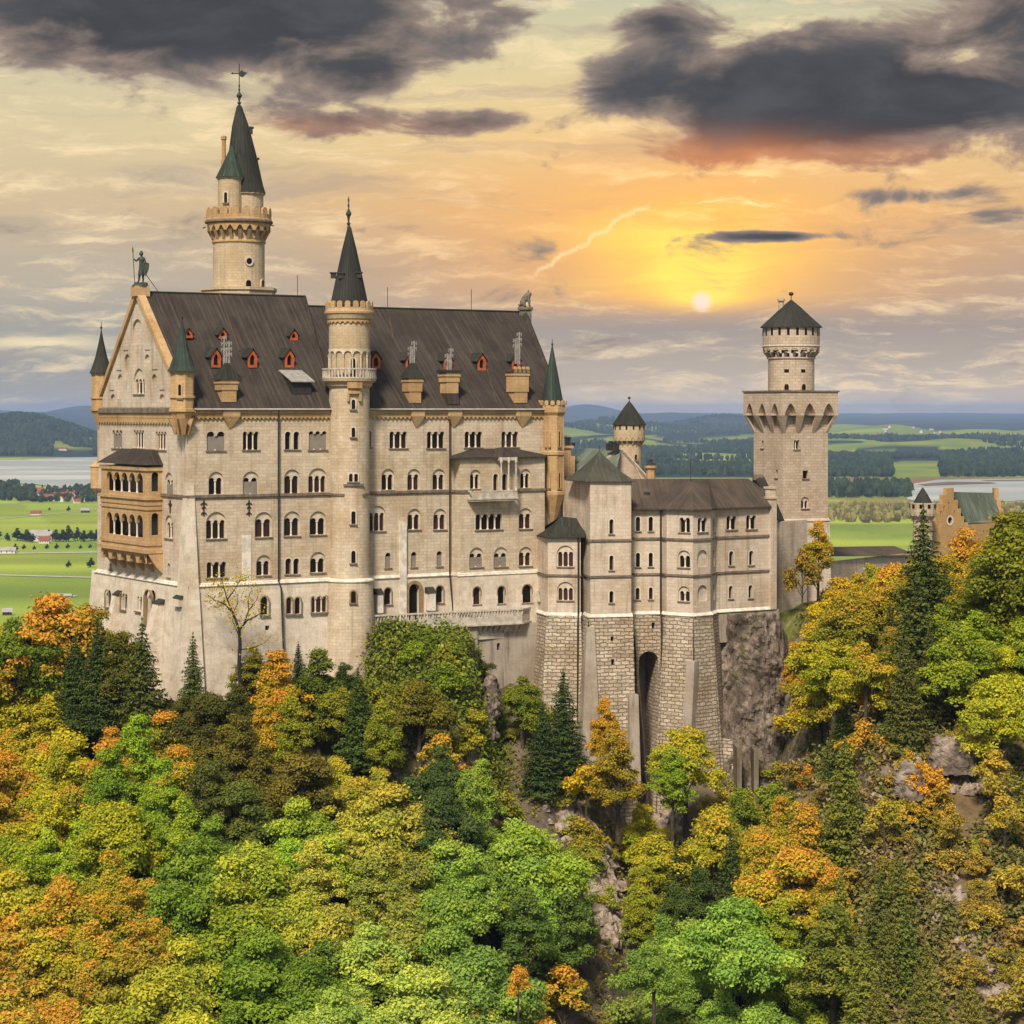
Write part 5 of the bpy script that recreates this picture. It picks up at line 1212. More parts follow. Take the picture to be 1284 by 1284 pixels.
mb = MB(); mb.lathe(rx_, ry_, [(.06, z(504)), (.06, z(500.5)), (.24, z(499.5)), (.24, z(498.5)), (.02, z(497))], 8); mb.build('finial', 'iron', cr)
frame_window(Ring(rx_, ry_, 1.98), 797, 570, 577, 3, rt, mat='cream')

# =================================================================== SQUARE TOWER (right)
c0 = Vector((WX(982, 350), 350)); al = math.radians(26.8); s_ = 8.45
dR = Vector((math.cos(al), math.sin(al))); dL = Vector((-math.sin(al), math.cos(al)))
fR = Fac(tuple(c0), tuple(c0 + dR * s_), True); fL = Fac(tuple(c0 + dL * s_), tuple(c0), True)
sq = thing('square_tower', 'tall square tower with flared arcaded platform carrying a round drum under a pointed roof', 'tower', (c0.x, c0.y + 4, -36))
ztp, zar, zfl = WZ(489.5, 350), WZ(521, 350), WZ(543, 350)
OUT = 1.18
# body
h1 = [window(fR, 999, 551.5, 563.5, 6.5, 2, 'p', sq), window(fR, 1010, 590, 600, 7, 2, 'r', sq), window(fR, 1009.5, 623, 637.5, 8.5, 2, 'a', sq)]
h2 = [window(fL, 956, 552.5, 562, 2.6, 1, 'r', sq), window(fL, 973.7, 589, 599, 2.6, 1, 'r', sq)]
zbo = WZ(652, 350)
mb = MB(); panel(mb, fR, rect(0, s_, zbo, zfl + .0), h1); panel(mb, fL, rect(0, s_, zbo, zfl), h2)
for k_ in (0,):
    a = c0 + dR * s_; b = a + dL * s_; c = c0 + dL * s_
    for p, q in ((a, b), (b, c)): mb.face([(p.x, p.y, -36), (q.x, q.y, -36), (q.x, q.y, ztp), (p.x, p.y, ztp)])
mb.build('shaft', 'tower', sq)
mb = MB(); hR = [window(fR, 999, 662, 682, 15, 1, 'o', sq, out=.2)]
panel(mb, fR, rect(-.3, s_ + .2, -38, zbo), hR, out=.2, batter=.04, ztop=zbo, depth=.3); panel(mb, fL, rect(-.2, s_ + .3, -38, zbo), [], out=.2, batter=.04, ztop=zbo); mb.build('tower_base', 'wing', sq)
mb = MB()
for fm in (fR, fL): ledge(mb, fm, -.2, s_ + .2, zbo + .1, .35)
mb.pieces('string_course', 'wing', sq)
# flared arcade: panel at out=OUT from zar up, sloping piers below, open arches between
mb = MB()
for fm in (fR, fL):
    n = 3; Lp = s_ + 2 * OUT; p = Lp / n
    hs = []
    for i in range(n):
        c = -OUT + (i + .5) * p + (0.0); a_, _, _ = arcade(c, p * .58, zar + .001, WZ(505.5, 350), 1, seg=8, point=.55); hs.append(a_)
    panel(mb, fm, rect(-OUT, s_ + OUT, zar, ztp - .9), hs, out=OUT, depth=OUT + .2)
    # piers tapering back to the wall
    xs = [-OUT] + [x for i in range(n) for x in (-OUT + (i + .5) * p - p * .29, -OUT + (i + .5) * p + p * .29)] + [s_ + OUT]
    tgt = lambda x: (x + OUT) / Lp * (s_ + .0)
    for i in range(0, len(xs), 2):
        a, b = xs[i], xs[i + 1]; w0 = (tgt(a) + tgt(b)) / 2; hwid = .28
        ta_, tb_ = (w0 - hwid, w0 + hwid)
        if i == 0: ta_, tb_ = 0, .5
        if i == len(xs) - 2: ta_, tb_ = s_ - .5, s_
        A = [fm.P(ta_, -.15, zfl), fm.P(ta_, .04, zfl), fm.P(tb_, .04, zfl), fm.P(tb_, -.15, zfl)]; B = [fm.P(a, -.1, zar), fm.P(a, OUT, zar), fm.P(b, OUT, zar), fm.P(b, -.1, zar)]
        mb.loft(list(reversed(A)), list(reversed(B)))
    # recessed slope between piers
    mb.face([fm.P(0, .02, zfl), fm.P(s_, .02, zfl), fm.P(s_ + OUT * .5, .16, WZ(505, 350)), fm.P(-OUT * .5, .16, WZ(505, 350))])
mb.build('arcade', 'tower', sq)
mb = MB(); ctr = c0 + dR * s_ / 2 + dL * s_ / 2
def sqr(h, z): return [(*(ctr + dR * (h * a) + dL * (h * b)), z) for a, b in ((-1, -1), (1, -1), (1, 1), (-1, 1))]
H = s_ / 2 + OUT
mb.loft(sqr(H - .01, ztp - .9), sqr(H - .01, ztp - .25)); mb.build('platform', 'tower', sq)
mb = MB(); mb.loft(sqr(H + .15, ztp - .249), sqr(H + .15, ztp)); mb.build('platform_coping', 'dtrim', sq)
# round drum
dy = ctr.y; dx = WX(992, dy); z = lambda q: WZ(q, dy); rr1 = 3.68; rr2 = 4.52
mb = MB(); mb.lathe(dx, dy, [(rr1, ztp), (rr1, z(449))], 32, cap=False); dsh = mb.build('drum', 'tower', sq)
mb = MB(); mb.lathe(dx, dy, [(rr1, z(450)), (rr1 + .2, z(450)), (rr1 + .2, z(448.5)), (rr1, z(448))], 32, cap=False)
mb.lathe(dx, dy, [(rr1, z(440)), (rr2 - .1, z(439.8)), (rr2, z(436)), (rr2 + .12, z(434.5)), (rr2, z(433)), (rr2, z(410.5)), (1, z(410.4))], 32, cap=False)
rg = Ring(dx, dy, rr2 - .02); scallops(mb, rg, 0, rg.L, 18, z(442), z(436), .0, .35, 8, .25); corbels(mb, Ring(dx, dy, rr1), 0, Ring(dx, dy, rr1).L, 18, z(449), z(442), rr2 - rr1 - .05, .38, 0, False)
gal = mb.build('corbelled_gallery', 'tower', sq)
mb = MB(); rg = Ring(dx, dy, rr2)
for i in range(20): u = rg.L * (i + .3) / 20; mb.box(rg, u - .2, u + .2, -.3, .04, z(421), z(412))
mb.pieces('window', 'pane', gal)
mb = MB(); mb.lathe(dx, dy, [(rr2 + .42, z(411)), (rr2 + .3, z(409.3)), (3.1, z(397)), (1.5, z(385)), (.12, z(376))], 28); cr = mb.build('cone_roof', 'croof', sq)
mb = MB(); mb.tube([(dx, dy, z(377)), (dx, dy, z(369))], .07, 6); mb.lathe(dx, dy, [(.02, z(371.2)), (.3, z(370.3)), (.42, z(368.5)), (.3, z(366.7)), (.02, z(366))], 10); mb.build('finial', 'iron', cr)
mb = MB(); mb.lathe(WX(979.5, dy), dy, [(.5, z(398)), (.42, z(378)), (.62, z(377.5)), (.62, z(374.5)), (.3, z(374))], 10); mb.build('chimney', 'tower', cr)
rg = Ring(dx, dy, rr1)
for px in (986.5, 1007.5):
    frame_window(rg, px, 481.5, 489, 5.5, dsh, mat='tower')
    k_ = (px - CX) / F
    mb = MB(); th0 = math.asin(max(-1, min(1, (WX(px, dy - rr1) - dx) / rr1))); u = (th0 - math.pi / 2) * rg.r; mb.box(rg, u - .38, u + .38, -.1, .03, z(467.5), z(463.5)); mb.build('window', 'pane', dsh)
# lean-to between wing and tower
lt = thing('connecting_wall', 'plain pale wall with small dark lean-to roof between the wing and the square tower', 'wall', (WX(985, 346), 346, -36))
fq2 = Fac((972, 339), (1012, 347)); mb = MB(); mb.box(fq2, 0, fq2.L, -1.2, 0, -36, WZ(653, 343)); mb.build('wall', 'wing', lt)
mb = MB(); a = Vector((WX(972, 337), 337)); mb.face([(a.x, a.y, WZ(650, 337)), (WX(984, 343), 343, WZ(653, 343)), (WX(972, 343), 343, WZ(626, 343))]); mb.face([(a.x, a.y, WZ(650, 337) - .3), (WX(984, 343), 343, WZ(653, 343) - .3), (WX(984, 343), 343, WZ(653, 343)), (a.x, a.y, WZ(650, 337))]); mb.build('roof', 'croof', lt)

# =================================================================== CURTAIN WALL, GATEHOUSE
cwf = Fac((1036, 372), (1150, 398)); cw = thing('curtain_wall', 'long low pale wall with a dark lean-to roof running right to the gatehouse', 'wall', (WX(1090, 385), 385, -36))
mb = MB(); panel(mb, cwf, rect(0, cwf.L, -40, WZ(698, 385)), []); mb.face([cwf.P(0, -4, -40), cwf.P(0, 0, -40), cwf.P(0, 0, WZ(698, 372)), cwf.P(0, -4, -22)]); mb.build('wall', 'wing', cw)
mb = MB(); a0, a1 = Vector(cwf.P(-.2, .6, WZ(699, 372) + .2)), Vector(cwf.P(cwf.L, .6, WZ(697, 398))); b0, b1 = Vector(cwf.P(-.2, -4.5, WZ(686, 375))), Vector(cwf.P(cwf.L, -4.5, WZ(684, 402))); quad(mb, a0, a1, b1, b0, 6); mb.face([a0, b0, b0 - Vector((0, 0, 2)), a0 - Vector((0, 0, .3))]); mb.build('roof', 'wroof', cw)
gh_ = thing('gatehouse', 'distant orange brick gatehouse with stepped gables, green copper roof and a round clock-like window', 'gatehouse', (WX(1195, 410), 410, -40))
gf = Fac((1170, 402), (1214, 408)); uG = gf.U(1191)
Zg = lambda y: WZ(y, 405)
steps = [(gf.U(1169), 700), (gf.U(1214), 700), (gf.U(1214), 656), (gf.U(1209), 656), (gf.U(1209), 648), (gf.U(1205), 648), (gf.U(1205), 638), (gf.U(1201), 638), (gf.U(1201), 627), (gf.U(1196), 627), (gf.U(1196), 612), (gf.U(1187), 612), (gf.U(1187), 620), (gf.U(1182), 620), (gf.U(1182), 631), (gf.U(1177), 631), (gf.U(1177), 643), (gf.U(1173), 643), (gf.U(1173), 652), (gf.U(1169), 652)]
hs = []
rc = (gf.U(1191), Zg(652.5)); hs.append([(rc[0] + .62 * math.cos(t), rc[1] + .62 * math.sin(t)) for t in [2 * math.pi * i / 16 for i in range(16)]])
for px, y0, y1 in ((1190, 629, 640), (1180, 640, 648), (1197, 640, 648), (1184, 634, 642)): hs.append(arcade(gf.U(px), .38, Zg(y1), Zg(y0), 1)[0])
mb = MB(); panel(mb, gf, [(u, Zg(y)) for u, y in steps], hs, depth=.3); 
for i in range(2, len(steps) - 1):
    p, q = steps[i], steps[i + 1]; mb.face([gf.P(p[0], 0, Zg(p[1])), gf.P(p[0], -.8, Zg(p[1])), gf.P(q[0], -.8, Zg(q[1])), gf.P(q[0], 0, Zg(q[1]))])
mb.build('stepped_gable', 'brick', gh_)
mb = MB(); ring_o = [(rc[0] + .95 * math.cos(t), rc[1] + .95 * math.sin(t)) for t in [2 * math.pi * i / 16 for i in range(16)]]; panel(mb, gf, ring_o, [hs[0]], .08, .3); mb.build('window', 'ledge', gh_)
mb = MB(); mb.box(gf, rc[0] - .8, rc[0] + .8, -.38, -.31, rc[1] - .8, rc[1] + .8)
for px, y0, y1 in ((1190, 629, 640), (1180, 640, 648), (1197, 640, 648), (1184, 634, 642)): mb.box(gf, gf.U(px) - .3, gf.U(px) + .3, -.38, -.31, Zg(y1) - .1, Zg(y0) + .1)
mb.build('pane', 'pane', gh_)
mb = MB(); g0 = Vector(gf.P(gf.U(1196), -.5, Zg(617))); g1 = Vector((WX(1245, 425), 425, WZ(618, 425))); l0 = Vector(gf.P(gf.U(1213), -.2, Zg(657))); l1 = Vector((WX(1258, 417), 417, WZ(655, 417)))
quad(mb, l0, l1, g1, g0, 5); k0 = Vector(gf.P(gf.U(1172), -.4, Zg(657))); quad(mb, k0 + (l1 - l0), k0, g0, g1, 3); mb.build('roof', 'green', gh_)
mb = MB(); fz2 = Fac(tuple((l0 + Vector((0, .2, 0))).xy), tuple(l1.xy), True); panel(mb, fz2, rect(0, fz2.L, -44, l0.z + .2), []); mb.build('wall', 'brick', gh_)
mb = MB(); d2 = (l1 - l0).normalized(); n2 = Vector((-1.0, .35, 0))
for k_, (a_, h_) in enumerate(((0, 656), (.22, 646), (.42, 638), (.64, 627), (.86, 612))):
    p = l1.lerp(g1, a_); q = l1.lerp(g1, min(1.05, a_ + .24)); zt_g = WZ(h_, p.y) ; A = [(p.x, p.y, -40), (p.x + .9, p.y + .3, -40), (q.x + .9, q.y + .3, -40), (q.x, q.y, -40)]; mb.loft(A, [(x, y, zt_g) for x, y, _ in A])
mb.build('stepped_gable', 'brick', gh_)
# round turret of the gatehouse
gy = 398.0; gx = WX(1157, gy); z = lambda q: WZ(q, gy)
mb = MB(); mb.lathe(gx, gy, [(1.75, -44), (1.75, z(652)), (2.35, z(646)), (2.35, z(630.5)), (1.9, z(630.4))], 20); rg = Ring(gx, gy, 2.4); scallops(mb, rg, 0, rg.L, 12, z(647), z(642), .0, .3, 6, .25); gt = mb.build('turret', 'tower', gh_)
mb = MB(); rg = Ring(gx, gy, 2.38)
for i in range(10): u = rg.L * i / 10; mb.box(rg, u - .25, u + .25, -.3, .04, z(637), z(632))
mb.pieces('window', 'pane', gt)
mb = MB(); mb.lathe(gx, gy, [(1.75, z(631)), (.9, z(620)), (.06, z(611))], 16); mb.build('turret_roof', 'croof', gt)
# small pale building at the right edge
eh = thing('hillside_lodge', 'small pale stone lodge with arched windows half hidden by trees at the right edge', 'building', (WX(1290, 330), 330, -36))
ef = Fac((1265, 328), (1330, 334)); hs = [window(ef, q, 776, 790, 6, 1, 'p', eh) for q in (1278, 1300, 1318)]
mb = MB(); panel(mb, ef, rect(0, ef.L, -38, WZ(762, 330)), hs); mb.wbox(ef.P(0, 0, 0)[0], ef.P(ef.L, 0, 0)[0], ef.P(0, 0, 0)[1] + 1, ef.P(0, 0, 0)[1] + 8, -38, WZ(763, 330)); mb.build('wall', 'wing', eh)
mb = MB(); A = [ef.P(-.6, .6, WZ(762, 330)), ef.P(ef.L, .6, WZ(762, 330)), ef.P(ef.L, -8, WZ(762, 330)), ef.P(-.6, -8, WZ(762, 330))]; B = [ef.P(2, -3, WZ(745, 330)), ef.P(ef.L, -3, WZ(745, 330)), ef.P(ef.L, -5, WZ(745, 330)), ef.P(2, -5, WZ(745, 330))]; mb.loft(A, B); mb.build('roof', 'wroof', eh)
# =================================================================== GROUND
from mathutils import noise as mn
KN = [  # photo column -> (depth, height) knots of the hillside, far to near
 (-900, [(700, -150), (400, -80), (345, -52), (320, -47), (290, -54), (250, -68), (200, -86), (100, -110)]),
 (80,   [(700, -150), (400, -80), (345, -50), (320, -45), (290, -53), (250, -67), (200, -86), (100, -110)]),
 (160,  [(700, -150), (400, -60), (335, -40), (306, -42), (290, -47), (250, -65), (200, -86), (100, -110)]),
 (236,  [(700, -150), (400, -42), (330, -38), (297, -41), (285, -46), (250, -65), (200, -86), (100, -110)]),
 (440,  [(700, -150), (420, -36), (330, -33), (309, -36), (290, -46), (250, -66), (200, -86), (100, -110)]),
 (480,  [(700, -150), (420, -36), (330, -31), (311, -31.5), (300, -38), (285, -49), (250, -67), (200, -86), (100, -110)]),
 (575,  [(700, -150), (420, -36), (330, -31), (316, -30.8), (303, -34), (290, -47), (250, -67), (200, -86), (100, -110)]),
 (630,  [(700, -150), (420, -36), (335, -33), (321, -41), (303, -50), (290, -56), (250, -70), (200, -88), (100, -112)]),
 (740,  [(700, -150), (420, -36), (340, -36), (322, -47), (311, -53), (290, -63), (250, -76), (200, -92), (100, -116)]),
 (812,  [(700, -150), (420, -36), (345, -40), (326, -58), (314, -63), (290, -72), (250, -82), (200, -95), (100, -118)]),
 (880,  [(700, -150), (420, -36), (345, -34), (326, -50), (314, -55), (300, -60), (280, -66), (250, -74), (200, -92), (100, -116)]),
 (960,  [(700, -150), (420, -34), (340, -32), (331, -50), (320, -56), (310, -58), (290, -62), (250, -72), (200, -90), (100, -114)]),
 (1015, [(700, -150), (440, -33), (346, -29.5), (334, -31), (320, -42), (290, -54), (250, -69), (200, -88), (100, -112)]),
 (1100, [(750, -150), (460, -36), (345, -30), (275, -43), (262, -52), (245, -64), (200, -86), (100, -112)]),
 (1284, [(750, -150), (460, -36), (345, -31), (280, -41), (262, -51), (245, -64), (200, -86), (100, -112)]),
 (2400, [(750, -150), (460, -40), (345, -36), (280, -46), (262, -55), (245, -66), (200, -86), (100, -112)])]
def kprof(kn, Y):
    if Y >= kn[0][0]: return kn[0][1]
    for (ya, za), (yb, zb) in zip(kn, kn[1:]):
        if Y >= yb: t = (Y - yb) / (ya - yb); return zb + (za - zb) * t
    return kn[-1][1]
def near_z(X, Y):
    p = CX + F * X / Y
    p = max(-899, min(2399, p))
    for (pa, ka), (pb, kb) in zip(KN, KN[1:]):
        if pa <= p <= pb:
            t = (p - pa) / (pb - pa); t = t * t * (3 - 2 * t); z = kprof(ka, Y) * (1 - t) + kprof(kb, Y) * t; break
    q = Vector((X * .09, Y * .09, 1.0)); amp = 1.0 if Y < 330 else .5
    z += (mn.fractal(q, 1.0, 2.0, 4) * 1.6 + mn.fractal(q * 4, 1.0, 2.0, 3) * .6) * amp
    return z
# (photo column, top row, depth, half width px, half depth, sharpness) : far hills, height taken from the row
HILLS = [(30, 524, 9300, 90, 900), (-60, 525, 9600, 90, 900), (-400, 520, 9500, 260, 1200), (110, 548, 8700, 50, 500),
 (40, 517.5, 21000, 90, 2500), (105, 509, 26000, 60, 3000), (-60, 512, 27000, 120, 3000), (200, 512, 26000, 120, 3000), (-500, 503, 28000, 300, 4000),
 (735, 507, 30000, 52, 3500), (690, 510, 30000, 60, 3500), (600, 512, 30000, 120, 3500), (830, 519, 26000, 120, 3000), (780, 530, 15000, 70, 1500), (700, 534, 12500, 60, 1500),
 (905, 522, 17000, 62, 1300), (850, 531, 15500, 50, 1000), (960, 523, 17000, 60, 1300), (760, 548, 10000, 60, 900), (860, 545, 11500, 60, 600), (925, 543, 11500, 60, 700), (890, 568, 7600, 36, 350), (850, 578, 6600, 30, 260), (780, 575, 7000, 60, 300), (940, 575, 7000, 40, 300),
 (1060, 532, 13500, 80, 1100), (1115, 537, 12500, 70, 900), (1240, 541, 12000, 90, 900), (1340, 540, 12000, 90, 900), (1000, 540, 12500, 60, 900), (1150, 552, 10000, 120, 700), (1060, 552, 9500, 70, 700), (1230, 556, 9000, 100, 600), (1165, 578, 7200, 40, 350), (1080, 572, 7700, 60, 400), (1600, 535, 13000, 240, 2000), (1250, 519.5, 38000, 400, 6000)]
def far_base(Y): return -160 + 95 * max(0.0, min(1.0, (Y - 9000) / 30000)) ** 1.2
def far_z(X, Y):
    z = far_base(Y); p = CX + F * X / Y; add = 0
    for c, top, D, sp, sd in HILLS:
        dx = (p - c) / sp; dy = (Y - D) / sd
        if abs(dx) > 2.6 or abs(dy) > 2.6: continue
        H = (HY - top) * D / F - far_base(D); add = max(add, H * math.exp(-dx * dx) * math.exp(-dy * dy)) if add else H * math.exp(-dx * dx - dy * dy)
    if Y > 1200: add += max(0, mn.fractal(Vector((X / 900, Y / 1400, 3.3)), 1.0, 2.0, 4)) * min(30, (Y - 1200) / 220) * (1 if Y > 5200 else .12) * (0 if 3900 < Y < 8200 and p < 700 else 1)
    return z + add
def gz(X, Y):
    if Y < 420: return near_z(X, Y)
    if Y > 1100: return far_z(X, Y)
    t = (Y - 420) / 680; t = t * t * (3 - 2 * t); return near_z(X, Y) * (1 - t) + far_z(X, Y) * t
Ys = list(np.arange(60, 180, 4.0)) + list(np.arange(180, 350, 1.3)) + list(np.arange(350, 520, 4))
y_ = 520.0
while y_ < 43000: Ys.append(y_); y_ *= 1.022
ps = list(np.arange(-1400, -120, 80)) + list(np.arange(-120, 1410, 5)) + list(np.arange(1410, 2900, 80))
V = []; C = []
G = lambda r, g, b: (r, g, b)
def gcol(X, Y, z, p, py):
    n1 = mn.fractal(Vector((X / 260, Y / 420, 0)), 1.0, 2.0, 4); n2 = mn.fractal(Vector((X / 40, Y / 70, 5)), 1.0, 2.0, 3)
    if Y < 1100:
        n3 = mn.fractal(Vector((X * .12, Y * .12, z * .12)), 1.0, 2.0, 4)
        c = Vector((.075, .060, .028)).lerp(Vector((.07, .085, .02)), max(0, min(1, n3 * 1.5 + .45)))
        if p > 985 and Y < 300: c = c.lerp(Vector((.17, .115, .06)), .65)
        if 640 < p < 1000 and Y < 335: c = c.lerp(Vector((.13, .10, .075)), .75)
        if p > 960 and 325 < Y < 350 and p < 1015: c = Vector((.13, .14, .035))
        return c
    meadow = Vector((.27, .32, .040)).lerp(Vector((.18, .26, .036)), max(0, min(1, .5 + n1 * 1.6)))
    strip_ = mn.noise(Vector((X / 700, Y / 95, 9))); meadow = meadow * (1 + .35 * strip_) * (1 + .16 * mn.cell(Vector((X / 260 + Y / 900, Y / 210, 4))))
    forest = Vector((.018, .032, .022)) * (1 + .4 * n2)
    brown = Vector((.20, .115, .045))
    c = meadow
    if p < 700 and Y > 3600:
        if Y > 7400: c = forest if not (60 < p < 125 and 545 < py < 562) else meadow * .7
    if p >= 700:
        if 4700 < Y < 5300 : c = brown if p > 1000 else meadow
        if 3700 < Y < 4050: c = meadow.lerp(brown, .6 if n1 > 0 else .1)
        if Y > 5300:
            f = mn.fractal(Vector((X / 700, Y / 900, 2)), 1.0, 2.0, 4)
            c = forest if f > -.02 else meadow * .75
            if p > 1010 and Y > 11000 and Y < 15000: c = meadow * .8
            if 840 < p < 945 and 6500 < Y < 8000: c = meadow * 1.05
    if Y > 14500: c = forest.lerp(Vector((.05, .07, .035)), max(0, n1))
    return c
for Y in Ys:
    for p in ps:
        X = (p - CX) * Y / F
        if Y < 180: X *= 1 + (180 - Y) / 120
        z = gz(X, Y) if Y >= 180 else near_z(X * 180 / Y, 180) + (Y - 180) * .25
        V.append((X, Y, z)); c = gcol(X, Y, z, p, HY - z * F / Y); C.append((c[0], c[1], c[2], 1))
nx = len(ps); Fc = [(j * nx + i, j * nx + i + 1, (j + 1) * nx + i + 1, (j + 1) * nx + i) for j in range(len(Ys) - 1) for i in range(nx - 1)]
me = bpy.data.meshes.new('ground'); me.from_pydata(V, [], Fc)
ca = me.color_attributes.new('cover', 'FLOAT_COLOR', 'POINT'); ca.data.foreach_set('color', [c for q in C for c in q])
me.polygons.foreach_set('use_smooth', [True] * len(me.polygons))
m, k = new_mat('ground_cover'); at = k.n('ShaderNodeAttribute', attribute_name='cover'); pos = k.n('ShaderNodeNewGeometry')
nz = k.n('ShaderNodeSeparateXYZ', {0: pos.outputs['Normal']}).outputs[2]
P_ = pos.outputs['Position']; py_ = k.n('ShaderNodeSeparateXYZ', {0: P_}).outputs[1]
nearm = k.ss(py_, 900, 500)
n_ = k.noise(P_, .5, 8, .7); rockn = k.noise(P_, .22, 8, .68, .5)
col = k.mix(1.0, at.outputs[0], k.ramp(n_, [(.3, .55), (.7, 1.5)]), 'MULTIPLY')
rock = k.ramp(k.noise(P_, .9, 8, .7), [(.3, (.07, .05, .04)), (.5, (.19, .155, .125)), (.68, (.40, .35, .30))])
rm = k.m('MULTIPLY', k.m('MULTIPLY', k.ss(nz, .80, .62), k.ss(rockn, .44, .56)), nearm)
col = k.mix(rm, col, rock)
finish(k, col, .95, n_, .6, .3, spec=.1); me.materials.append(m); M['ground'] = m
ground = bpy.data.objects.new('ground', me); COL.objects.link(ground); ground['kind'] = 'structure'

# water sheets
def water(name, pts, label=None):
    mb = MB(); mb.face([(WX(p, Y), Y, z) for p, Y, z in pts]); o = mb.build(name, 'water'); o['kind'] = 'structure'; return o
m, k = new_mat('lake_water'); pos = k.n('ShaderNodeNewGeometry').outputs['Position']; sp_ = k.n('ShaderNodeSeparateXYZ', {0: pos})
wn = k.noise(k.xyz(k.m('MULTIPLY', sp_.outputs[0], .0012), k.m('MULTIPLY', sp_.outputs[1], .0035)), 1.0, 5, .6)
col = k.mix(k.ss(wn, .45, .65), (.30, .33, .31), (.52, .51, .45))
rp = k.noise(k.xyz(k.m('MULTIPLY', sp_.outputs[0], .05), k.m('MULTIPLY', sp_.outputs[1], .05)), 1.0, 4, .6)
finish(k, col, .45, rp, .2, 1.0, spec=.5); M['water'] = m
zw = -158.6
YW = lambda py: -zw * F / (py - HY)
L_ = [(-1200, 604), (-300, 603), (-60, 602), (0, 603), (18, 606), (45, 607), (70, 611), (100, 614), (125, 618), (200, 620), (400, 616), (640, 612), (640, 574), (125, 573), (60, 574.5), (30, 577), (-60, 577), (-1200, 575)]
lake = water('lake', [(p, YW(py), zw) for p, py in L_])
L2_ = [(1148, 606), (1175, 601.5), (1230, 600.5), (1284, 600), (1700, 600), (1700, 628), (1284, 627), (1262, 629), (1225, 624), (1185, 627), (1160, 630), (1138, 626), (1130, 611)]
lk2 = water('reed_lake', [(p, YW(py), zw) for p, py in L2_])
# spits of land in the reed lake
def yrow(py, z=-159.8): return -z * F / (py - HY)
mb = MB()
for pts in ([(1150, 608), (1190, 605), (1240, 605.5), (1250, 607), (1200, 608.5), (1160, 610)], [(1230, 603), (1284, 602.5), (1300, 603.2), (1240, 604)]): mb.face([(WX(p, yrow(y)), yrow(y), -158.0) for p, y in pts])
o = mb.build('reed_bank', plain('reeds', (.16, .10, .05), .9, .3, .02)); o['kind'] = 'structure'
# tracks in the fields
def track(p0, y0, p1, y1, wd, z=-159.3):
    n = 14; mb = MB(); L = []
    for i in range(n + 1):
        t = i / n; p = p0 + (p1 - p0) * t; Y = yrow(y0 + (y1 - y0) * t); X = WX(p, Y); L.append((X, Y, gz(X, Y)))
    for a, b in zip(L, L[1:]): mb.face([(a[0], a[1] - wd / 2, a[2] + .5), (b[0], b[1] - wd / 2, b[2] + .5), (b[0], b[1] + wd / 2, b[2] + .5), (a[0], a[1] + wd / 2, a[2] + .5)])
    o = mb.build('farm_track', 'track'); o['kind'] = 'structure'
M['track'] = plain('pale_gravel', (.42, .40, .30), .9, .2, .05)
track(-200, 716, 300, 729, 14); track(-200, 697, 300, 690, 22); track(0, 651, 120, 640, 26); track(60, 749, 96, 747.5, 16)

# =================================================================== LEAF MESHES
rng = np.random.default_rng(7); rnd = random.Random(5)
def leaf_obj(name, cen, nor, size, mat, tint, asp=1.0, tip=None):
    """many small bent leaf sprays: each a quad of its own direction"""
    N = len(cen); r = rng.normal(size=(N, 3)); t = np.cross(nor, r); t /= np.linalg.norm(t, axis=1)[:, None] + 1e-9; b = np.cross(nor, t)
    s = size[:, None]
    V = np.empty((N, 4, 3)); V[:, 0] = cen - t * s * asp; V[:, 1] = cen - b * s * .55; V[:, 2] = cen + t * s * asp; V[:, 3] = cen + b * s * .55
    V[:, 1] += nor * s * .22; V[:, 3] += nor * s * .22
    me = bpy.data.meshes.new(name); me.vertices.add(N * 4); me.vertices.foreach_set('co', V.reshape(-1))
    me.loops.add(N * 4); me.polygons.add(N); me.loops.foreach_set('vertex_index', np.arange(N * 4, dtype=np.int32))
    me.polygons.foreach_set('loop_start', np.arange(0, N * 4, 4, dtype=np.int32)); me.update(calc_edges=True)
    a = me.attributes.new('tint', 'FLOAT', 'POINT'); a.data.foreach_set('value', np.repeat(tint, 4).astype(np.float32))
    if tip is not None: a = me.attributes.new('tip', 'FLOAT', 'POINT'); a.data.foreach_set('value', np.repeat(tip, 4).astype(np.float32))
    me.materials.append(mat); me.validate(); return me
def unit(v): return v / (np.linalg.norm(v, axis=1)[:, None] + 1e-9)

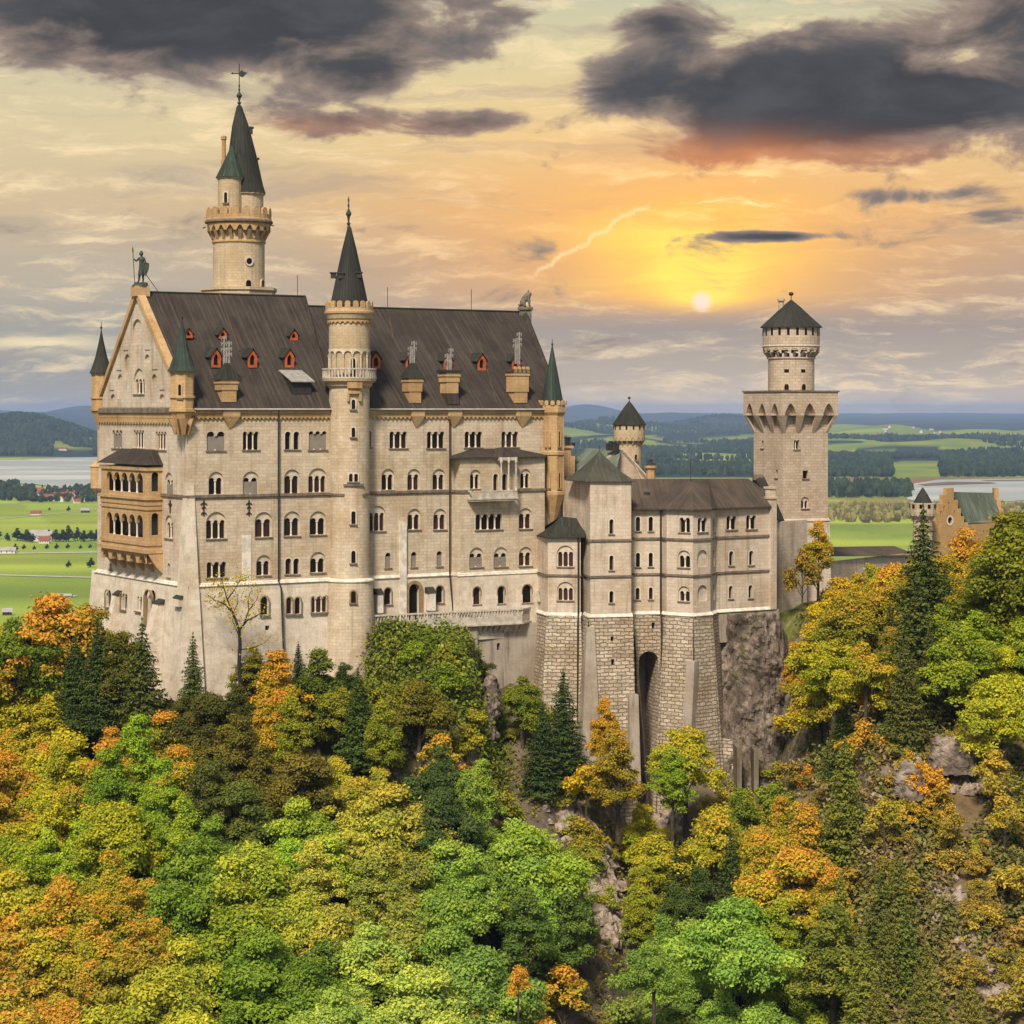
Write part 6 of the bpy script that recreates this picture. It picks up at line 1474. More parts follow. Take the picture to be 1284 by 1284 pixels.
def leaf_mat(name, obj=True, cols=None, transl=.26):
    m, k = new_mat(name)
    t = k.n('ShaderNodeAttribute', attribute_name='tint').outputs[2]; pos = k.n('ShaderNodeNewGeometry').outputs['Position']
    if obj:
        oi = k.n('ShaderNodeObjectInfo'); base = oi.outputs['Color']; alpha = oi.outputs['Alpha']
        nn = k.noise(pos, .33, 3, .6)
        warm = k.mix(1.0, base, (1.36, 1.17, .85), 'MULTIPLY'); dk = k.mix(1.0, base, (.72, .76, .7), 'MULTIPLY')
        col = k.mix(k.ss(t, .1, .9), dk, warm)
        col = k.mix(k.m('MULTIPLY', k.ss(nn, .42, .6), .35), col, k.mix(1.0, col, (.80, .90, .8), 'MULTIPLY'))
        # autumn colour, strongest in the outer crown, by object alpha
        tp = k.n('ShaderNodeAttribute', attribute_name='tip').outputs[2]
        au = k.m('MULTIPLY', k.ss(k.m('ADD', tp, k.m('ADD', k.m('MULTIPLY', k.m('SUBTRACT', nn, .5), 1.3), k.m('MULTIPLY', k.m('SUBTRACT', alpha, .5), .35))), .50, .80), k.ss(alpha, .0, .7))
        col = k.mix(au, col, (.64, .33, .045))
    else:
        nn = k.noise(pos, .16, 5, .65)
        col = k.ramp(nn, cols); col = k.mix(1.0, col, k.ramp(t, [(0, .6), (1, 1.5)]), 'MULTIPLY')
    d = k.n('ShaderNodeBsdfDiffuse', {'Color': col}); tr = k.n('ShaderNodeBsdfTranslucent', {'Color': k.mix(1.0, col, (1.1, 1.15, .6), 'MULTIPLY')})
    ms = k.n('ShaderNodeMixShader', {0: transl}); k.t.links.new(d.outputs[0], ms.inputs[1]); k.t.links.new(tr.outputs[0], ms.inputs[2])
    k.t.links.new(ms.outputs[0], k.n('ShaderNodeOutputMaterial').inputs[0]); return m
M['leaf'] = leaf_mat('broad_leaves'); M['needle'] = leaf_mat('needles', transl=.12)
M['under'] = leaf_mat('undergrowth', False, [(.3, (.08, .10, .02)), (.42, (.19, .20, .03)), (.5, (.24, .17, .03)), (.58, (.15, .17, .03)), (.7, (.32, .20, .04))])
M['brown'] = leaf_mat('dry_undergrowth', False, [(.3, (.20, .145, .06)), (.42, (.27, .20, .085)), (.5, (.15, .16, .045)), (.58, (.23, .20, .06)), (.7, (.31, .21, .09))])
M['bark'] = plain('bark', (.085, .065, .05), .95, .5, 3.0)
M['darkbark'] = plain('dark_bark', (.035, .027, .022), .95, .5, 3.0)
M['farwood'] = leaf_mat('far_wood', False, [(.3, (.014, .028, .016)), (.5, (.024, .042, .02)), (.62, (.04, .045, .018)), (.75, (.06, .045, .02))], .0)

# =================================================================== FAR WOODS (small tufted trees, one mass each)
def wood(name, label, spots, hmin, hmax, mat='farwood', conifer=.6):
    V = []; Fa = []; T = []
    for X, Y in spots:
        z = gz(X, Y) - .5; h = rnd.uniform(hmin, hmax); r = h * rnd.uniform(.22, .34); t = rnd.random(); i = len(V); n = 6
        con = rnd.random() < conifer
        prof = [(r * 1.0, .12), (r * .62, .5), (.02, 1.0)] if con else [(r * .9, .1), (r * 1.35, .45), (r * 1.0, .8), (.05, 1.0)]
        a0 = rnd.random() * 6
        for rr, zz in prof:
            for q in range(n): a = a0 + 2 * math.pi * q / n; j = rnd.uniform(.75, 1.25); V.append((X + rr * j * math.cos(a), Y + rr * j * math.sin(a), z + h * zz)); T.append(t)
        for L in range(len(prof) - 1):
            for q in range(n): Fa.append((i + L * n + q, i + L * n + (q + 1) % n, i + (L + 1) * n + (q + 1) % n, i + (L + 1) * n + q))
    me = bpy.data.meshes.new(name); me.from_pydata(V, [], Fa); a = me.attributes.new('tint', 'FLOAT', 'POINT'); a.data.foreach_set('value', T); me.materials.append(M[mat])
    o = bpy.data.objects.new(name, me); COL.objects.link(o); tag(o, label, 'woodland', kind='stuff'); return o
def region(p0, p1, y0, y1, dens, test=None, z=-160):
    """spots between photo columns/rows on the valley floor, dens = trees per hectare"""
    Y1, Y0 = yrow(y0), yrow(y1); out = []; wid = (p1 - p0) / F * (Y0 + Y1) / 2; n = int(dens * wid * (Y1 - Y0) / 1e4)
    for _ in range(n):
        Y = rnd.uniform(Y0, Y1); p = rnd.uniform(p0, p1); X = WX(p, Y)
        if test is None or test(X, Y, p): out.append((X, Y))
    return out
fr = lambda s, th: (lambda X, Y, p: mn.fractal(Vector((X / s, Y / s * .8, 2)), 1.0, 2.0, 4) > th)
def band(p0, p1, Ya, Yb, n, test=None):
    out = []
    for _ in range(n):
        Y = rnd.uniform(Ya, Yb); p = rnd.uniform(p0, p1); X = WX(p, Y)
        if test is None or test(X, Y, p): out.append((X, Y))
    return out
notclear = lambda X, Y, p: not (66 < p < 118 and 7600 < Y < 8700 and mn.noise(Vector((X / 300, Y / 300, 0))) > -.35)
wood('lakeside_forest', 'dark blue forest covering the hill beyond the lake at far left', band(-150, 150, 7650, 9700, 7500, notclear), 18, 30)
wood('field_shore_wood', 'dark green copse along the lake shore left of the village', band(-150, 22, 3900, 4650, 260) + band(22, 42, 3900, 4400, 60) + band(105, 150, 4050, 4400, 90), 12, 20, conifer=.1)
wood('village_trees', 'dark garden trees mixed among the red roofed village houses', band(38, 124, 3900, 4500, 110) + band(38, 124, 3840, 3990, 45), 9, 15, conifer=.1)
wood('hill_forest', 'dark blue forest bands on the rolling hills between palace and square tower', band(690, 1000, 5400, 6300, 900, fr(700, -.0)) + band(690, 1000, 6800, 10500, 5200, lambda X, Y, p: fr(900, -.02)(X, Y, p) and not (850 < p < 938 and 6900 < Y < 8000)) + band(690, 1000, 12000, 18000, 6000, fr(1500, -.1)), 16, 27)
wood('plain_forest', 'dark forest belts across the plain right of the square tower', band(1000, 1400, 5300, 7600, 7500, lambda X, Y, p: not (1118 < p < 1180 and Y < 7300)) + band(1000, 1400, 7600, 11500, 6000, fr(1000, .02)) + band(1000, 1400, 4050, 4650, 1500, lambda X, Y, p: p < 1142), 15, 26)
wood('autumn_wood', 'brown and olive mixed wood on the flat land just behind the curtain wall', band(1030, 1400, 3150, 3650, 900, lambda X, Y, p: rnd.random() < .8), 9, 15, 'brown', .15)

# =================================================================== TREE BUILDER
def make_crown_broad(seed, H, Rr, n_cl=60, per=230, ls=.24, low=.25, flat=.8):
    rg_ = np.random.default_rng(seed); cl = []
    # a few main boughs, each carrying smaller clumps, fill an uneven egg-shaped volume
    nb = max(5, n_cl // 7); bough = []
    for i in range(nb):
        d = rg_.normal(size=3); d /= np.linalg.norm(d); d[2] = abs(d[2]) * 1.2 - .35; bough.append((d * rg_.uniform(.45, .8), rg_.uniform(.32, .5)))
    bough.append((np.array([0, 0, .72]), .35))
    while len(cl) < n_cl:
        b, br_ = bough[len(cl) % len(bough)]; d = rg_.normal(size=3); d /= np.linalg.norm(d); q = b + d * br_ * rg_.uniform(.6, 1.0)
        r = min(1.15, np.linalg.norm(q)); zz = max(-1, min(1.05, q[2])); wv = 1 - .52 * max(0, zz) ** 1.3
        cl.append((q[0] * Rr * wv * 1.08, q[1] * Rr * wv * 1.08, H * (low + (1 - low) * (.47 + .5 * zz)), r))
    cen = []; nor = []; siz = []; tin = []; tip = []
    for x, y, z, r in cl:
        cr = Rr * rg_.uniform(.13, .30); n = int(per * rg_.uniform(.7, 1.3) * (cr / Rr / .24) ** 2); ct = rg_.uniform(0, 1)
        d = unit(rg_.normal(size=(n, 3))); lowm = d[:, 2] < -.35; d[lowm, 2] *= -1; rad = cr * rg_.uniform(.5, 1.15, n) ** .8 * (1 + .18 * np.sin(d[:, 0] * 9 + ct * 20) * np.cos(d[:, 1] * 8))
        p = np.array([x, y, z]) + d * rad[:, None] * np.array([1.12, 1.12, flat]) + rg_.normal(size=(n, 3)) * .16
        cen.append(p); nor.append(unit(d * .8 + np.array([0, 0, .55]) + rg_.normal(size=(n, 3)) * .55)); siz.append(ls * rg_.uniform(.55, 1.35, n))
        outer = np.clip((z / H - .2) * .7 + .3 * r, 0, 1); tin.append(np.clip(.15 + .6 * ct + rg_.normal(size=n) * .17, 0, 1)); tip.append(np.clip(outer * .75 + .25 * d[:, 2] + .22 * (ct - .5) + rg_.normal(size=n) * .1, 0, 1))
    me = leaf_obj('crown', np.concatenate(cen), np.concatenate(nor), np.concatenate(siz), M['leaf'], np.concatenate(tin), tip=np.concatenate(tip))
    return me, cl
def make_trunk(H, Rr, cl, seed, r0=.32, mat='bark', lean=0.0):
    rr = random.Random(seed); mb = MB(); top = H * .72; P = [(0, 0, -1.5), (lean * .2, 0, H * .2), (lean * .5 + rr.uniform(-.3, .3), rr.uniform(-.3, .3), H * .45), (lean, 0, top)]
    mb.tube(P, [r0 * 1.25, r0, r0 * .7, r0 * .2], 7)
    for x, y, z, r in rr.sample(cl, min(9, len(cl))):
        zb = max(H * .18, z - H * .22); f = zb / top; b = (lean * f, 0, zb); mb.tube([b, ((x + b[0]) / 2, y / 2, (zb + z) / 2 + .3), (x * .9, y * .9, z)], [r0 * .38, r0 * .22, r0 * .08], 5)
    for f in range(len(mb.sm)): mb.sm[f] = True
    o = mb.build('trunk', mat); me = o.data; bpy.data.objects.remove(o); return me
def make_conifer(seed, H, Rr, nw=34, ls=.23, dens=2.1):
    rg_ = np.random.default_rng(seed); cen = []; nor = []; siz = []; tin = []; br = []
    for w_i in range(nw):
        f = (w_i + .5) / nw; z = H * (.08 + .90 * f); L = Rr * (1 - f) ** .8 * rg_.uniform(.75, 1.2) + .25; nb = max(4, int(9 * (1 - f) + 5))
        a0 = rg_.uniform(0, 6.28)
        for b in range(nb):
            a = a0 + 6.283 * b / nb + rg_.uniform(-.2, .2); Lb = L * rg_.uniform(.7, 1.15); n = max(5, int(26 * Lb / Rr * dens) + 5)
            t = rg_.uniform(.08, 1, n); side = rg_.normal(size=n) * .19 * Lb * (1 - t * .5); dr = -.32 * Lb * t + .12 * Lb * t ** 3 - np.abs(side) * .35
            x = math.cos(a) * t * Lb - math.sin(a) * side; y = math.sin(a) * t * Lb + math.cos(a) * side
            cen.append(np.stack([x, y, z + dr - np.abs(rg_.normal(size=n)) * .16], 1)); nn = np.tile([math.cos(a) * .35, math.sin(a) * .35, .9], (n, 1)) + rg_.normal(size=(n, 3)) * .55
            nor.append(unit(nn)); siz.append(ls * rg_.uniform(.6, 1.25, n) * (.7 + .5 * (1 - f))); tin.append(np.clip(rg_.uniform(.2, .7) + rg_.normal(size=n) * .15, 0, 1))
            br.append((a, Lb, z))
    cen.append(np.array([[0, 0, H * 1.0], [0, 0, H * .985], [0, 0, H * .965]])); nor.append(np.array([[1, .3, 0], [0, 1, .2], [1, 0, .2]], float)); siz.append(np.array([.25, .25, .25])); tin.append(np.array([.5, .5, .5]))
    me = leaf_obj('crown', np.concatenate(cen), np.concatenate(nor), np.concatenate(siz), M['needle'], np.concatenate(tin), asp=1.15)
    mb = MB(); mb.tube([(0, 0, -1.5), (0, 0, H * .4), (0, 0, H)], [H * .016 + .08, H * .011 + .05, .03], 7)
    for a, L, z in br[::3]: mb.tube([(0, 0, z), (math.cos(a) * L * .5, math.sin(a) * L * .5, z - .16 * L), (math.cos(a) * L * .9, math.sin(a) * L * .9, z - .24 * L)], [.06, .035, .012], 4)
    o = mb.build('trunk', 'darkbark'); tm = o.data; bpy.data.objects.remove(o); return me, tm
def make_open(seed, H, Rr):
    me, cl = make_crown_broad(seed, H, Rr, 30, 90, .24, .3); return me, make_trunk(H, Rr, cl, seed, .22)
PROTO = {'broad': [], 'round': [], 'conifer': [], 'thin': [], 'bush': [], 'tall': []}
for s in range(5): me, cl = make_crown_broad(100 + s, 14, 4.6, 84, 300, .19, .16, .62); PROTO['broad'].append((14, 4.6, me, make_trunk(14, 4.6, cl, s)))
for s in range(4): me, cl = make_crown_broad(200 + s, 11, 4.9, 84, 310, .19, .14, .62); PROTO['round'].append((11, 4.9, me, make_trunk(11, 4.9, cl, s + 9)))
for s in range(3): me, cl = make_crown_broad(300 + s, 17, 3.9, 84, 260, .19, .10, .8); PROTO['tall'].append((17, 3.7, me, make_trunk(17, 3.7, cl, s + 19)))
for s in range(3): me, tm = make_open(400 + s, 10, 3.2); PROTO['thin'].append((10, 3.2, me, tm))
for s in range(4): me, cl = make_crown_broad(500 + s, 4.2, 2.6, 24, 120, .19, .02); PROTO['bush'].append((4.2, 2.6, me, make_trunk(4.2, 2.6, cl, s + 29, .10)))
for s in range(4): PROTO['conifer'].append((18, 4.3, *make_conifer(600 + s, 18, 4.3)))
# =================================================================== PLACING THE TREES
def srgb(r, g, b): return tuple(((c / 255) ** 2.2) for c in (r, g, b))
# colour and kind seen in the photo, sampled across the slope: (column, row, (r,g,b), autumn, kinds)
B_, RD_, CO_, TH_, BU_, TA_ = 'broad', 'round', 'conifer', 'thin', 'bush', 'tall'
S = [(690, 1200, (80, 110, 50), 0, [TA_, RD_]), (1160, 1060, (110, 110, 45), .2, [TA_, BU_]), (1230, 1040, (130, 135, 45), .3, [B_, BU_]), (1080, 1020, (100, 105, 40), .1, [CO_, B_]), (60, 1110, (140, 160, 45), .1, [TA_, RD_]), (270, 1090, (110, 140, 50), 0, [TA_, RD_]), (150, 845, (75, 85, 30), 0, [CO_, B_]), (215, 880, (85, 85, 30), 0, [CO_, B_]), (275, 900, (80, 85, 30), 0, [CO_, B_]), (255, 960, (70, 80, 30), 0, [CO_, B_]), (420, 890, (65, 85, 28), 0, [CO_, TA_]), (540, 940, (75, 90, 35), 0, [CO_, B_]), (880, 1120, (75, 95, 40), 0, [CO_, TA_]), (1130, 1230, (90, 100, 42), 0, [CO_]), (760, 1020, (110, 100, 40), .2, [BU_]), (380, 960, (120, 125, 35), .1, [TA_]), (20, 790, (95, 110, 30), .2, [B_]), (40, 760, (110, 110, 25), .9, [B_]), (110, 790, (90, 95, 30), .3, [B_]), (60, 880, (160, 145, 35), .45, [B_, RD_]), (20, 900, (165, 155, 35), .2, [B_]),
 (130, 890, (140, 125, 35), .35, [B_]), (150, 870, (130, 110, 40), .4, [B_]), (100, 960, (165, 160, 35), .3, [B_, RD_]), (20, 960, (200, 160, 40), .7, [RD_]), (20, 1010, (215, 150, 35), .9, [RD_]), (60, 1060, (170, 165, 40), .3, [RD_]), (170, 900, (150, 160, 35), .1, [TA_]),
 (180, 960, (150, 130, 30), .85, [RD_]), (240, 930, (95, 90, 30), .2, [B_, CO_]), (250, 990, (100, 115, 35), .3, [B_]), (200, 1010, (110, 145, 40), .1, [RD_]), (120, 1080, (160, 165, 40), .3, [RD_]), (20, 1160, (165, 160, 50), .3, [RD_]),
 (330, 890, (175, 140, 30), .6, [TA_]), (340, 860, (170, 135, 30), .6, [TA_]), (390, 880, (75, 100, 30), .0, [CO_, TA_]), (410, 930, (110, 120, 35), .1, [B_]), (300, 940, (95, 90, 30), .1, [B_, CO_]), (300, 1020, (85, 95, 40), .05, [B_]), (350, 1010, (90, 85, 35), .2, [B_]),
 (520, 850, (115, 115, 30), .15, [BU_, RD_]), (580, 800, (110, 130, 35), .1, [BU_]), (480, 840, (125, 125, 35), .2, [BU_]), (540, 900, (105, 100, 30), .2, [BU_, B_]), (580, 940, (170, 130, 40), .7, [BU_, TH_]), (470, 990, (165, 165, 60), .4, [B_]), (480, 950, (120, 130, 35), .2, [B_]), (540, 1000, (75, 100, 50), 0, [B_]),
 (560, 860, (130, 125, 30), .2, [BU_]), (520, 960, (100, 100, 30), .2, [B_]),
 (350, 1080, (120, 160, 50), .05, [RD_]), (400, 1060, (140, 165, 60), .1, [RD_]), (450, 1090, (160, 160, 75), .3, [RD_]), (230, 1060, (130, 150, 45), .2, [B_]), (170, 1080, (150, 160, 40), .2, [B_]), (220, 1120, (90, 125, 45), .1, [RD_]),
 (140, 1150, (170, 140, 40), .7, [B_]), (130, 1210, (160, 140, 45), .6, [B_]), (40, 1190, (200, 150, 75), .9, [RD_]), (30, 1240, (190, 150, 80), .7, [RD_]), (80, 1240, (200, 150, 90), .8, [RD_]), (190, 1250, (160, 165, 60), .2, [RD_]),
 (270, 1180, (125, 145, 40), .2, [RD_]), (330, 1160, (150, 160, 60), .15, [RD_]), (300, 1230, (100, 130, 45), .05, [RD_]), (420, 1150, (160, 160, 75), .15, [RD_]), (400, 1220, (85, 125, 45), 0, [RD_]), (480, 1250, (155, 180, 90), .05, [RD_]), (500, 1160, (140, 150, 70), .1, [RD_]),
 (560, 1090, (130, 160, 75), .1, [RD_]), (590, 1140, (120, 155, 70), .1, [RD_]), (600, 1040, (125, 155, 70), .1, [RD_]), (560, 1200, (115, 155, 55), 0, [RD_]), (610, 1220, (110, 145, 75), 0, [RD_]), (650, 1240, (210, 160, 50), .9, [TH_]),
 (640, 1100, (125, 160, 80), .05, [RD_]), (700, 1130, (120, 155, 70), .05, [RD_]), (740, 1190, (95, 135, 70), 0, [TA_]), (690, 1060, (130, 155, 60), .1, [RD_]), (640, 1010, (120, 115, 45), .4, [BU_]), (660, 960, (130, 120, 40), .4, [BU_]),
 (650, 900, (95, 110, 30), .2, [B_, CO_]), (700, 890, (55, 80, 30), 0, [CO_]), (690, 930, (65, 80, 30), 0, [CO_, B_]), (760, 930, (150, 130, 30), .5, [TA_]), (730, 990, (150, 130, 40), .4, [BU_]),
 (860, 970, (160, 165, 50), .2, [B_]), (840, 1010, (120, 145, 45), .1, [B_]), (820, 1060, (165, 165, 45), .3, [B_]), (830, 1150, (140, 150, 40), .3, [TA_]), (800, 1220, (90, 135, 60), 0, [RD_]), (850, 1240, (110, 135, 70), .1, [RD_]),
 (870, 1080, (80, 105, 45), 0, [TA_, CO_]), (900, 1000, (150, 140, 60), .3, [BU_, TH_]), (920, 1190, (110, 150, 65), .05, [RD_, TA_]), (900, 1240, (120, 155, 75), .05, [RD_]), (940, 1060, (170, 160, 50), .4, [B_]), (1000, 1080, (185, 155, 50), .6, [B_, RD_]), (1030, 1130, (185, 150, 50), .7, [B_]), (980, 1180, (170, 155, 45), .5, [B_]), (1010, 1220, (125, 150, 45), .2, [RD_]),
 (950, 990, (110, 130, 40), .1, [BU_, B_]), (1020, 1000, (120, 95, 50), .4, [BU_]),
 (1110, 1140, (80, 95, 40), 0, [CO_]), (1140, 1180, (90, 100, 40), 0, [CO_]), (1080, 1200, (110, 115, 50), .1, [TA_, CO_]), (1100, 1050, (135, 110, 50), .3, [BU_]), (1170, 1100, (170, 135, 75), .4, [BU_]), (1240, 1080, (170, 140, 60), .3, [BU_, TH_]), (1220, 1180, (150, 115, 65), .3, [BU_]), (1260, 1220, (155, 140, 60), .3, [BU_]), (1200, 1230, (110, 110, 50), .1, [TA_, CO_]),
 (1180, 1010, (180, 140, 60), .6, [TH_]), (1230, 990, (185, 150, 60), .6, [TH_]), (1160, 980, (215, 140, 45), .9, [BU_]), (1110, 1000, (160, 145, 45), .4, [TH_]),
 (1060, 830, (170, 155, 30), .45, [B_]), (1080, 760, (170, 150, 30), .4, [B_]), (1030, 730, (165, 120, 40), .5, [TH_, B_]), (1040, 780, (150, 150, 30), .3, [B_]), (1000, 830, (215, 150, 60), .9, [TH_]), (1010, 880, (185, 150, 45), .6, [TH_, B_]), (1060, 880, (165, 150, 35), .5, [B_]), (1100, 875, (215, 105, 40), 1, [BU_]),
 (1110, 930, (80, 105, 50), 0, [CO_]), (1080, 950, (85, 100, 45), 0, [CO_]), (1150, 860, (85, 90, 40), 0, [CO_]), (1160, 720, (65, 80, 30), 0, [CO_]), (1190, 880, (75, 85, 35), 0, [CO_]), (1120, 720, (170, 160, 35), .4, [B_]), (1120, 780, (125, 115, 30), .4, [B_]), (1200, 700, (220, 160, 50), .9, [B_]), (1220, 760, (140, 130, 35), .4, [B_]), (1260, 690, (130, 130, 30), .15, [B_]), (1265, 740, (110, 115, 30), .15, [B_]), (1230, 840, (120, 140, 35), .1, [B_]), (1260, 880, (170, 175, 45), .1, [B_]), (1250, 930, (150, 140, 50), .3, [B_, BU_])]
LIM = [(-200, 770), (0, 768), (40, 752), (75, 785), (110, 762), (150, 800), (178, 790), (200, 832), (215, 862), (236, 862), (262, 855), (300, 838), (350, 828), (380, 818), (400, 815), (430, 822), (462, 826), (470, 790), (520, 779), (560, 788), (592, 800), (618, 850), (640, 858), (672, 850), (700, 838), (722, 885), (748, 880), (768, 880), (790, 965), (812, 1010), (826, 940), (850, 905), (880, 915), (905, 960), (930, 985), (960, 975), (980, 890), (990, 815), (1010, 720), (1030, 680), (1060, 712), (1090, 712), (1125, 706), (1150, 668), (1185, 690), (1210, 668), (1235, 668), (1270, 640), (1500, 640)]
def lim(p):
    for (a, ya), (b, yb) in zip(LIM, LIM[1:]):
        if a <= p <= b: return ya + (yb - ya) * (p - a) / (b - a)
    return LIM[-1][1]
KEEP = [(695, 1005, 8), (712, 1022, 10), (726, 1040, 11), (742, 1065, 12), (752, 1095, 12), (762, 1130, 12), (772, 1165, 10), (612, 868, 9), (618, 892, 9), (640, 975, 8), (808, 900, 18), (811, 950, 16), (815, 995, 12), (770, 880, 12), (740, 860, 12), (830, 900, 16), (868, 880, 18), (893, 905, 14), (925, 850, 22), (945, 900, 22), (930, 940, 16),
        (1043, 995, 12), (1060, 1003, 10), (1150, 965, 14), (1180, 938, 16), (1130, 985, 10), (1200, 950, 14), (1250, 1235, 9), (1185, 1115, 9), (1160, 1130, 8), (845, 1040, 8), (985, 800, 12), (990, 780, 12)]
BRUSH = lambda p, y: p > 1090 and y > 985
TREES = []
LMK = [(-300, 'left photo edge'), (60, 'far left slope'), (150, 'gable end'), (225, 'corner buttress'), (310, 'left base wall'), (390, 'drainpipe wall'), (450, 'stair tower'), (520, 'terrace parapet'), (590, 'projecting bay'), (650, 'retaining wall'), (710, 'rounded bay'),
       (765, 'pyramid block'), (812, 'deep arch'), (870, 'masonry pier'), (930, 'rocky crag'), (990, 'end pier'), (1040, 'square tower'), (1100, 'curtain wall'), (1165, 'gatehouse turret'), (1215, 'gatehouse'), (1265, 'right photo edge')]
def cname(c, au):
    r, g, b = c
    if au > .75 and r > 180: return 'orange'
    if r > 1.22 * g and r > 150: return 'golden orange'
    if r > g * 1.08: return 'ochre' if r > 140 else 'olive brown'
    if r > 150: return 'yellow green'
    if g > 140: return 'fresh green'
    if g > r * 1.2: return 'deep green'
    return 'olive green'
KN_ = {'broad': 'broadleaf tree', 'round': 'round tree', 'tall': 'narrow tree', 'conifer': 'spruce', 'thin': 'airy tree', 'bush': 'bush'}
LAB = {}
TG = {'broad': 'broadleaf trees on the castle slope', 'round': 'round crowned trees on the castle slope', 'tall': 'narrow trees on the castle slope', 'conifer': 'spruces on the castle slope', 'thin': 'thin autumn trees on the castle slope', 'bush': 'bushes on the castle slope'}
def lmk(p): return min(LMK, key=lambda q: abs(q[0] - p))[1]
def put_tree(kind, X, Y, H, c, au, rs=1.0, variant=None, label=None, zoff=0.0, jitter=True):
    pr = PROTO[kind]; H0, R0_, cm, tm = pr[variant if variant is not None else rnd.randrange(len(pr))]
    z = gz(X, Y) + zoff; s = H / H0; nm = {'conifer': 'spruce_tree', 'bush': 'bush'}.get(kind, 'autumn_tree' if au > .4 else 'broadleaf_tree')
    r = bpy.data.objects.new(nm, None); COL.objects.link(r); r.location = (X, Y, z); r.rotation_euler = (0, 0, rnd.uniform(0, 6.28)); r.scale = (s * rs, s * rs, s)
    for n, m_ in (('crown', cm), ('trunk', tm)):
        o = bpy.data.objects.new(n, m_); COL.objects.link(o); o.parent = r
        if n == 'crown':
            j = (rnd.uniform(.86, 1.14) if jitter else 1) * 1.08; mk = (.8 if not label else .35) * au; cc = srgb(*[a * (1 - mk) + b * mk for a, b in zip(c, (140, 152, 45))]); g_ = min(.6, cc[1] * j * rnd.uniform(.95, 1.06) * 1.22); o.color = (max(g_ * .64, min(.6, (cc[0] * 1.0 + cc[1] * .22) * j)), g_, cc[2] * j + .024, au * .9 if label else au * (.85 if X > 25 else .75))
    p = CX + F * X / Y; yt = HY - (z + H) * F / Y; yc = HY - (z + H * .6) * F / Y
    r['category'] = 'bush' if kind == 'bush' else 'tree'; TREES.append((r, p, yc, kind, c, au, H, label)); return r
def nearest(p, y):
    # nearest colour sample, a little noise so that the patches interlock
    pj, yj = p + rnd.uniform(-18, 18), y + rnd.uniform(-16, 16)
    return min(S, key=lambda q: (q[0] - pj) ** 2 + ((q[1] - yj) * 1.2) ** 2)
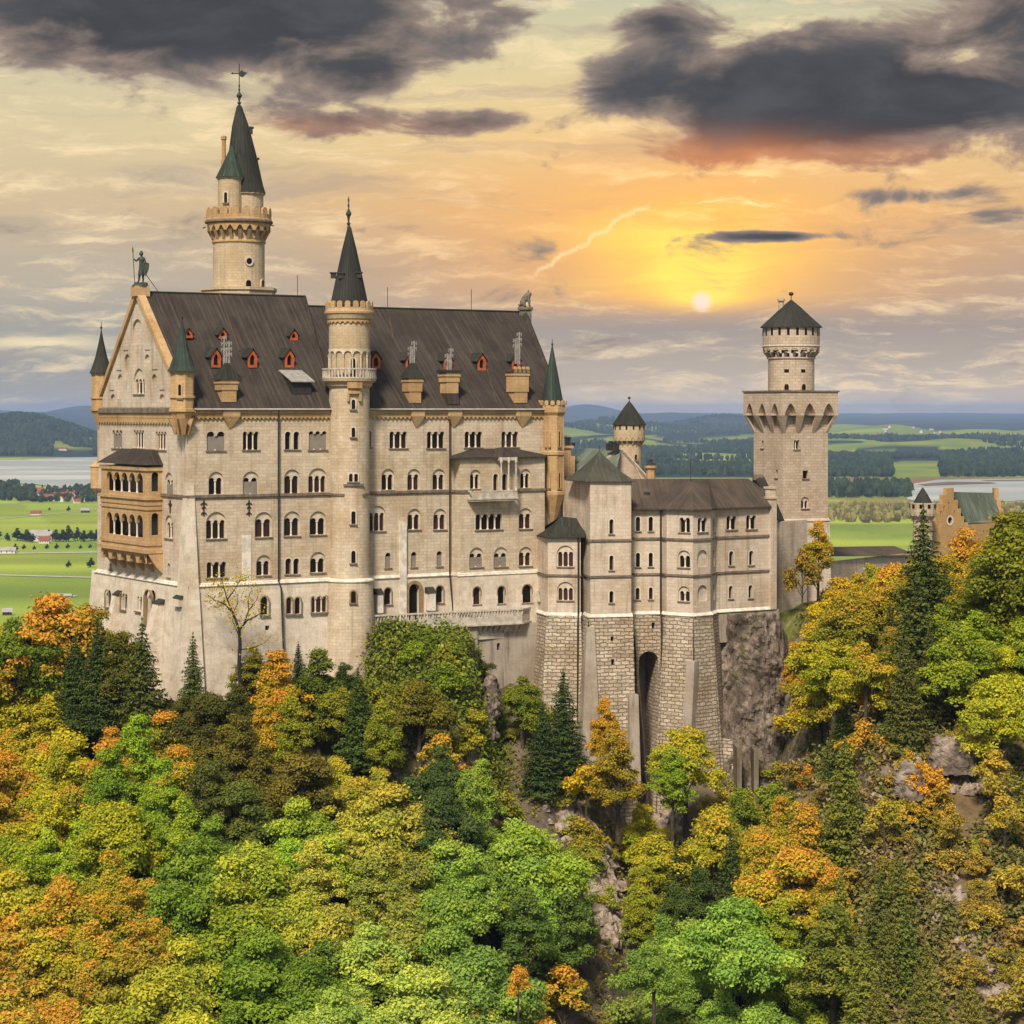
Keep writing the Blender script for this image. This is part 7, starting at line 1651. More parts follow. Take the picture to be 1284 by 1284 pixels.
# trees one can single out
def spot(px, ytop, Y, kind, c, au, H, rs=1.0, variant=None, label=None):
    """a tree whose top shows at (px, ytop), standing at depth Y"""
    X = WX(px, Y); return put_tree(kind, X, Y, H, c, au, rs, variant, label, zoff=WZ(ytop, Y) - H - gz(X, Y) if abs(WZ(ytop, Y) - H - gz(X, Y)) < 60 else 0, jitter=False)
SPOTS = [(58, 750, 300, 'round', (130, 110, 30), 1.0, 17, 1.05, 'green tree with bright orange top at the far left against the meadow'),
 (20, 775, 296, 'broad', (95, 115, 35), .1, 16, 1, 'dark green tree left of the orange topped one'),
 (112, 752, 301, 'tall', (110, 115, 35), .3, 19, 1, 'olive green tree close against the left end of the palace gable'),
 (122, 775, 290, 'conifer', (60, 80, 30), 0, 15, 1.0, 'leftmost dark spruce below the gable end'),
 (95, 792, 292, 'conifer', (62, 82, 30), 0, 14, 1.1, 'bushy dark spruce left of the gable foot'),
 (178, 776, 287, 'conifer', (78, 90, 32), 0, 20, 1.05, 'tall spruce in front of the gable base buttress'),
 (150, 790, 292, 'broad', (85, 90, 30), .1, 13, 1.0, 'dark olive tree between two spruces under the gable'),
 (242, 793, 291, 'conifer', (75, 88, 35), 0, 14, .8, 'slim sparse spruce in front of the left corner buttress'),
 (345, 815, 291, 'tall', (180, 140, 30), .65, 15, 1.1, 'golden tree in front of the plain left base wall'),
 (350, 868, 283, 'tall', (180, 140, 30), .7, 12, 1.1, 'golden orange tree just below the upper golden one'),
 (374, 805, 298, 'conifer', (50, 75, 28), 0, 9, 1.0, 'small dark spruce tip against the base wall right of the drainpipe'),
 (400, 818, 293, 'tall', (85, 105, 30), .05, 15, 1.1, 'dark green column of foliage under the stair tower'),
 (430, 860, 290, 'broad', (120, 125, 35), .1, 12, 1, None),
 (318, 815, 299, 'broad', (110, 115, 35), .2, 9, 1.0, 'olive tree around the foot of the bare tree'),
 (590, 808, 309, 'round', (60, 70, 30), .2, 7, .9, 'dark round bush at the right shoulder of the mound below the terrace'),
 (706, 838, 307, 'conifer', (52, 80, 32), 0, 16, 1.05, 'dark spruce against the left bay foundation of the wing'),
 (655, 848, 310, 'broad', (105, 120, 30), .2, 11, 1.0, 'olive green tree below the retaining wall'),
 (680, 880, 302, 'conifer', (58, 80, 32), 0, 13, 1.1, 'dark spruce left and below the one at the bay foundation'),
 (758, 878, 306, 'tall', (190, 140, 30), .95, 12, .8, 'narrow tree with orange top at the foot of the pyramid roofed block'),
 (775, 915, 300, 'tall', (145, 125, 35), .4, 14, 1.15, 'olive gold tree just left of the ravine under the arch'),
 (735, 962, 300, 'bush', (215, 165, 25), .6, 5, 1.0, 'small bright yellow bush on the slope left of the ravine'),
 (860, 908, 304, 'broad', (165, 165, 45), .25, 14, 1.0, 'yellow green tree in front of the round masonry pier'),
 (843, 940, 300, 'tall', (120, 150, 45), .1, 12, 1.0, 'fresh green tree right of the ravine at the pier foot'),
 (995, 805, 318, 'tall', (215, 140, 45), .95, 11, .7, 'slender orange tree against the right side of the rocky crag'),
 (1026, 656, 338, 'tall', (160, 135, 35), .6, 13, .85, 'tall airy tree with orange top in front of the square tower'),
 (1006, 692, 336, 'thin', (140, 115, 45), .3, 11, .7, 'thin brownish tree left of the tall one before the square tower'),
 (1052, 722, 328, 'broad', (180, 160, 30), .45, 14, 1.0, 'yellow tree right of the square tower'),
 (1092, 702, 335, 'tall', (150, 150, 40), .2, 15, .9, 'upright olive yellow tree before the curtain wall'),
 (1122, 704, 322, 'broad', (200, 165, 35), .8, 15, 1.0, 'yellow and orange tree before the right end of the curtain wall'),
 (1158, 632, 300, 'conifer', (72, 86, 30), 0, 24, 1.05, 'tallest dark spruce rising in front of the gatehouse turret'),
 (1150, 720, 285, 'conifer', (78, 90, 36), 0, 24, 1.2, 'broad dark spruce standing below the tallest one'),
 (1210, 668, 322, 'broad', (220, 160, 45), .95, 15, 1.1, 'orange tree in front of the gatehouse'),
 (1232, 690, 305, 'tall', (150, 135, 35), .4, 16, 1.0, 'ochre green tree between gatehouse and right edge'),
 (1265, 642, 298, 'tall', (115, 120, 28), .15, 22, 1.35, 'big dark olive tree at the top of the right edge'),
 (1290, 650, 292, 'broad', (110, 118, 28), .15, 22, 1.0, 'dark olive tree cut off by the upper right edge'),
 (1230, 790, 292, 'broad', (90, 105, 35), .1, 14, 1.1, None), (1262, 815, 284, 'tall', (165, 175, 40), .1, 13, 1.0, 'yellow green tree below the lodge at the right edge'),
 (1100, 853, 286, 'bush', (225, 95, 35), 1, 6, .7, 'red orange bush left of the big spruce'),
 (1112, 895, 280, 'conifer', (75, 105, 50), 0, 14, 1.2, 'blue green spruce under the red orange bush'),
 (1012, 962, 300, 'bush', (220, 110, 40), 1, 3.2, .8, 'tiny orange bush by the pale rock right of the crag'),
 (1165, 955, 268, 'bush', (225, 130, 40), 1, 5, .8, 'orange bush on the rocky outcrop at right'),
 (1030, 830, 305, 'broad', (165, 155, 35), .5, 13, 1.0, None), (1065, 770, 315, 'broad', (140, 140, 30), .3, 14, 1.1, None), (1045, 800, 300, 'broad', (150, 150, 30), .3, 13, 1.1, None), (1095, 770, 305, 'broad', (125, 120, 30), .35, 15, 1.1, None),
 (650, 1212, 232, 'thin', (220, 160, 40), 1, 6, .8, 'small golden orange tree near the bottom centre'),
 (1105, 1090, 248, 'conifer', (85, 98, 42), 0, 18, 1.0, 'tall faded spruce on the lower right slope'), (1135, 1130, 244, 'conifer', (92, 104, 45), 0, 17, 1.0, 'second faded spruce on the lower right slope, a little lower'),
 (820, 1185, 240, 'round', (90, 140, 60), 0, 9, .9, 'bright green round tree right of the ravine bottom'),
 (908, 1132, 246, 'round', (125, 160, 75), .05, 13, 1.0, 'pale green tree on the lower slope below the pier'),
]
for t in SPOTS: spot(t[0], t[1], t[2], t[3], t[4], t[5], t[6], t[7], label=t[8])
occ = [(t[0], t[1] + 20, t[2]) for t in SPOTS]
# castle outline on plan, trees keep off it
def blocked(X, Y, p):
    front = 312 if p < 480 else 316
    line = 300 + (p - 236) / 464 * 31 if 236 <= p <= 700 else None
    if 120 <= p < 236: return Y > 327 - (p - 120) / 116 * 28 - 5
    if line and p < 465: return Y > line - 4.5
    if 465 <= p < 600: return Y > 309
    if 600 <= p < 672: return Y > 317
    if 672 <= p < 980: return Y > 313
    if 980 <= p < 1050: return Y > 341
    return Y > (356 if p > 1050 else 345)
sp = 6.0; row = 0; Y = 352.0
cand = []
while Y > 196:
    x0 = WX(-70, Y) - (row % 2) * sp / 2; x = x0
    while x < WX(1354, Y): cand.append((x + rnd.uniform(-1.7, 1.7), Y + rnd.uniform(-1.5, 1.5))); x += sp
    Y -= sp * .90; row += 1
count = 0
for X, Y in cand:
    p = CX + F * X / Y
    if blocked(X, Y, p) or (Y > 300 and p < 120 and Y > 335): continue
    z = gz(X, Y); yg = HY - z * F / Y
    H = rnd.uniform(9, 15.5); yc = yg - H * .6 * F / Y
    q = nearest(p, yc); kind = rnd.choice(q[4])
    if kind in ('round', 'broad') and rnd.random() < .3: kind = 'tall'
    if kind == 'bush': H = rnd.uniform(3.2, 5.5)
    elif kind == 'thin': H = rnd.uniform(7, 10)
    elif kind == 'tall': H = rnd.uniform(11, 15)
    elif kind == 'conifer': H = rnd.uniform(11, 16)
    elif kind == 'round': H = rnd.uniform(8, 13.5)
    if BRUSH(p, yg - 40): q = (q[0], q[1], tuple(a * .65 + b * .35 for a, b in zip(q[2], (140, 130, 70))), q[3] * .5, q[4])
    if BRUSH(p, yg - 40): H = min(H, rnd.uniform(4.5, 9)) if kind != 'conifer' else H * .8
    if 640 < p < 800 and 940 < yg < 1120: H = min(H, rnd.uniform(3, 6)); kind = 'bush' if H < 5 else kind
    yl = max(lim(p - 12), lim(p), lim(p + 12)) + rnd.uniform(2, 16)
    Hm = (yg - yl) * Y / F
    if Hm < 2.4: continue
    if H > Hm: H = Hm
    if H < 7.2 and kind not in ('bush', 'conifer'): kind = 'bush'; H *= .85
    yt = yg - H * F / Y
    if yt > 1300: continue
    R_ = {'broad': 4.6 / 14, 'round': 4.9 / 11, 'tall': 3.7 / 17, 'thin': .32, 'bush': 2.6 / 4.2, 'conifer': 4.3 / 18}[kind] * H * F / Y * 1.0
    cy_ = (yt + yg) / 2 if kind != 'bush' else (yt + yg) / 2; hy = (yg - yt) / 2
    if any(abs(p - kx) < R_ * .8 + kr * .6 and abs(cy_ - ky) < hy * .9 + kr * .4 for kx, ky, kr in KEEP): 
        if rnd.random() < .85: continue
    if any(abs(p - a) < 14 and abs(yt - b) < 26 and abs(Y - c_) < 9 for a, b, c_ in occ): continue
    put_tree(kind, X, Y, H, q[2], q[3], rs=rnd.uniform(.88, 1.18) * (1.25 if H < 7 and kind in ('broad', 'round') else 1)); count += 1
for px, py, n in ((720, 1035, 5), (748, 1090, 6), (770, 1160, 6), (1150, 985, 6), (1200, 960, 8), (1250, 1235, 4), (935, 985, 7), (840, 1045, 4), (1045, 1005, 5), (614, 915, 3), (1210, 1090, 9), (1130, 1070, 6), (1240, 1150, 8)):
    for _ in range(n):
        p = px + rnd.gauss(0, 22); y = py + rnd.gauss(0, 22); Y = 330.0
        while Y > 210 and HY - gz(WX(p, Y), Y) * F / Y < y: Y -= 1.0
        q = nearest(p, y); q = (q[0], q[1], tuple((a + b) / 2 for a, b in zip(q[2], (150, 135, 65))), q[3] * .4); put_tree('bush', WX(p, Y), Y, rnd.uniform(1.6, 3.2), q[2], q[3], rs=rnd.uniform(.9, 1.3))
print('trees', len(TREES))
# a label for each: colour, kind, and what it stands below, with a finer place only where needed
def band_name(p, y):
    w_ = 850 if p < 470 else (800 if p < 600 else (880 if p < 1000 else 700))
    k_ = (y - w_) / (1284 - w_)
    return ['just under', 'high below', 'below', 'well below', 'far below', 'farther below', 'bottom-most below'][max(0, min(6, int(k_ * 6.2 + 1) if k_ > 0 else 0))]
used = {}
for T in TREES:
    r, p, y, kind, c, au, H, lab = T
    if lab: r['label'] = lab; continue
    sz = 'large' if H > 13 else ('small' if H < (4 if kind == 'bush' else 8.5) else '')
    key = f"{sz + ' ' if sz else ''}{cname(c, au)} {KN_[kind]} {band_name(p, y)} the {lmk(p)}"
    used.setdefault(key, []).append(T)
ORD = {2: ['left', 'right'], 3: ['leftmost', 'middle', 'rightmost']}
for key, L in used.items():
    if len(L) == 1: L[0][0]['label'] = key; continue
    n = len(L)
    byx = sorted(L, key=lambda t: t[1])
    if n <= 3:
        for t, w_ in zip(byx, ORD[n]): t[0]['label'] = f"{key}, {w_} of {'two' if n == 2 else 'three'}"
    else:
        byy = sorted(L, key=lambda t: t[2]); half = (n + 1) // 2
        words = ['first', 'second', 'third', 'fourth', 'fifth', 'sixth', 'seventh', 'eighth', 'ninth', 'tenth']
        up_ = sorted(byy[:half], key=lambda t: t[1]); lo_ = sorted(byy[half:], key=lambda t: t[1])
        for nm, G_ in (('upper', up_), ('lower', lo_)):
            for i, t in enumerate(G_): t[0]['label'] = f"{key}, {words[min(i, 9)]} from left, {nm} row"
for T in TREES: T[0]['group'] = TG[T[3]]

# =================================================================== BARE TREE before the left wall
bt = thing('bare_tree', 'nearly leafless tree with crooked limbs and thin yellow leaves against the left base wall', 'tree', (WX(301, 297), 297, gz(WX(301, 297), 297)))
def q(px, y, d=0): return (WX(px, 297 + d), 297 + d, WZ(y, 297 + d))
mb = MB()
LB = [([(302, 860), (300, 830), (301, 806), (300, 790)], [.32, .26, .24, .2]), ([(300, 790), (292, 768), (285, 752), (281, 738), (278, 726)], [.18, .14, .1, .07, .04]), ([(292, 768), (281, 757), (268, 752), (258, 744)], [.12, .09, .06, .03]), ([(300, 790), (310, 778), (322, 772), (331, 766)], [.15, .11, .08, .04]),
      ([(285, 752), (292, 742), (300, 730), (303, 718)], [.09, .07, .05, .02]), ([(301, 800), (293, 782), (291, 775)], [.08, .05, .03]), ([(306, 782), (312, 765), (311, 750), (316, 738)], [.1, .08, .05, .02]), ([(312, 765), (322, 752), (326, 740)], [.06, .04, .02]), ([(281, 757), (272, 762), (264, 760)], [.05, .04, .02]), ([(281, 738), (272, 732), (264, 734)], [.05, .03, .02]),
      ([(300, 815), (318, 812), (332, 806), (340, 797)], [.08, .07, .05, .02]), ([(300, 730), (308, 724), (314, 726)], [.04, .03, .02]), ([(292, 768), (298, 757), (297, 745)], [.07, .05, .02])]
for i, (P, rr) in enumerate(LB): mb.tube([q(a, b, math.sin(i * 2.1) * 1.0 * j / len(P)) for j, (a, b) in enumerate(P)], [r * 1.1 for r in rr], 6)
mb.build('trunk', 'darkbark', bt)
tips = []
for P, rr in LB[1:]:
    for (a, b), (c_, d) in zip(P, P[1:]):
        for _ in range(9): t = rnd.random(); tips.append((a + (c_ - a) * t + rnd.gauss(0, 4), b + (d - b) * t + rnd.gauss(-3, 4), rnd.gauss(0, 1)))
cen = np.array([q(a, b, d) for a, b, d in tips for _ in range(5)]) + rng.normal(size=(len(tips) * 5, 3)) * .4 - np.array(bt.location)
me = leaf_obj('foliage', cen, unit(rng.normal(size=cen.shape) + np.array([0, -.3, .8])), rng.uniform(.10, .22, len(cen)), M['leaf'], rng.random(len(cen)))
o = bpy.data.objects.new('foliage', me); COL.objects.link(o); o.parent = bt; o.color = (*srgb(175, 160, 50), .2)

# =================================================================== UNDERGROWTH
def scatter(name, label, n, pr, yr, mat, hs, test, size=(.2, .42)):
    c = []; tn = []; i = 0
    while len(c) < n and i < n * 6:
        i += 1; Y = rnd.uniform(*yr); p = rnd.uniform(*pr); X = WX(p, Y)
        if not test(X, Y, p): continue
        z = gz(X, Y); kk = mn.noise(Vector((X * .4, Y * .4, 0))); hh = hs * (.5 + .8 * max(0, kk + .3)); t0 = rnd.random()
        for _ in range(7): c.append((X + rnd.gauss(0, .6), Y + rnd.gauss(0, .6), z + abs(rnd.gauss(0, .5)) * hh)); tn.append(min(1, max(0, t0 + rnd.gauss(0, .15))))
    c = np.array(c); me = leaf_obj(name, c, unit(rng.normal(size=c.shape) * .6 + np.array([0, -.25, .9])), rng.uniform(*size, len(c)), M[mat], np.array(tn))
    o = bpy.data.objects.new(name, me); COL.objects.link(o); tag(o, label, 'undergrowth', kind='stuff')
notcastle = lambda X, Y, p: not blocked(X, Y + 3.5, p)
rockgap = lambda X, Y, p: notcastle(X, Y, p) and mn.fractal(Vector((X * .11, Y * .11, 7)), 1.0, 2.0, 3) > -.22 and not (795 < p < 832 and Y > 300) and not (900 < p < 1000 and Y > 313)
M['mound'] = leaf_mat('mound_leaves', False, [(.3, (.07, .10, .02)), (.42, (.20, .25, .035)), (.5, (.11, .14, .025)), (.58, (.26, .27, .04)), (.7, (.34, .22, .04))])
scatter('undergrowth', 'olive and rust undergrowth covering the castle slope between the trees', 90000, (-60, 1100), (205, 345), 'under', 1.0, rockgap, (.16, .34))
scatter('dry_brush', 'tan brown dry brush on the steep rocky slope at lower right', 170000, (985, 1370), (205, 305), 'brown', 1.7, lambda X, Y, p: mn.fractal(Vector((X * .12, Y * .12, 7)), 1.0, 2.0, 3) > -.18)
scatter('mound_scrub', 'dense green scrub covering the mound right below the terrace', 26000, (462, 625), (296, 317.5), 'mound', 1.7, lambda X, Y, p: not (Y > 309.5 + (p - 465) / 190 * 10) , (.2, .4))

# =================================================================== ROCKS
m, k = new_mat('limestone_rock'); pos = k.n('ShaderNodeNewGeometry').outputs['Position']
sp3 = k.n('ShaderNodeSeparateXYZ', {0: pos}); pv = k.xyz(sp3.outputs[0], sp3.outputs[1], k.m('MULTIPLY', sp3.outputs[2], .55))
n1 = k.noise(pv, .28, 8, .65, .6); n2 = k.noise(pos, 1.3, 6, .7)
col = k.ramp(n1, [(.36, (.045, .036, .028)), (.46, (.12, .092, .072)), (.54, (.19, .15, .118)), (.68, (.36, .30, .245))])
col = k.mix(.6, col, k.mix(1.0, col, k.ramp(n2, [(.35, .45), (.65, 1.5)]), 'MULTIPLY'))
col = k.mix(k.m('MULTIPLY', k.ss(k.noise(pos, .5, 4, .6), .56, .66), .6), col, (.10, .10, .035))
finish(k, col, .95, k.m('ADD', n1, k.m('MULTIPLY', n2, .4)), 1.0, .5, spec=.15); M['rock'] = m
def rock(name, label, fnxyz, nu, nv, amp, parent=None, seed=0, freq=.3):
    V = []
    for j in range(nv + 1):
        for i in range(nu + 1):
            x, y, z, nxv, nyv = fnxyz(i / nu, j / nv); P = Vector((x, y, z)); q_ = Vector((x * freq, y * freq, z * freq * .7 + seed))
            v1 = mn.voronoi(Vector((q_.x * 1.9, q_.y * 1.9, q_.z * 1.7 + q_.x * .5)))[0]; v2 = mn.voronoi(Vector((q_.x * 5.0, q_.y * 5.0, q_.z * 5.5 + 5)))[0]
            d = mn.fractal(q_ * .7, .9, 2.0, 3) * amp * .8 + min(.5, v1[1] - v1[0]) * amp * .45 + min(.4, v2[1] - v2[0]) * amp * .18 + mn.fractal(q_ * 3.0, .8, 2.0, 4) * amp * .25
            V.append((x + nxv * d, y + nyv * d, z + .4 * mn.noise(q_ * 3)))
    Fq = [(j * (nu + 1) + i, j * (nu + 1) + i + 1, (j + 1) * (nu + 1) + i + 1, (j + 1) * (nu + 1) + i) for j in range(nv) for i in range(nu)]
    me = bpy.data.meshes.new(name); me.from_pydata(V, [], Fq); me.materials.append(M['rock']); o = bpy.data.objects.new(name, me); COL.objects.link(o)
    tag(o, label, 'rock'); return o
def crag(u, v):
    p = 900 + 102 * u + 0 * v; zt = -29.8 - (max(0, u - .72) * 26); z = zt + (-62 - zt) * v
    Y = 329.0 - 3.0 * math.sin(min(1, u * 1.15) * math.pi) - v * 7 + 9 * max(0, u - .75) * (1 - .3 * v); return (WX(p + 14 * v * (u > .4) * u, Y), Y, z, 0.05, -1)
rock('rocky_crag', 'bare brown limestone crag under the right end of the wing', crag, 90, 110, 1.7)
M['rib'] = masonry('mossy_concrete', (.20, .165, .125), (.17, .14, .10), (.15, .12, .09), 3.0, 1.5, .01, .4, stain=(.6, .6, .45), stain_amt=.9, streak=.9)
cc = thing('crag_buttresses', 'grey concrete ribs shoring up the foot of the rocky crag', 'buttress', (WX(935, 322), 322, -52))
for pa, pb, ya, yb, Yd in ((923, 927, 938, 1010, 317.0), (944, 948, 940, 1015, 317.6)):
    b = MB(); A = [(WX(pa, Yd), Yd + 4, WZ(yb, Yd)), (WX(pa, Yd), Yd - 1.2, WZ(yb, Yd)), (WX(pb + 2, Yd), Yd - 1.2, WZ(yb, Yd)), (WX(pb + 2, Yd), Yd + 4, WZ(yb, Yd))]; Bv = [(x + .1, y + .6, WZ(ya, Yd)) for x, y, z in A]; b.loft(A, Bv); b.build('rib', 'rib', cc)
def outcrop(px, y0, y1, w_, Y, name, label, seed, lean=0):
    zt_, zb_ = WZ(y0, Y), WZ(y1, Y); X = WX(px, Y); W_ = w_ * Y / F / 2
    def fn(u, v):
        a = math.pi * (u * 1.1 - .05); s_ = .35 + .65 * math.sin(min(1, v * 1.6) * math.pi / 2)
        return (X - math.cos(a) * W_ * s_ + lean * v, Y + 3 - math.sin(a) * 2.4 * s_ - v * 3.0, zt_ + (zb_ - zt_) * v, -math.cos(a), -math.sin(a))
    rock(name, label, fn, 34, 44, 1.1, seed=seed, freq=.55)
outcrop(614, 850, 925, 22, 306, 'rock_outcrop', 'pale rock face at the right edge of the scrub mound', 3)
outcrop(1144, 958, 1000, 30, 268, 'rock_outcrop', 'greyish rock face under the big spruce at right', 31)
outcrop(1196, 926, 968, 62, 272, 'rock_outcrop', 'wide pinkish rock face right of the big spruce', 37)

def scree(name, label, path, n, spread, size):
    V = []; Fq = []
    for _ in range(n):
        u = rnd.random() * (len(path) - 1); i = int(u); f = u - i; px = path[i][0] * (1 - f) + path[i + 1][0] * f + rnd.gauss(0, spread); py = path[i][1] * (1 - f) + path[i + 1][1] * f + rnd.gauss(0, spread * .7)
        Y = 334.0
        while Y > 205 and HY - gz(WX(px, Y), Y) * F / Y < py: Y -= .8
        X = WX(px, Y); z = gz(X, Y); s = size * rnd.uniform(.3, 1.0) ** 1.5 * 1.6; b = len(V)
        R1_ = rnd.uniform(0, 6.28)
        pts_ = [(math.cos(a + R1_) * rr * rnd.uniform(.6, 1.2), math.sin(a + R1_) * rr * rnd.uniform(.6, 1.2), zz * rnd.uniform(.6, 1.3)) for rr, zz, k_ in ((1.0, -.3, 6), (.95, .35, 6), (.45, .8, 6)) for a in [q_ * math.pi / 3 for q_ in range(6)]]
        V += [(X + a * s, Y + c * s, z + d * s * 1.1) for a, c, d in pts_]
        for L in range(2):
            for q_ in range(6): Fq.append((b + L * 6 + q_, b + L * 6 + (q_ + 1) % 6, b + (L + 1) * 6 + (q_ + 1) % 6, b + (L + 1) * 6 + q_))
        Fq.append(tuple(b + 12 + q_ for q_ in range(6)))
    me = bpy.data.meshes.new(name); me.from_pydata(V, [], Fq); me.materials.append(M['scree']); o = bpy.data.objects.new(name, me); COL.objects.link(o); tag(o, label, 'scree', kind='stuff')
M['scree'] = plain('pale_scree', (.36, .29, .235), .95, .3, 1.2, c2=(.19, .145, .11))
scree('gully_scree', 'pale broken rock running down the gully left of the ravine', [(698, 1000), (722, 1030), (742, 1065), (755, 1100), (764, 1140), (774, 1185)], 520, 9, .8)
scree('slope_scree', 'grey pink broken rock scattered on the right slope', [(1130, 995), (1160, 955), (1200, 940), (1235, 960), (1215, 985)], 240, 20, .7)
scree('ledge_scree', 'pale rock rubble below the crag foot', [(1020, 990), (1060, 1005), (1075, 1020)], 120, 10, .7)
scree('ravine_scree', 'dark rubble in the ravine under the deep arch', [(812, 925), (815, 970), (824, 1010), (838, 1050)], 260, 9, .9)
scree('corner_scree', 'rock rubble near the lower right corner', [(1240, 1225), (1262, 1250), (1190, 1120), (1165, 1140)], 140, 12, .7)
# shrubs rooted in and around the rocks (placed before the labels are read)
# =================================================================== THINGS ON THE PLAIN
M['red'] = plain('red_tile_roof', (.27, .085, .05), .8, .35, .2); M['white'] = plain('white_house_wall', (.62, .58, .52), .8, .1, .2); M['greyroof'] = plain('grey_barn_roof', (.34, .32, .30), .7, .2, .2); M['barnwood'] = plain('dark_barn_wood', (.07, .05, .035), .9, .3, .3)
def house_mesh(L, W_, H, rh):
    w_ = MB(); w_.wbox(-L / 2, L / 2, -W_ / 2, W_ / 2, -1, H)
    for s_ in (-1, 1): w_.face([(s_ * L / 2, -W_ / 2, H), (s_ * L / 2, W_ / 2, H), (s_ * L / 2, 0, H + rh)])
    r = MB(); o_ = .8
    for s_ in (-1, 1):
        A = [(-L / 2 - o_, s_ * (W_ / 2 + o_), H - .5), (L / 2 + o_, s_ * (W_ / 2 + o_), H - .5), (L / 2 + o_, 0, H + rh + .2), (-L / 2 - o_, 0, H + rh + .2)]
        r.loft(A, [(x, y, z + .35) for x, y, z in A])
    g = MB()
    for i in range(4): x = -L / 2 + (i + .5) * L / 4; g.wbox(x - .6, x + .6, -W_ / 2 - .06, W_ / 2 + .06, H * .35, H * .68)
    return w_, r, g
def house(name, label, px, py, L, W_, H, rh, wall, roof, rot, group=None, cat='house'):
    Y = yrow(py); X = WX(px, Y); t = thing(name, label, cat, (0, 0, 0), group); w_, r, g = house_mesh(L, W_, H, rh)
    for b, n, m_ in ((w_, 'wall', wall), (r, 'roof', roof), (g, 'window', 'pane')): b.build(n, m_, t)
    t.location = (X, Y, gz(X, Y)); t.rotation_euler = (0, 0, rot); return t
h0 = house('village_house', 'red roofed white house of the village between fields and lake', 62, 628, 17, 12, 6, 6, 'white', 'red', .3, 'village houses by the lake')
def copy_thing(t, loc, rot, sc=1.0, label=None):
    c = t.copy(); COL.objects.link(c); c.location = loc; c.rotation_euler = (0, 0, rot); c.scale = (sc, sc, sc)
    if label: c['label'] = label
    for ch in list(t.children): d = ch.copy(); COL.objects.link(d); d.parent = c
    return c
for i in range(52):
    px = rnd.gauss(74, 22); 
    if not 38 < px < 124: px = rnd.uniform(42, 118)
    py = 609 + (px - 38) / 86 * 10 + rnd.uniform(3, 16); Y = yrow(py); X = WX(px, Y); copy_thing(h0, (X, Y, gz(X, Y)), rnd.uniform(0, 3.1), rnd.uniform(.5, .85))
v2 = house('village_house', 'small house of the faraway village on the green rise right of the square tower', 1110, 549, 26, 18, 9, 8, 'white', 'red', .2, 'far village houses')
v2.location = (WX(1110, 12000), 12000, gz(WX(1110, 12000), 12000))
for i in range(34):
    px = rnd.uniform(1098, 1185); Y = rnd.uniform(10400, 12400); X = WX(px, Y); copy_thing(v2, (X, Y, gz(X, Y)), rnd.uniform(0, 3), rnd.uniform(.45, .95))
house('farmhouse', 'farmhouse with wide grey roof and red lower roof in the tree row at far left', 52, 678, 26, 14, 7, 6, 'white', 'greyroof', .05, cat='house')
house('farm_annex', 'small red roofed annex beside the grey roofed farmhouse', 56, 681, 12, 10, 4, 4, 'white', 'red', .05, cat='house')
house('field_barn', 'small dark barn with white roof alone in the meadow near the palace', 107, 643, 13, 9, 4, 3, 'barnwood', 'greyroof', .1, cat='barn')
house('field_barn', 'low barn with pinkish roof alone in the middle of the meadow', 45, 645.5, 15, 9, 3, 3, 'white', 'red', .1, cat='barn')
house('field_barn', 'small dark shed in the meadow at the left edge above the trees', 9, 771, 7, 5, 3, 2, 'barnwood', 'greyroof', .2, cat='barn')
house('hay_barn', 'light farm building on the clearing in the forest beyond the lake', 79, 566, 28, 14, 7, 5, 'white', 'red', .0, cat='barn').location = (WX(79, 8050), 8050, gz(WX(79, 8050), 8050))
house('farm_shed', 'pale sheds at the left edge beside the lower track', 6, 694, 24, 8, 4, 3, 'white', 'greyroof', .0, cat='barn')
house('meadow_shed', 'long low white shelter on the meadow just left of the palace foot', 80, 748.5, 13, 4, 1.6, 1, 'white', 'greyroof', .0, cat='shed')
house('hill_farm', 'tiny white farm at the end of the bright green meadow hill', 928, 584, 24, 14, 6, 6, 'white', 'red', .3, cat='house').location = (WX(928, 6900), 6900, gz(WX(928, 6900), 6900))
# round trees of the field row
fm_, cl_ = make_crown_broad(900, 14, 6.0, 40, 70, .6, -.55); ft_ = make_trunk(14, 6.0, cl_, 900, .4)
ROW = [(-4, 676, 15, 1.1), (9, 678, 10, 1), (22, 678, 16, 1.3), (34, 679, 15, 1.3), (41, 680, 11, 1), (61, 678, 14, 1), (70, 679, 15, 1.1), (79, 679, 15, 1.2), (86, 679, 20, .9), (97, 678, 17, .8), (105, 679, 14, 1.1), (114, 678, 13, 1.2), (122, 678, 14, 1.2), (132, 678, 14, 1.2)]
for i, (px, py, h, rs) in enumerate(ROW):
    Y = yrow(py); X = WX(px, Y); r = bpy.data.objects.new('field_tree', None); COL.objects.link(r); r.location = (X, Y, gz(X, Y)); r.rotation_euler = (0, 0, i * 1.3); s = h / 14; r.scale = (s * rs, s * rs, s)
    tag(r, f'dark round tree in the tree row across the far left meadow, {["first","second","third","fourth","fifth","sixth","seventh","eighth","ninth","tenth","eleventh","twelfth","thirteenth","fourteenth"][i]} from left', 'tree', 'dark trees in the field row')
    for n, m_ in (('crown', fm_), ('trunk', ft_)):
        o = bpy.data.objects.new(n, m_); COL.objects.link(o); o.parent = r
        if n == 'crown': o.color = (.03, .05, .022, .0)
SM = [(19, 691, 9), (30, 688.5, 6), (43, 689, 5), (59, 688, 6), (71, 688, 6.5), (85, 687.5, 6), (101, 688, 5), (113, 687, 5), (86, 711, 7), (114, 711, 10), (86, 641, 8), (62, 640, 5)]
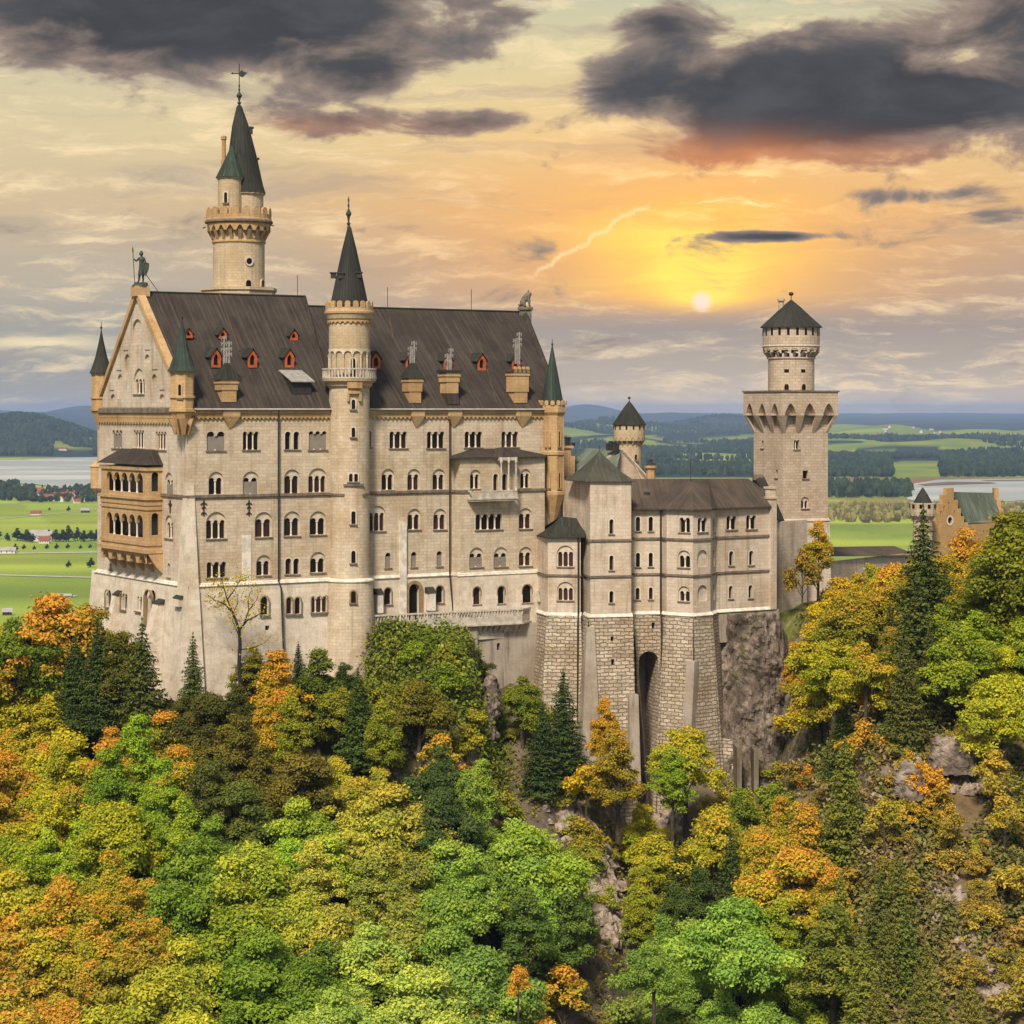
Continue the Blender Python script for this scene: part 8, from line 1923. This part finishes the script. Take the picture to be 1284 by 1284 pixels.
for i, (px, py, h) in enumerate(SM):
    Y = yrow(py); X = WX(px, Y); r = bpy.data.objects.new('meadow_tree', None); COL.objects.link(r); r.location = (X, Y, gz(X, Y) - .1); s = h / 14; r.scale = (s * 1.1, s * 1.1, s)
    tag(r, ('small lone tree of the line along the farm track, ' + ['first', 'second', 'third', 'fourth', 'fifth', 'sixth', 'seventh', 'eighth'][i] + ' from left') if i < 8 else ['small lone bush in the lower meadow, the left one', 'rounder lone bush in the lower meadow next to the palace', 'lone bush between the two meadow barns', 'lone small bush in the upper meadow'][i - 8], 'tree', 'lone trees in the meadow')
    for n, m_ in (('crown', fm_), ('trunk', ft_)):
        o = bpy.data.objects.new(n, m_); COL.objects.link(o); o.parent = r
        if n == 'crown': o.color = (.04, .065, .022, .0)
for i, (px, py, h) in enumerate([(1074, 690, 17), (1090, 690, 12), (1104, 690, 8), (1118, 690, 19), (1124, 690, 12)]):
    Y = 1900 + i * 20; X = WX(px, Y); H0, R0_, cm, tm = PROTO['conifer'][i % 4]; r = bpy.data.objects.new('plain_spruce', None); COL.objects.link(r); r.location = (X, Y, WZ(688, Y)) ; s = h * 1.0 / 18; r.scale = (s * 1.3, s * 1.3, s); r.location.z = gz(X, Y)
    tag(r, 'dark spruce on the plain behind the curtain wall roof, ' + ['first', 'second', 'third', 'fourth', 'fifth'][i] + ' from left', 'tree', 'spruces behind the curtain wall')
    for n, m_ in (('crown', cm), ('trunk', tm)):
        o = bpy.data.objects.new(n, m_); COL.objects.link(o); o.parent = r
        if n == 'crown': o.color = (.03, .05, .03, 0)

# =================================================================== HAZE
hz = MB(); ys, ye = 700, 80000
hz.wbox(-36000, 36000, -400, 44000, -161.5 - 30, 92)
m = bpy.data.materials.new('valley_haze'); m.use_nodes = True; nt = m.node_tree; nt.nodes.clear()
pv_ = nt.nodes.new('ShaderNodeVolumePrincipled'); pv_.inputs['Color'].default_value = (.42, .58, .92, 1); pv_.inputs['Density'].default_value = 3.8e-5; pv_.inputs['Anisotropy'].default_value = 0.0
nt.links.new(pv_.outputs[0], nt.nodes.new('ShaderNodeOutputMaterial').inputs['Volume'])
ho = hz.build('haze', m); ho['kind'] = 'stuff'; ho['label'] = 'thin blue haze lying over the plain and far hills'; ho['category'] = 'haze'
